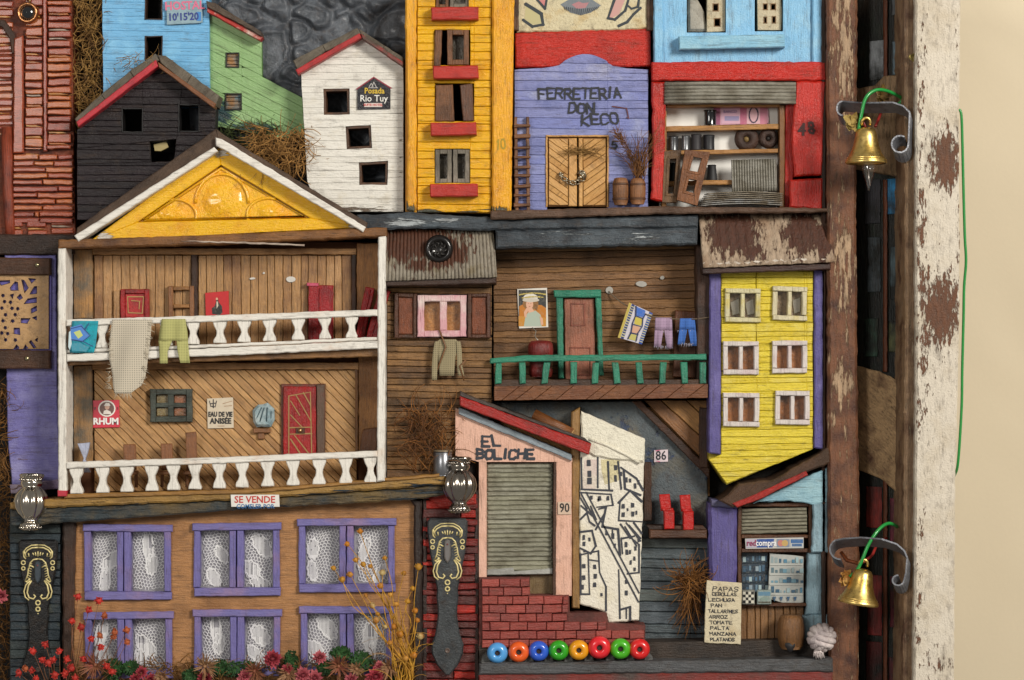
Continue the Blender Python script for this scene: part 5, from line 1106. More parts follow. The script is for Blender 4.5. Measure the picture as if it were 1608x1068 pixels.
T = solo('lady_poster', 'vintage poster of a woman in a white bonnet beside the green door frame', 'poster', lambda b: b.prism([(812, 454), (859, 452), (861, 514), (815, 516)], 40, 41, .3), plain('d8d2c8', .4), 837, 516, 40, 42)
pic(T, 'printed_picture', 812, 453, 860, 515, 41.2, [(rect(.05, .04, .95, .96), '3a3a38'), ([(.07, .45), (.2, .4), (.8, .42), (.95, .5), (.95, .96), (.07, .96)], 'b87224'), ([(.05, .7), (.95, .74), (.95, .96), (.05, .96)], 'c08430'),
 (ell(.44, .38, .26, .17, 14), '8a6236'), ([(.22, .96), (.27, .72), (.38, .58), (.6, .56), (.76, .66), (.84, .82), (.8, .96)], 'a8b4a4'), (ell(.41, .4, .12, .13, 12), 'd8a88c'), ([(.34, .5), (.5, .5), (.56, .58), (.38, .62)], 'd8a88c'), (ell(.44, .24, .24, .11, 16), 'd8d2c6'), (ell(.45, .295, .28, .05, 16), 'c4bcae'),
 ([(.22, .6), (.3, .5), (.36, .46), (.4, .52), (.32, .62), (.3, .74), (.24, .72)], 'd4a488'), ([(.58, .4), (.68, .42), (.66, .56), (.58, .52)], '7a5530'), ([(.74, .7), (.84, .76), (.86, .92), (.78, .93)], 'd4a488'), ([(.36, .38), (.38, .37), (.39, .385)], '3a2418'), ([(.43, .38), (.46, .37), (.46, .385)], '3a2418'), ([(.38, .455), (.44, .45), (.42, .47)], 'a84a40')])
strokes(T, 'lettering', [[(816+i*4.2, 463-2.5*math.sin(i*.31)), (818.8+i*4.2, 462.6-2.5*math.sin(i*.31+.2))] for i in range(10)]+[[(820+i*5, 468-2*math.sin(i*.4)), (822.6+i*5, 468-2*math.sin(i*.4+.2))] for i in range(7)], 1.8, plain('b8a458'), 42)
DG = thing('green_door', 'faded pink door in a chipped green frame on the dark planked wall', 'door', 908, 596, 40, 52)
GRN = mat('2f8266', '1d5a48', .4, 22, 'v', .2, chip='9ab0a0', camt=.25, csc=220, rough=.45, bump=.6); GRNH = mat('2f8468', '1d5a48', .4, 22, 'h', .2, chip='9ab0a0', camt=.26, csc=220, rough=.45, bump=.6)
pri(DG, 'lintel', [(869, 456), (944, 455), (944, 467), (870, 467)], 40, 54, GRNH, 1.5, .6)
pri(DG, 'jamb', [(873, 467.5), (884, 467.5), (885, 594), (877, 594)], 40, 53, GRN, 1.5, .6); pri(DG, 'jamb', [(935, 467.5), (944, 467.5), (948, 590), (941, 590)], 40, 53, GRN, 1.5, .6)
lf = pri(DG, 'leaf', [(886, 469), (933, 469), (936, 596), (888, 596)], 38, 45, mat('a3644c', '7a4a34', .45, 16, 'v', .2, chip='c07a70', camt=.3, csc=150, rough=.5, bump=.5), 1, .5)
for pl in (rect(896, 476, 919, 512), rect(894, 545, 928, 590)):
    q = MB(); i = inset(pl if sarea(pl) > 0 else pl[::-1], 2.0); pp = pl if sarea(pl) > 0 else pl[::-1]
    for a in range(4): q.prism([pp[a], pp[(a+1) % 4], i[(a+1) % 4], i[a]], 44, 46.2, .4)
    link('panel_moulding', q, mat('8a4a38', '6a3a2a', .45, 20, 'v', .2), lf)
T = thing('red_drum', 'dark red dented drum standing behind the green railing', 'drum', 848, 592, 44, 70)
link('body', MB().lathe(849, 592, 62, [(16, 0), (18, 2), (19, 12), (17.5, 14), (17.5, 26), (19.5, 28), (20, 44), (19, 52), (15, 56.5), (.01, 58)], n=26), mat('7c2320', '54140f', .45, 26, 'v', .25, rough=.4, bump=.5), T)
link('rim', MB().lathe(849, 567, 62, [(19.3, -1.2), (20.4, 0), (19.3, 1.2)], n=26), mat('6a1a18', d='h'), T); link('wire', MB().tube([(846, 536, 60), (840, 528, 52), (842, 520, 46), (836, 514, 43)], .7, 5), plain('a8a49a', .4, .6), T)
CL = solo('clothes_line', 'thin dark string with washing stretched across the balcony wall', 'string', lambda b: b.tube(curve([(957, 457, 42), (968, 468, 48), (985, 480, 56), (1022, 496, 66), (1060, 501, 74), (1092, 501, 84), (1122, 497, 94)]), 1.0, 5), plain('6a5a48', .8), 957, 457, 42, 70)
T = solo('patterned_towel', 'blue and white patterned towel hanging tilted on the clothes line', 'towel', lambda b: b.prism([(988, 475), (1025, 492), (1008, 541), (970, 530)], 63, 64, .3), plain('c4bfc8', .8), 990, 475, 60, 64)
def tw(u, v): return (988+37*u+(-18-(-18+17)*u)*v*1.0+0*u, 475+17*u+(55-6*u)*v)
pic(T, 'print', 0, 0, 1, 1, 64.3, [([tw(0, 0), tw(.1, 0), tw(.1, 1), tw(0, 1)], 'b8a44c'), ([tw(.12, 0), tw(.24, 0), tw(.24, 1), tw(.12, 1)], '24366c'), ([tw(.86, 0), tw(1, 0), tw(1, 1), tw(.86, 1)], '2a4a94'), ([tw(.3, .02), tw(.7, .02), tw(.75, .22), tw(.4, .26)], '3a66b8'), ([tw(.4, .3), tw(.7, .27), tw(.72, .48), tw(.45, .5)], 'c0b04a'), ([tw(.42, .55), tw(.7, .52), tw(.74, .72), tw(.44, .76)], 'c89a80'), ([tw(.4, .8), tw(.68, .78), tw(.7, .95), tw(.44, .96)], 'b8b060')])
[tagit(strokes(T, 'stripe', [[tw(a, v/14), tw(a+.1, v/14)]], 1.5, plain('b4b090'), 64.9)) for a in (.13, .88) for v in range(1, 14)]
strokes(T, 'printed_line', [[tw(.3, .02), tw(.4, .26), tw(.38, .5), tw(.44, .76), tw(.4, .95)], [tw(.75, .1), tw(.7, .27), tw(.78, .48), tw(.7, .72), tw(.74, .95)], [tw(.4, .27), tw(.72, .26)], [tw(.42, .52), tw(.74, .5)], [tw(.42, .77), tw(.72, .75)]], 1.5, plain('1c2850'), 65.2)
def trousers(lab, m, x0, x1, y0, y1, sk, d):
    w = x1-x0; T = solo('trousers', lab, 'trousers', lambda b: cloth(b, [[(y0, x0, x1), (y0+.42*(y1-y0), x0-sk*.3, x1+sk*.35)], [(y0+.42*(y1-y0)+.2, x0-sk*.3, x0+w*.48), (y1, x0-sk, x0+w*.36-sk*.5)], [(y0+.42*(y1-y0)+.2, x0+w*.54, x1+sk*.35), (y1+2, x1-w*.34+sk*.5, x1+sk)]], d, 1.8, 8, .42, y0), m, (x0+x1)/2, y0, d, d, 'trousers on the clothes line')
    solidify(T, 1); link('frayed_hem', fibers(MB(), 36, lambda i: (U(x0-sk, x1+sk), (y0+.45*(y1-y0)) if i % 4 == 0 else y1-U(0, 3), d), lambda x, y: (U(-.3, .3), 1, 0), 4, (.4, .6), .2, 2), plain('a8a4b4', .9), T)
trousers('lilac frayed trousers pegged between the towel and the blue trousers', weave('a88ea8', n=420), 1029, 1055, 499, 545, 2, 72); trousers('bright blue frayed trousers pegged nearest the yellow house', weave('3f6ab4', n=420), 1068, 1091, 500, 541, 4, 82)
BC = thing('green_balcony', 'brown balcony floor with a leaning chipped green railing', 'balcony', 942, 628, 0, 96)
pri(BC, 'floor', [(776, 596), (1112, 596), (1112, 606), (776, 608)], 30, 90, mat('4a301c', '2e1c10', .45, 20, 'h', .3), 1, .6)
planks(BC, 'scored_board', [(776, 607), (1112, 603), (1112, 625), (776, 629)], 20, -38, 70, 94, [mat('7d4f30', '5a331c', .42, 18, 'h', .3, chip='a87a58', camt=.27, csc=200, bump=.7), mat('85563a', '64381f', .42, 18, 'h', .3, chip='b08060', camt=.27, csc=200, bump=.7)], gap=.5, bev=.6, jit=.4, vary=.3)
pri(BC, 'handrail', [(769, 563), (830, 558), (1109, 556), (1109, 565), (830, 568), (769, 571)], 84, 97, GRNH, 1.5, .8)
for x, ln in ((783, -1), (820, 1), (859, -4), (901, 0), (936, -2), (966, 4), (1003, 3), (1042, -2), (1074, 2), (1104, 0)): pri(BC, 'baluster', [(x-5, 569), (x+5, 569), (x+5+ln, 602), (x-5+ln, 603)], 84, 94, GRN, 1.2, .6)

# ------------------------------------------------------------------ slope under the balcony, green stair wall
SW = thing('stair_wall', 'dark mottled blue stair wall with grey slats below the green balcony', 'wall', 1060, 1010, 0, 52)
MOT = mat('4a5256', '645c4a', .4, 16, 'n', .2, chip='2c3a54', camt=.4, csc=34, rough=.55, bump=.5)
TANW = mat('b0804a', '5a3c1c', .42, 12, 'dr', .3, rough=.55, bump=.5)
pri(SW, 'tan_board', rect(700, 624, 1116, 780), 0, 30, TANW, 0)
pri(SW, 'mottled_board', [(760, 632), (998, 630), (1112, 742), (1112, 850), (1010, 850), (905, 850), (905, 700)], 30, 42, MOT, 1.5, .8)
pri(SW, 'diagonal_rail', [(992, 630), (1006, 629), (1114, 736), (1114, 752)], 40, 52, DARKW, 1.5, .8)
planks(SW, 'board', [(1012, 629), (1112, 629), (1112, 730)], 24, 43, 29, 44, [TANW, mat('84582f', '4a2e16', .45, 12, 'dr', .3)], gap=1.2, bev=1, jit=1)
pri(SW, 'upright', rect(1011, 726, 1023, 818), 30, 56, DARKWV, 1.5, .8)
pri(SW, 'upright', rect(1098, 640, 1112, 735), 30, 56, DARKWV, 1.5, .8)
planks(SW, 'slat', rect(1004, 846, 1120, 1012), 16.5, .8, 30, 48, [GREYB, mat('525c60', '384044', .45, 20, 'h', .3, bump=.6), mat('626a68', '454c4c', .45, 20, 'h', .3, bump=.6)], gap=1.1, bev=1.2, jit=1, tilt=.015)
T = solo('number_sign', 'small white number tag 86 on the mottled blue wall', 'sign', lambda b: b.prism([(1027, 707), (1049, 706), (1049, 725), (1027, 726)], 43, 44, .2), plain('cfc0c4', .5), 1038, 726, 43, 44)
text(T, 'number', '86', 1038, 716, 20, plain('22242c'), 44.3, .3, .85); strokes(T, 'edge_mark', [[(1030, 708), (1036, 707)], [(1031, 724), (1036, 725)]], 1, plain('c05a80'), 44.2)
BKT = solo('wall_shelf', 'small dark brown shelf holding two red chairs', 'shelf', lambda b: b.grid(1, 1, lambda u, v: (0, 0, 0)) if False else b.box(1020, 832, 1110, 845, 42, 86, 1.5, .7), mat('55341f', '3a2012', .45, 22, 'h', .35), 1065, 845, 44, 84)
pri(BKT, 'shelf_top', [(1016, 826), (1104, 826), (1110, 831.6), (1020, 831.6)], 42, 80, DARKW, .5, .4)
RCH = mat('b0160f', '8c1612', .35, 30, 'n', .12, rough=.4, bump=.4)
def redchair(lab, bx, by, sx, sy):
    T = thing('red_chair', lab, 'chair', sx+8, sy, 80, 84, 'red chairs on the small shelf')
    pri(T, 'backrest', [(bx, by+1), (bx+17, by), (bx+19, by+25), (bx+3, by+27)], 60, 66, RCH, 1.2, .5); box(T, 'seat', sx, sy-29, sx+16, sy, 66, 86, RCH, 1.3, .5)
    pri(T, 'seat_link', [(bx+4, by+22), (sx+15, by+22), (sx+15, sy-22), (sx+1, sy-22)], 60, 72, RCH, .8, .3)
redchair('red toy chair farther from the purple post', 1036, 777, 1043, 831); redchair('red toy chair nearer the purple post', 1068, 778, 1073, 832)
solo('twig_bunch', 'bunch of dry orange brown twigs leaning on the grey slatted wall', 'twigs', lambda b: (fibers(b, 150, lambda i: (U(1068, 1100), U(900, 930), U(56, 84)), lambda x, y: (U(-1, .8), U(-1, .55), U(-.1, .6)), 44, (.6, 1.2), .3), fibers(b, 60, lambda i: (U(1076, 1100), U(915, 935), U(56, 80)), lambda x, y: (U(-.45, .1), 1, U(-.1, .2)), 62, (.6, 1.2), .2)), mat('9c682c', '6a4016', .5, 60, 'n', .3, rough=.75), 1085, 995, 48, 70)

# ------------------------------------------------------------------ pink shop, stucco mural, brick steps
PK = thing('pink_shop', 'pink shop with a grey corrugated shutter and a sloping red edged roof', 'shop', 810, 937, 0, 104)
PNW = mat('deb09a', 'd2a28a', .4, 22, 'v', .08, chip='b8a090', camt=.24, csc=220, rough=.5, bump=.45)
b = MB()
for q in subtract([[(715, 641), (899, 722), (899, 937), (752, 937), (752, 722), (715, 716)]], rect(764, 726, 871, 936)) if False else ([(715, 641), (899, 720), (899, 726), (752, 726), (715, 716)], rect(752, 726.2, 764, 937), rect(871, 726.2, 898, 937)): b.prism(q, 20, 92, 0)
link('wall', b, PNW, PK)
box(PK, 'opening_back', 762, 724, 873, 940, 0, 74, mat('8a7450', '6a5434', .5, 20, 'v', .2), 0)
shc = MB()
rs = box(PK, 'shutter', 763, 728, 869, 902, 70, 80, plain('5a574c', .6), .5)
for i in range(23):
    y = 730+i*7.35; link('shutter_slat', MB().prism([(764, y), (868, y-1+U(-.5, .5)), (868, y+6.2), (764, y+6.9)], 79, 85+U(-.8, .8), 2.2, .5), mat(random.choice(('96947f', '8e8c7a', '9c9a88')), '74705e', .42, 40, 'h', .2, rough=.5, bump=.5, metal=.15), rs)
pri(PK, 'shutter_foot', [(764, 896), (806, 893), (808, 899), (868, 894), (868, 903), (764, 905)], 80, 88, mat('a9a9a2', '8a8a84', .5, 30, 'h', .1), 1, .5)
pri(PK, 'door_trim', [(869, 726), (874, 726), (873, 938), (868, 938)], 70, 95, mat('4a3020', '2e1c10', .4, 26, 'v', .3), 1, .5)
pri(PK, 'eave_board', [(720, 640), (898, 714), (898, 724), (720, 651)], 60, 98, mat('8e9aa2', '6c787e', .4, 24, 's', .15, chip='5a5a54', camt=.26, csc=240, bump=.5), 1, .6)
pri(PK, 'roof_edge', [(722, 622), (928, 697), (924, 714), (722, 637)], 50, 112, mat('a01a12', '741410', .4, 30, 's', .2, chip='3a2420', camt=.27, csc=240, rough=.42, bump=.6), 1.5, .8); pri(PK, 'roof_slab', [(722, 614), (734, 620), (918, 688), (928, 697), (722, 622)], 20, 106, mat('4a3e36', '2e2824', .5, 30, 's', .3), 1.2, .7)
hand(PK, 'lettering', 'EL', 757, 685, 11, 16, 4.2, plain('30343c'), 92.6, .5); hand(PK, 'lettering', 'BOLICHE', 749, 707, 10.5, 13.5, 4.2, plain('30343c'), 92.6, .32)
T = solo('number_sign', 'small pale number tag 90 on the pink shop post', 'sign', lambda b: b.prism([(876, 788), (897, 788), (897, 808), (876, 808)], 93, 94, .2), plain('c8ae98', .5), 886, 808, 93, 94)
text(T, 'number', '90', 886.5, 798, 20, plain('22221f'), 94.3, .3, .8)
T = thing('wooden_dowel', 'short brown wooden dowel lying on the roof behind the red edge', 'dowel', 868, 668, 60, 90)
link('rod', MB().tube([(838, 651, 84), (897, 682, 92)], [9, 9.5], 16), mat('7a4a26', '55300f', .4, 26, 's', .25, rough=.4), T); link('cut_end', MB().tube([(897, 682, 92), (898.5, 682.8, 92.2)], [9.3, 8.6], 16), plain('a8804e', .6), T)
solo('wooden_post', 'light brown upright post between the pink shop and the white stucco panel', 'post', lambda b: b.prism([(897, 648), (911, 640), (909, 800), (910, 955), (898, 955)], 0, 88, 1.8, .7), mat('96713f', '6e4e26', .42, 20, 'v', .3, rough=.5), 904, 955, 0, 88)
ST = thing('stucco_panel', 'white stucco panel with a black line drawing of hillside houses', 'mural', 960, 978, 0, 96)
STW = mat('e4ddcc', 'd8ceb2', .35, 18, 'n', .05, rough=.5, bump=.7, grime=.28, scr=.15)
pri(ST, 'panel', [(913, 646), (1013, 690), (1010, 800), (1004, 976), (955, 979), (950, 962), (910, 950), (910, 800)], 0, 86, STW, 2, 1)
STR = mat('e2dcc8', 'd4cab0', .35, 18, 'n', .06, rough=.4, bump=1.0, grime=.28, scr=.15)
pri(ST, 'rough_plaster', [(913, 648), (1013, 691), (1011, 727), (965, 722), (935, 718), (912, 706)], 80, 90, STR, 2.5, 1.4); link('ridge', MB().tube([(925, 690, 89), (955, 700, 90), (985, 715, 90), (1005, 727, 89)], 2.6, 8), STR, ST)
pri(ST, 'yellow_wash', [(944, 722), (974, 722), (972, 755), (950, 762), (945, 740)], 80, 86.15, mat('cfc49a', 'c8bd9c', .4, 26, 'n', .05, rough=.5, bump=.5), 0)
pri(ST, 'pink_wash', [(918, 722), (938, 722), (936, 768), (914, 768)], 80, 86.15, mat('d0bdb4', 'd3cbb8', .4, 26, 'n', .05, rough=.5), 0)
ink = plain('34363e', .6)
L_ = [[(913, 720), (914, 768)], [(928, 700), (939, 712), (939, 766)], [(913, 769), (962, 771)], [(912, 774), (960, 777), (963, 794), (938, 797)], [(913, 776), (1003, 946)], [(921, 774), (1004, 932)], [(912, 783), (922, 800)], [(928, 796), (936, 816)], [(941, 800), (952, 797), (946, 828)], [(912, 816), (922, 806), (926, 820), (934, 826)], [(912, 836), (930, 834), (936, 858), (928, 870), (912, 862)], [(912, 872), (940, 866), (942, 900), (952, 922), (952, 960)], [(924, 872), (926, 932)], [(971, 726), (976, 768)], [(976, 735), (1000, 752), (1010, 770)], [(972, 790), (990, 771), (1008, 788)], [(974, 790), (972, 818), (1009, 820)], [(984, 822), (1006, 850)], [(996, 822), (1008, 838)], [(975, 824), (990, 846)], [(948, 828), (971, 832), (974, 872)], [(962, 834), (963, 846)], [(976, 846), (978, 870)], [(979, 846), (996, 843)], [(972, 896), (974, 972)], [(976, 958), (990, 954), (990, 974)], [(984, 958), (984, 972)], [(913, 795), (930, 810)], [(950, 806), (936, 832)], [(982, 828), (1000, 858)], [(988, 826), (1006, 846)], [(955, 726), (957, 768)], [(980, 740), (982, 768), (1006, 778)], [(912, 871), (912, 934), (926, 934)], [(926, 880), (940, 882)], [(992, 846), (1004, 856), (1004, 900), (986, 902)]]
strokes(ST, 'line_drawing', L_, 3.0, ink, 86.6)
dots = [(925, 728, 4, 6), (926, 745, 4, 6), (926, 756, 4.5, 6), (967, 735, 3, 5), (967, 752, 3, 6), (984, 754, 3, 5), (998, 764, 3, 5), (929, 782, 3, 4), (942, 783, 3.5, 4), (955, 783, 3, 4), (979, 796, 3.5, 4.5), (994, 794, 3.5, 4.5), (979, 809, 3.5, 4.5), (994, 808, 3.5, 4.5), (917, 845, 3, 5), (917, 855, 3, 4), (917, 890, 3.5, 4.5), (917, 908, 3.5, 4.5), (915, 923, 3, 5), (934, 891, 3.5, 4.5), (935, 906, 3.5, 4.5), (934, 919, 3.5, 4.5), (984, 856, 3, 5), (985, 868, 3, 5), (998, 862, 2.5, 4), (997, 878, 2.5, 4), (997, 895, 2.5, 4), (984, 932, 3, 5), (963, 842, 3, 5), (956, 746, 2.5, 4), (976, 745, 2, 4), (990, 755, 2.5, 4), (1003, 758, 2, 4), (953, 838, 2.5, 4), (918, 866, 2.5, 3), (926, 848, 2.5, 4), (946, 815, 2.5, 3.5), (929, 806, 2, 3), (966, 858, 2.5, 4), (990, 868, 2.5, 4), (991, 884, 2.5, 4), (1003, 850, 2, 3), (984, 915, 2.5, 4), (1000, 806, 2, 4), (986, 801, 2, 3), (945, 935, 2, 3), (940, 786, 2, 3)]
for x, y, rx, ry in dots: link('painted_window', MB().flat([(px+U(-.5, .5), py+U(-.5, .5)) for px, py in rect(x-rx*.72, y-ry*.85, x+rx*.72, y+ry*.8)], 87.1), ink, ST)
BS = thing('brick_steps', 'stepped low wall of small red bricks under the pink shop', 'wall', 880, 1010, 0, 112)
BRK = [mat(c, c2, .36, 40, 'h', .15, rough=.5, bump=.6) for c, c2 in (('964238', '782e28'), ('8c3c34', '6a2a24'), ('a0483e', '82342c'), ('883f38', 'a44c42'))]
yb = 910; rows = [(757, 831), (757, 832), (757, 892), (757, 892), (757, 894), (757, 952), (757, 1012), (757, 1013)]
pri(BS, 'mortar', [(752, 908), (832, 908), (833, 936), (894, 936), (895, 964), (954, 964), (955, 980), (1014, 984), (1014, 1024), (752, 1024)], 0, 99, mat('6a342c', '4a241e', .45, 30, 'n', .2, rough=.7), 1, .5)
for r, (xa, xb) in enumerate(rows):
    y = yb+r*13.7; x = xa-(r % 2)*14
    while x < xb-4:
        w = 28+U(-5, 5); a, c = max(x, xa), min(x+w-1.0, xb)
        if c-a > 5: link('brick', MB().prism([(a, y+U(-.4, .6)), (c, y+U(-.6, .4)-(x-757)*.006), (c, y+12.2+U(-.6, .3)-(x-757)*.006), (a, y+12.3+U(-.4, .4))], 97, 105+U(-1, 1.4), .9, .6), random.choice(BRK), BS)
        x += w
SHF = thing('bottom_shelf', 'dark worn shelf board with a grey and red front edge along the bottom', 'shelf', 1030, 1068, 0, 134)
pri(SHF, 'top_board', [(752, 1018), (1303, 1008), (1305, 1040), (752, 1044)], 0, 100, mat('3a2f26', '241d18', .5, 20, 'h', .25, rough=.6, bump=.6), 0) 
pri(SHF, 'front_board', [(752, 1043), (1308, 1034), (1308, 1055), (752, 1060)], 30, 134, mat('4f5052', '33302e', .42, 18, 'h', .3, chip='8a8a88', camt=.28, csc=200, rough=.45, bump=.7), 2.5, 1); pri(SHF, 'front_board', [(752, 1060.5), (1308, 1055.5), (1308, 1072), (752, 1074)], 30, 132, mat('7a2a22', '4a3c38', .45, 14, 'h', .3, chip='8a8580', camt=.28, csc=200, rough=.45, bump=.7), 2, 1); pri(SHF, 'front_board', rect(752, 1074.5, 1308, 1110), 30, 133, mat('4a4644', '7a2a22', .4, 14, 'h', .3), 2, 1)
# beads
bc = [(781, 1026, 16.5, '4f9ad8', 'light blue'), (814.5, 1024.5, 16.5, 'e05a1c', 'bright orange'), (846, 1023, 16, '2a58c4', 'dark blue'), (877.5, 1022, 16, '2c9a1c', 'green bead standing between the dark blue and amber ones'), (909, 1021.5, 16, 'e09612', 'amber yellow'), (941.5, 1017.5, 18, 'd8222c', 'red bead, the largest, beside the amber one'), (974.5, 1019.5, 16.5, '44a81c', 'green bead between two red ones'), (1004.5, 1020, 16.5, 'd02020', 'red bead ending the row by the grey slats')]
for i, (x, y, r, c, l) in enumerate(bc):
    T = thing('bead', l if 'bead' in l else l+' glossy round bead in the row along the shelf', 'bead', x, y+r, 118, 128, 'glossy beads in a row on the shelf')
    pr = [(r*.3, -r*.55), (r*.75, -r*.5), (r*.97, -r*.2), (r, 0), (r*.97, r*.2), (r*.88, r*.38), (r*.72, r*.52), (r*.52, r*.6), (r*.36, r*.57), (r*.25, r*.45), (r*.23, -r*.2)]
    link('body', MB().lathe(x, y, 122, pr, 'd', 36, tilt=0), plain(c, .3, 0, .5), T); link('hole', MB().lathe(x, y, 122+r*.28, [(r*.265, 0), (.01, .2)], 'd', 14), plain('2a1a12', .7), T)  # dark disc near the front stands in for shade inside the bore
solo('bead_tray', 'thin grey glue strip with dark gaps holding the row of beads', 'tray', lambda b: [b.prism([(x0, 1043), (x0+3, 1032), (x0+9, 1026), (x0+15, 1032), (x0+18, 1043)], 98, 116, 1.5, .8) for x0 in (754, 789, 822, 853, 884, 916, 950, 981, 1010)] and b.box(756, 1040, 1024, 1046, 98, 126, 1, .6), mat('5a5a58', '3c3a38', .45, 30, 'n', .2, rough=.5), 890, 1045, 100, 124)

# ------------------------------------------------------------------ yellow house with purple posts
YH = thing('yellow_house', 'lemon yellow plank house with six windows and purple corner posts', 'house', 1200, 750, 0, 100)
hyw = [(1139, 453, 1195, 506), (1214, 450, 1268, 503), (1136, 536, 1192, 588), (1213, 535, 1268, 586), (1136, 617, 1193, 670), (1218, 614, 1272, 667)]
hh = [rect(a+4, b_+4, c-4, d_-4) for a, b_, c, d_ in hyw]
poly = [(1116, 424), (1292, 424), (1290, 700), (1142, 762), (1114, 722)]
wall(YH, poly, 86, plain('96861e', .6), hh)
planks(YH, 'plank', [(1133, 426), (1278, 426), (1278, 706), (1142, 760), (1114, 722), (1133, 714)], 10.5, -.6, 85, 91, [mat(c, c2, .4, 22, 'h', .12, chip='8a7a3a', camt=.24, csc=240, rough=.38, bump=.8, coat=.2) for c, c2 in (('dcc634', 'c4ae26'), ('e2cc3c', 'd0ba2c'), ('d8c030', 'e2d268'))], hh, gap=.5, bev=.8, jit=.7, rough=.6)
PPV = mat('564e88', '726aa4', .36, 20, 'v', .2, chip='8a86a0', camt=.26, csc=240, rough=.5, bump=.5)
pri(YH, 'corner_post', [(1115, 424), (1132, 424), (1132, 714), (1113, 712)], 40, 98, PPV, 2, .7); pri(YH, 'corner_post', [(1279, 424), (1296, 424), (1295, 706), (1279, 704)], 40, 96, PPV, 2, .7)
for i, (a, b_, c, d_) in enumerate(hyw):
    fm = mat('c8c09a', 'c2ac30', .42, 30, 'v', .08, rough=.5, bump=.4) if i == 0 else mat('ccc2a0', 'c4ae3c', .35, 22, 'v', .08, rough=.5, bump=.4) if i == 1 else mat('cfc6c0', 'c0a8a8', .36, 26, 'v', .08, rough=.5, bump=.4)
    m = (a+c)/2; t = U(-1, 1); q = MB(); w = 7.5
    q.prism([(a, b_+t), (c, b_-t), (c, b_+w-t), (a, b_+w+t)], 80, 98, 1.1, .5); q.prism([(a, d_-w+t), (c, d_-w-t), (c, d_-t), (a, d_+t)], 80, 98, 1.1, .5)
    for xa, ww in ((a, w), (m-3, 6), (c-w, w)): q.prism([(xa, b_+w+.6), (xa+ww, b_+w+.4), (xa+ww+t, d_-w-.4), (xa+t, d_-w-.5)], 80, 97, 1, .4)
    f = link('window', q, fm, YH)
    for xa, xb in ((a+w, m-3), (m+3, c-w)):
        box(f, 'interior', xa-2, b_+w-2, xb+2, d_-w+2, 76, 80, mat('a8682e' if i > 1 else '8a7456', '4a3828', .42, 34, 'n', .3, rough=.3), 0); box(f, 'pane', xa-2, b_+w-2, xb+2, d_-w+2, 83, 84, glass('ffffff', .05), 0)
        if i < 2 and (xa > m or i == 0): pri(f, 'foil', [(xa+2, b_+w+14), (xb-2, b_+w+8), (xb-1, d_-w-6), (xa+5, d_-w-3)], 80, 82.5, plain('b8b2a4', .25, .6), .8, 1.0)
PRF = mat('a8937c', '8a7058', .42, 26, 'v', .25, chip='4a2818', camt=.36, csc=170, rough=.6, bump=.7, gl=16, gw=3.4, spots=((1150, 365, 44, 40, .5), (1262, 366, 34, 40, .5), (1290, 380, 16, 40, .4), (1180, 395, 30, 18, .3)))
rf = solidify(link('roof', sheet(MB(), [(1098, 335), (1296, 334), (1308, 412), (1102, 422)], 84, 126, 14, .8, jit=.8), PRF, YH), 3)
pri(YH, 'eave', [(1100, 421), (1302, 414), (1302, 424), (1102, 431)], 20, 121, mat('3a2018', '241410', .4, 26, 'h', .3), 1.5, .8)
strokes(YH, 'peeling_edge', [[(1104+i*8, 417-i*.3+U(-3, 1)), (1110+i*8, 417-i*.3+U(-3, 1))] for i in range(24)], 3.4, mat('c8beb0', 'a08a74', .4, 60, 'n', .1), 125)

# ------------------------------------------------------------------ corner grocery
GR = thing('grocery', 'small grocery with a light blue gable, purple post and dark shop window', 'shop', 1210, 1012, 0, 92)
pri(GR, 'wall', [(1118, 790), (1302, 726), (1302, 1012), (1118, 1012)], 0, 60, mat('5a3820', '3a2212', .45, 20, 'v', .3), 0)
pri(GR, 'roof', [(1128, 786), (1160, 760), (1215, 752), (1302, 700), (1306, 726), (1262, 742), (1196, 776), (1150, 796)], 20, 110, mat('4e3522', '33210f', .45, 22, 'ur', .3, rough=.6, bump=.8), 2.5, 1.4)
pri(GR, 'red_edge', [(1148, 790), (1200, 768), (1264, 738), (1266, 745), (1200, 779), (1156, 795)], 60, 113, mat('a3241c', '6a1a14', .4, 24, 'ur', .2, bump=.6), 1.2, .9)
LBL = mat('82acbc', '9cc0c8', .42, 26, 'h', .1, chip='4a4038', camt=.28, csc=200, rough=.45, bump=.6); LBV = mat('8aa6b2', '6a8690', .4, 26, 'v', .15, chip='4a3c30', camt=.3, csc=200, rough=.5, bump=.6)
pri(GR, 'gable', [(1182, 790), (1302, 732), (1303, 788), (1276, 792), (1240, 786)], 50, 96, LBL, 1.5, 1)
pri(GR, 'blue_post', [(1277, 790), (1303, 788), (1302, 868), (1274, 868)], 50, 96, LBV, 2, 1); pri(GR, 'blue_post', [(1270, 869), (1292, 869), (1291, 966), (1266, 966)], 50, 88, LBV, 2, 1); pri(GR, 'blue_block', [(1262, 967), (1300, 965), (1301, 986), (1264, 1010)], 50, 94, LBV, 2, 1)
pri(GR, 'purple_post', [(1113, 790), (1158, 796), (1158, 930), (1120, 1000), (1116, 1010)], 40, 88, PPV, 5, 1)
pri(GR, 'post_top', [(1116, 784), (1160, 790), (1158, 798), (1116, 796)], 40, 92, mat('5a5878', '3a3850', .45, 26, 'h', .3), 2, 1)
b = ringbox(MB(), 1159, 790, 1276, 1012, (6, 6, 5, 3), 50, 86, 1, .6); b.box(1165.2, 840.5, 1270.8, 846, 50, 85, .8, .4); b.box(1165.2, 862, 1270.8, 868, 50, 85, .8, .4); b.box(1165.2, 948, 1270.8, 953, 50, 85, .8, .4); link('frame', b, mat('5a361c', '3a2010', .45, 24, 'v', .3), GR)
rs = pri(GR, 'rolled_blind', [(1165, 800), (1268, 797), (1268, 838), (1166, 840)], 60, 80, plain('5e5a50', .6), 1)
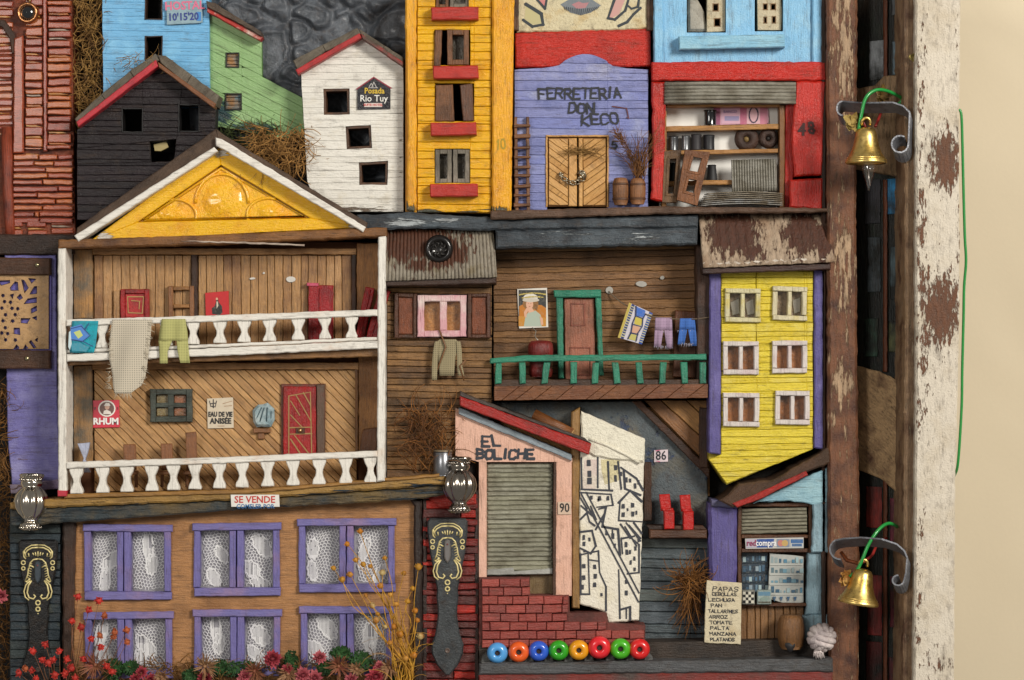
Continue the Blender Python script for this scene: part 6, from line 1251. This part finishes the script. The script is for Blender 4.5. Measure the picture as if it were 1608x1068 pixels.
for i in range(7): link('blind_slat', MB().prism([(1165, 800+i*5.7), (1268, 797.5+i*5.7+U(-.5, .5)), (1268, 802.4+i*5.7), (1165, 804.8+i*5.7)], 79, 86+U(-1, 1), 1.6, .6), mat('86826f', '605a4a', .45, 30, 'h', .25, rough=.6, bump=.6), rs)
planks(GR, 'plank', rect(1164, 953, 1264, 1010), 11.5, 90, 60, 74, [mat('86603a', '5a3c20', .42, 20, 'v', .3), mat('7a5632', '50341a', .42, 20, 'v', .3)], gap=1, bev=.9, jit=.6)
T = solo('card_sign', 'blue and white card payment strip above the grocery window', 'sign', lambda b: b.prism([(1170, 846), (1262, 844), (1262, 861), (1171, 862)], 86, 87.5, .2), plain('b8b6b0', .5), 1216, 862, 86, 88)
pic(T, 'print', 1170, 844.5, 1262, 861.5, 87.7, [([(.02, .15), (.5, .1), (.47, .9), (.02, .92)], '2f4f90'), (rect(.02, .12, .2, .9), 'b0a8b4'), (rect(.54, .12, .76, .88), '7a8494'), (ell(.61, .5, .055, .3), 'b8736a'), (ell(.68, .5, .055, .3), 'b89a60'), (rect(.78, .14, .99, .5), '3f6494'), (rect(.78, .5, .99, .86), 'b4b8ba'), (rect(.8, .55, .97, .8), '48658c')])
text(T, 'lettering', 'red', 1180, 853, 13, plain('8a3a5a'), 88.6, .3, .85); text(T, 'lettering', 'compra', 1203, 853, 13, plain('e6e6ea'), 88.8, .3, .82)
T = solo('dark_window_display', 'dark blue print of a stocked fridge in the grocery window', 'poster', lambda b: b.prism([(1166, 868), (1206, 868), (1206, 936), (1165, 934)], 66, 68, .3), plain('3c4a58', .3), 1186, 936, 62, 70)
random.seed(5)
pic(T, 'print', 1165, 868, 1206, 935, 68.2, [(rect(0, 0, 1, 1), '33404c')]+[(rect(.03+.12*i+U(0, .03), .05+.23*j+U(0, .07), .03+.12*i+U(.07, .15), .05+.23*j+U(.13, .19)), random.choice(('5f7a8c', '3f5a70', '8a9aa4', '2a3440', '4a6a84', '9fb4b8', '34495c'))) for i in range(8) for j in range(4)]+[(rect(0, .22+.23*j, 1, .25+.23*j), '22303a') for j in range(4)])
T = solo('pale_window_display', 'pale curled print of stocked shelves in the grocery window', 'poster', lambda b: b.prism([(1209, 869), (1262, 874), (1262, 946), (1240, 950), (1206, 940)], 76, 78, .4, .4), plain('a9aba6', .4), 1236, 948, 66, 80)
pic(T, 'print', 1208, 870, 1262, 948, 78.3, [(rect(.03+.12*i+U(0, .04), .05+.2*j+U(0, .09), .03+.12*i+U(.07, .15), .18+.2*j), random.choice(('4a7a94', '6a90a0', '3a5a70', '98b0b4', '8a9a9c', '5a7078'))) for i in range(8) for j in range(4)]+[(rect(.02, .2+.2*j, .98, .22+.2*j), 'c0c2bc') for j in range(4)]+[([(.1+.2*i, .86), (.2+.2*i, .86), (.15+.2*i, .96)], '3a5a78') for i in range(4)])
for lab, x0, y0, x1, y1, chk in (('small black and white chequered box below the grocery window', 1165, 927, 1185, 949, 1), ('small pale printed box beside the chequered box', 1189, 927, 1211, 949, 0)):
    T = solo('printed_box', lab, 'box', lambda b: b.box(x0, y0, x1, y1, 78, 92, 1), mat('8a8a80' if chk else '909e98', '6a6a60', .4, 30, 'n', .1), (x0+x1)/2, y1, 78, 90)
    n = 4; w, h = (x1-x0-3)/n, (y1-y0-4)/n
    if chk: pic(T, 'chequers', x0+1.5, y0+2, x1-1.5, y1-2, 92.2, [(rect(i/n, j/n, (i+1)/n, (j+1)/n), '1a1a1a' if (i+j) % 2 else 'c8c4b4') for i in range(n) for j in range(n)])
    else: pic(T, 'print', x0+1.5, y0+2, x1-1.5, y1-2, 92.2, [(rect(0, 0, 1, .35), '5a7e94'), ([(.1, .6), (.5, .4), (.9, .6), (.7, .8), (.3, .8)], '7a8c84'), (rect(0, .85, 1, 1), '4a4a40')])
LT = solo('price_list', 'cream hand lettered price list leaning in front of the purple post', 'sign board', lambda b: b.prism([(1110, 912), (1165, 916), (1164, 1013), (1106, 1010)], 100, 103, .8, .7), mat('c9bd9f', 'b09a70', .33, 22, 'n', .05, rough=.55), 1136, 1012, 100, 108)
HI = plain('2c2c30', .6)
for i, w_ in enumerate(('PAPAS', 'CEBOLLAS', 'LECHUGA', 'PAN', 'TALLARINES', 'ARROZ', 'TOMATE', 'PALTA', 'MANZANA', 'PLATANOS')):
    hand(LT, 'lettering', w_, (1120, 1119, 1113, 1117, 1113, 1114, 1115, 1116, 1115, 1116)[i], 922+i*8.9, 6.2 if i == 0 else 4.5 if len(w_) < 8 else 3.6, 6.6 if i == 0 else 4.8, 1.15, HI, 103.4, .35, .02, .35)
T = thing('wooden_barrel', 'round brown wooden barrel standing beside the white rope knot', 'barrel', 1243, 1020, 100, 116)
q = MB().lathe(1243, 1020, 108, [(15, 0), (19, 6), (21.5, 20), (21.5, 34), (19, 47), (15, 53), (.01, 54)], n=28, mod=lambda th, h: 1-.03*(abs(math.sin(th*7)) < .25)); link('body', q, mat('7d5630', '4a3018', .4, 18, 'v', .35, rough=.5, bump=.6), T)
link('stain', MB().lathe(1240, 1014, 126, [(8, -1.5), (7, 1), (.01, 1.6)], 'd', 12, mod=lambda th, h: 1+.2*math.sin(3*th)), plain('1c1a1c', .6), T)
T = thing('rope_knot', 'white braided rope knot resting at the end of the bottom shelf', 'rope knot', 1291, 1028, 110, 134)
ROPE = mat('d8ccc8', 'a89a9c', .4, 30, 'n', .1, rough=.8, bump=.5)
link('core', MB().ball(1291, 1002, 122, 21, 16), ROPE, T)
for k in range(3):
    for j in range(-1, 2):
        b = MB(); an = k*math.pi/3+.3; pts = []
        for s_ in range(13):
            ph = -1.25+2.5*s_/12; u, v, w = 20.5*math.sin(ph)*math.cos(j*.4), 20.5*math.sin(j*.4), 20.5*math.cos(ph)*math.cos(j*.4)+2.0*math.cos(ph*2.2+k*2.1)
            pts.append((1291+u*math.cos(an)-v*math.sin(an), 1002+u*math.sin(an)+v*math.cos(an), 122+w))
        link('strand', b.tube(pts, 4.8, 10), ROPE, T)
link('tail', fibers(MB().tube([(1284, 1022, 130), (1285, 1028, 134)], [6, 7], 10), 60, lambda i: (U(1278, 1292), 1024, U(130, 140)), lambda x, y: ((x-1285)*.05, 1, 0), 9, (.6, 1.0), .2, 3), ROPE, T)

# ------------------------------------------------------------------ bells, brackets, wires on the frame
BRASS = mat('ecca7c', 'd0a850', .4, 30, 'n', .1, rough=.36, bump=.05, metal=1.0); ZINC = mat('8c8e94', '6a6c72', .45, 40, 'n', .12, rough=.42, bump=.2, metal=.6)
GWIRE = plain('1c8a3c', .35, 0, .4); RWIRE = plain('8a2420', .4); DRY = mat('b09a58', '8a6a2c', .45, 40, 'n', .15, rough=.7)
def bell(lab, cx, yt, s, tl, d):
    T = thing('bell', lab, 'bell', cx, yt, d, d, 'brass bells on the frame brackets')
    pr = [(.01, 0), (7, -.5), (13, -3), (16, -8), (17.5, -16), (20, -28), (24.5, -40), (29.5, -48), (32.5, -53), (33, -56), (31, -57.5), (28, -56), (24, -50), (.01, -30)]
    link('body', MB().lathe(cx, yt, d, [(r*s, h*s) for r, h in pr], n=40, tilt=tl), BRASS, T)
    for hh_, rr in ((-48, 29.8), (-51, 31.6)): link('ridge', MB().lathe(cx, yt, d, [(rr*s-.5, hh_*s-1), (rr*s+.8, hh_*s), (rr*s-.5, hh_*s+1)], n=40, tilt=tl), BRASS, T)
    link('loop', MB().tube([(cx+7*math.cos(t)*s, yt-7*s-8*math.sin(t)*s, d+2*math.sin(t)) for t in [j*math.pi/6-.5 for j in range(9)]], 2.2*s, 7), BRASS, T)
    return T
B1 = bell('upper brass bell with a clear bulb hanging under it', 1360, 200, 1.0, 0, 200)
link('bulb', MB().lathe(1364, 262, 200, [(.01, -38), (1.5, -37), (3, -30), (6, -20), (10, -8), (11, 4), (8, 10)], n=20), glass('ffffff', .16), B1); link('filament', MB().tube([(1364, 265, 200), (1364, 280, 201), (1366, 292, 202)], .8, 5), plain('b0a8a0', .3, .6), B1)
B2 = bell('lower brass bell tilted beside a dried flower', 1356, 893, .98, -.16, 196)
def ribbonband(name, lab, pts, w, th, m, tx, ty, td, tiltv=(1, 1)):
    """flat metal strip bent along pts (x,y,d), width w in depth"""
    def f(b):
        n = len(pts)
        for i in range(n-1):
            (x0, y0, d0), (x1, y1, d1) = pts[i], pts[i+1]; dx, dy = x1-x0, y1-y0; l = math.hypot(dx, dy) or 1; nx, ny = -dy/l*th/2, dx/l*th/2
            v0 = len(b.v)
            for (x, y, dd) in ((x0, y0, d0), (x1, y1, d1)):
                for sx_, sd in ((1, -1), (1, 1), (-1, 1), (-1, -1)): b.v.append(P(x+nx*sx_-.18*w*sd*tiltv[0], y+ny*sx_-.3*w*sd*tiltv[1], dd+sd*w/2))
            for a in range(4): c = (a+1) % 4; b.face((v0+a, v0+c, v0+4+c, v0+4+a))
            b.face((v0, v0+3, v0+2, v0+1)); b.face((v0+4, v0+5, v0+6, v0+7))
    return solo(name, lab, 'bracket', f, m, tx, ty, td, td, 'bent metal brackets on the frame')
def arc(cx, cy, rx, ry, a0, a1, n, d0, d1): return [(cx+rx*math.cos(math.radians(a0+(a1-a0)*i/n)), cy+ry*math.sin(math.radians(a0+(a1-a0)*i/n)), d0+(d1-d0)*i/n) for i in range(n+1)]
ribbonband('metal_bracket', 'bent grey metal bracket curling over the upper brass bell', arc(1325, 178, 9, 11, 90, 270, 8, 150, 150)+[(1335, 169, 160), (1350, 172, 175), (1370, 173, 188), (1395, 174, 204), (1410, 180, 210), (1420, 190, 212), (1419, 215, 212), (1418, 238, 212)]+arc(1405, 239, 13, 13, 0, 300, 12, 212, 214), 22, 2.4, ZINC, 1370, 172, 146)
ribbonband('metal_bracket', 'bent grey metal bracket curling over the lower brass bell', arc(1322, 868, 17, 16, 90, 240, 8, 156, 156)+[(1325, 851, 164), (1350, 848, 178), (1380, 849, 196), (1402, 856, 206), (1413, 866, 210), (1417, 876, 212), (1415, 900, 212), (1412, 912, 212)]+arc(1403, 911, 9, 8, 0, 270, 10, 212, 214), 24, 2.4, ZINC, 1370, 850, 150)
for lab, pts in (('green wire arching over the upper bell into the frame', [(1346, 220, 192), (1348, 200, 196), (1352, 178, 198), (1356, 160, 198), (1364, 148, 196), (1378, 141, 190), (1395, 142, 180), (1410, 147, 170), (1422, 153, 160), (1414, 162, 158), (1405, 168, 158), (1394, 166, 160), (1388, 164, 160)]), ('green wire arching over the lower bell into the frame', [(1334, 905, 192), (1344, 896, 196), (1352, 880, 198), (1362, 856, 198), (1374, 838, 194), (1386, 827, 186), (1398, 823, 176), (1410, 827, 166), (1414, 830, 158)])):
    T = solo('green_wire', lab, 'wire', lambda b: b.tube(curve(pts), 2.7, 8), GWIRE, pts[0][0], pts[0][1], pts[0][2], 190, 'green wires on the bells')
for lab, pts in (('short red wire tied through the loop of the upper bell', [(1362, 212, 190), (1357, 200, 192), (1354, 192, 192)]), ('thin red wire running up behind the upper bell', [(1376, 198, 170), (1382, 186, 160), (1390, 172, 140)]), ('thin red wire running behind the lower bell', [(1358, 882, 170), (1372, 874, 160), (1384, 858, 140), (1402, 850, 120)])):
    solo('red_wire', lab, 'wire', lambda b: b.tube(curve(pts), 2.2, 7), RWIRE, pts[0][0], pts[0][1], pts[0][2], 180)
def dryflower(lab, x, y, d, r, n, m=DRY):
    def f(b):
        for i in range(n):
            a = U(0, 6.28); rr = r*U(.5, 1.1); b.petal((x+U(-2, 2), y+U(-3, 3), d), (x+rr*math.cos(a), y+rr*1.2*math.sin(a), d+U(2, 10)), r*.8, (.3, -1, .2))
    return solo('dried_flower', lab, 'dried flower', f, m, x, y, d, d)
dryflower('crumpled straw yellow dried flower beside the upper bell', 1336, 192, 190, 15, 26); dryflower('pale dried flower above the upper bracket', 1386, 150, 150, 14, 22, mat('8a6a34', '5a4420', .45, 40, 'n', .2)); dryflower('small yellow dried leaf on the outer edge of the frame', 1432, 92, 200, 9, 10, mat('a8985a', '7a6430', .45, 40, 'n', .2)); dryflower('orange tinted dried flower on the side of the lower bell', 1328, 908, 190, 13, 26, mat('b08a48', '9a5a24', .45, 40, 'n', .2))
link_ = solo('copper_tie', 'short copper strip tying the lower bell to its bracket', 'strip', lambda b: b.tube([(1322, 868, 150), (1330, 880, 158), (1346, 884, 168), (1356, 880, 176)], [3, 3.2, 3, 2.4], 8), mat('7a4020', '542a12', .4, 30, 'n', .2, rough=.35, metal=.5), 1340, 880, 160, 160)
solo('long_green_wire', 'long thin green wire running down the outer side of the frame', 'wire', lambda b: b.tube(curve([(1505, 172, 60), (1509, 182, 60), (1511, 230, 58), (1513, 300, 56), (1515, 370, 56), (1517, 410, 56), (1514, 450, 56), (1513, 500, 56), (1511, 580, 56), (1510, 640, 56), (1505, 720, 56), (1503, 745, 40), (1500, 760, 0)]), 2.2, 8), GWIRE, 1505, 172, 60, 56)

# ------------------------------------------------------------------ dried plants along the bottom and at the far edge
moss('dried_moss', 'dense orange brown moss strip beside the purple wall and dark column', -25, 600, 10, 1075, 70, 620, mat('8e6026', '5a3a14', .5, 40, 'n', .35, rough=.8), 36, lambda x, y: (U(-.6, 1), U(-1, 1), U(-.2, .5)), (.6, 1.3), .6)
def pinkflower(lab, x, y, d, r, m, n=30):
    T = thing('pink_flower', lab, 'flower', x, y, d, d, 'pink dried flowers along the bottom')
    b = MB()
    for ring in range(4):
        k = 5+ring*3
        for i in range(k):
            a = 2*math.pi*i/k+ring*.7+U(-.2, .2); rr = r*(.35+.22*ring)*U(.85, 1.1); b.petal((x, y, d), (x+rr*math.cos(a), y+rr*math.sin(a), d+r*(.85-.2*ring)), r*.5, (.1, -1, .1))
    link('petals', b, m, T); link('centre', MB().lathe(x, y, d+r*.4, [(r*.25, 0), (r*.18, r*.2), (.01, r*.3)], 'd', 10), plain('6a1a24', .7), T)
PKM = [mat(c, c2, .42, 60, 'n', .2, rough=.6, bump=.4) for c, c2 in (('b84450', '96303e'), ('c4646c', 'a44652'), ('a83a46', '822630'))]
for lab, x, y, r, mi in (('deep pink dried flower bud pointing up beside the green moss', 428, 1034, 15, 0), ('round salmon pink dried flower at the middle window post', 502, 1032, 11, 1), ('pink dried flower pair low between the twigs', 476, 1060, 14, 1), ('salmon dried flower next to the low pair', 494, 1064, 13, 1), ('spiky raspberry pink flower near the yellow sprig', 590, 1062, 16, 0), ('small pink flower tip below the far purple window', 222, 1056, 10, 0), ('pink flower under the brown star flower', 322, 1066, 13, 2), ('pink flower lying low beside the small pink tip', 236, 1068, 11, 2), ('small salmon flower between moss clumps', 552, 1066, 10, 1), ('pale pink flower in front of the long green moss', 385, 1062, 12, 1), ('raspberry flower half hidden under the upright moss', 452, 1050, 9, 0), ('pink flower bud beside the rounded moss', 596, 1046, 9, 1), ('faded pink flower among the berries', 212, 1066, 9, 2), ('single pink flower in the moss strip at the far edge', 2, 936, 12, 1)):
    pinkflower(lab, x, y, 114, r*1.1, PKM[mi])
def starflower(lab, x, y, r, m, d=112):
    T = thing('star_flower', lab, 'dried flower', x, y, d, d, 'brown star shaped dried flowers along the bottom')
    b = MB()
    for i in range(64):
        a = U(0, 6.28); rr = r*U(.4, 1.1); b.petal((x+U(-1, 1), y+U(-1, 1), d), (x+rr*math.cos(a), y+rr*math.sin(a), d+U(1, r*.9)), 2.4, (.1, -1, .1))
    link('petals', b, m, T); link('centre', MB().ball(x, y, d+3, 3.2, 8), m, T)
SFM = mat('8e6444', 'a8825c', .45, 60, 'n', .25, rough=.7); SFM2 = mat('845236', '94443a', .4, 60, 'n', .25, rough=.7)
for lab, x, y, r, m in (('large reddish brown star flower beside the red berries', 150, 1044, 26, SFM2), ('brown star flower below the middle window', 322, 1046, 24, SFM), ('tan star flower tucked at the moss under the middle window', 400, 1054, 22, SFM2), ('brown shaggy star flower right of the salmon flower', 532, 1046, 24, SFM2), ('tan star flower at the foot of the yellow sprig', 612, 1048, 22, SFM), ('brown star flower between small pink flowers', 254, 1062, 13, SFM), ('small brown star flower under the green moss', 452, 1058, 18, SFM), ('low brown star flower near the spiky pink one', 560, 1050, 14, SFM)):
    starflower(lab, x, y, r, m)
def mossclump(lab, x, y, rx, ry, n=320):
    def f(b):
        for i in range(n):
            a, q = U(0, 6.28), R()**.5; px, py = x+rx*q*math.cos(a), y+ry*q*math.sin(a); dd = 100+14*(1-q*q); t = U(0, 6.28); b.petal((px, py, dd), (px+6*math.cos(t), py+6*math.sin(t), dd+U(1, 5)), 3, (.2, -1, .2))
    solo('green_moss', lab, 'moss', f, mat('2f5a26', '1e3f1a', .5, 60, 'n', .35, rough=.75), x, y+ry, 90, 110, 'green moss clumps along the bottom')
for lab, x, y, rx, ry in (('green moss clump beside the large reddish star flower', 176, 1052, 16, 16), ('long green moss clump below the middle window', 372, 1052, 34, 11), ('small upright green moss clump beside the deep pink bud', 457, 1040, 9, 15), ('rounded green moss clump below the far lace window', 566, 1040, 18, 15), ('green moss arch above the shaggy star flower', 535, 1026, 14, 7), ('dark green moss clump at the foot of the yellow sprig', 628, 1060, 14, 12), ('green moss clump between salmon and shaggy flowers', 512, 1050, 13, 9), ('green moss clump beside the brown star flower', 346, 1050, 14, 10), ('green moss clump left of the small pink tip', 205, 1050, 12, 9), ('dark green moss clump left among the berries', 300, 1062, 12, 10)):
    mossclump(lab, x, y, rx, ry)
struct('dried_leaf_litter', fibers(MB(), 900, lambda i: (U(100, 655), U(1042, 1092), U(80, 112)), lambda x, y: (U(-1, 1), U(-1, .3), U(-.2, .5)), 22, (.6, 1.5), .6, 4), mat('94682e', '5e3e18', .5, 60, 'n', .35, rough=.8), kind='stuff', label='brown dried leaf and stem litter filling the bottom edge')
BS2 = thing('red_berry_sprig', 'sprig of small red berries in front of the dark key plate', 'plant', 110, 1090, 96, 124)
bp_ = [(122, 937), (155, 943), (139, 958), (112, 975), (127, 985), (143, 1003), (158, 1016), (71, 1012), (51, 1023), (93, 1023), (164, 967, 1), (180, 993, 1), (199, 990, 1), (200, 1008, 1), (66, 1036), (76, 1041), (84, 1036), (105, 1036), (131, 1035), (29, 1057), (50, 1053), (86, 1060), (112, 1050), (102, 1058), (57, 1066), (176, 1055), (157, 998, 1), (167, 1046), (118, 1064), (40, 1050, 1), (178, 1000, 1)]
BRM = [mat('c03024', '8a1c14', .4, 60, 'n', .2, rough=.6, bump=.5), mat('b05a30', '7a3418', .4, 60, 'n', .2, rough=.7)]
stem = MB()
for i, q in enumerate(bp_):
    x, y = q[0], q[1]; b = MB(); r = U(6.6, 8.6); b.ball(x, y, 122, r*.62, 8)
    for k in range(16):
        a, e = U(0, 6.28), U(-.2, 1.2); b.petal((x, y, 122), (x+r*math.cos(a)*math.cos(e), y+r*math.sin(a)*math.cos(e), 122+r*math.sin(e)), 3.4, (.1, -1, .2))
    link('berry', b, BRM[1 if len(q) > 2 else 0], BS2)
    bx = 95+(x-95)*.35; stem.tube([(x, y, 121), ((x*2+bx)/3+U(-4, 4), y+(1095-y)*.4, 118+U(-3, 3)), (bx, 1098, 112)], [.45, .5, .7], 5)
stem.tube([(113, 985, 120), (112, 1010, 120), (116, 1040, 119), (124, 1075, 116)], [1.6, 1.3, 1.8, 1.6], 6); link('stems', stem, mat('7a4a2a', '5a3c20', .45, 40, 'v', .2), BS2)
YS = thing('yellow_flower_sprig', 'tall dried golden sprig with tiny buds in front of the lace window', 'plant', 640, 1090, 98, 136)
YSM = mat('c8952c', 'a87422', .45, 60, 'n', .25, rough=.65); stem = MB(); tips = [(565, 835), (523, 893), (549, 903), (537, 911), (570, 887), (581, 890), (604, 877), (657, 891), (545, 855), (597, 921), (574, 936), (584, 952), (593, 965), (640, 945), (634, 901), (613, 935), (622, 950), (652, 960), (648, 925), (660, 1000), (618, 985), (605, 985), (628, 997), (590, 975), (655, 975), (600, 900), (637, 1035), (612, 1010), (650, 1030), (558, 880)]
for i, (x, y) in enumerate(tips):
    bx = 634+U(-9, 9); my = y+(1095-y)*U(.3, .5); mx = x+(bx-x)*U(.45, .75)
    stem.tube(curve([(x, y, 128+U(-6, 6)), ((x+mx)/2+U(-9, 9), (y+my)/2+U(-6, 8), 128+U(-6, 6)), (mx+U(-6, 6), my, 124), (bx+U(-12, 12), (my+1095)/2, 120+U(-6, 8)), (bx, 1098, 114)], 3), [.5+.05*q_ for q_ in range(13)], 5)
    b = MB(); r = U(4.2, 7.5); b.ball(x, y, 129, r*.7, 8, 1, 1.1)
    for k in range(9):
        a = U(0, 6.28); b.petal((x, y+r*.5, 129), (x+r*math.cos(a), y-abs(r*math.sin(a)), 129+U(1, 4)), 3, (.1, -1, .1))
    link('bud', b, mat(random.choice(('c07a14', 'b88420', 'c89038', 'b8a068')), 'a06414', .45, 60, 'n', .15, rough=.6), YS)
link('stems', stem, YSM, YS)
link('loose_stems', fibers(MB(), 26, lambda i: (U(615, 650), U(1040, 1095), U(112, 134)), lambda x, y: (U(-.5, .35), -1, U(-.2, .2)), 85, (.4, .9), .35, 8, 5), YSM, YS)

# text curves become meshes so that every word is an object with its own mask
dg = bpy.context.evaluated_depsgraph_get()
for o in [o for o in scene.objects if o.type == 'FONT']:
    me = bpy.data.meshes.new_from_object(o.evaluated_get(dg)); nm = o.name; c = o.data
    n = bpy.data.objects.new('text', me); C.objects.link(n); n.parent = o.parent; n.matrix_basis = o.matrix_basis.copy()
    bpy.data.objects.remove(o); bpy.data.curves.remove(c); n.name = nm
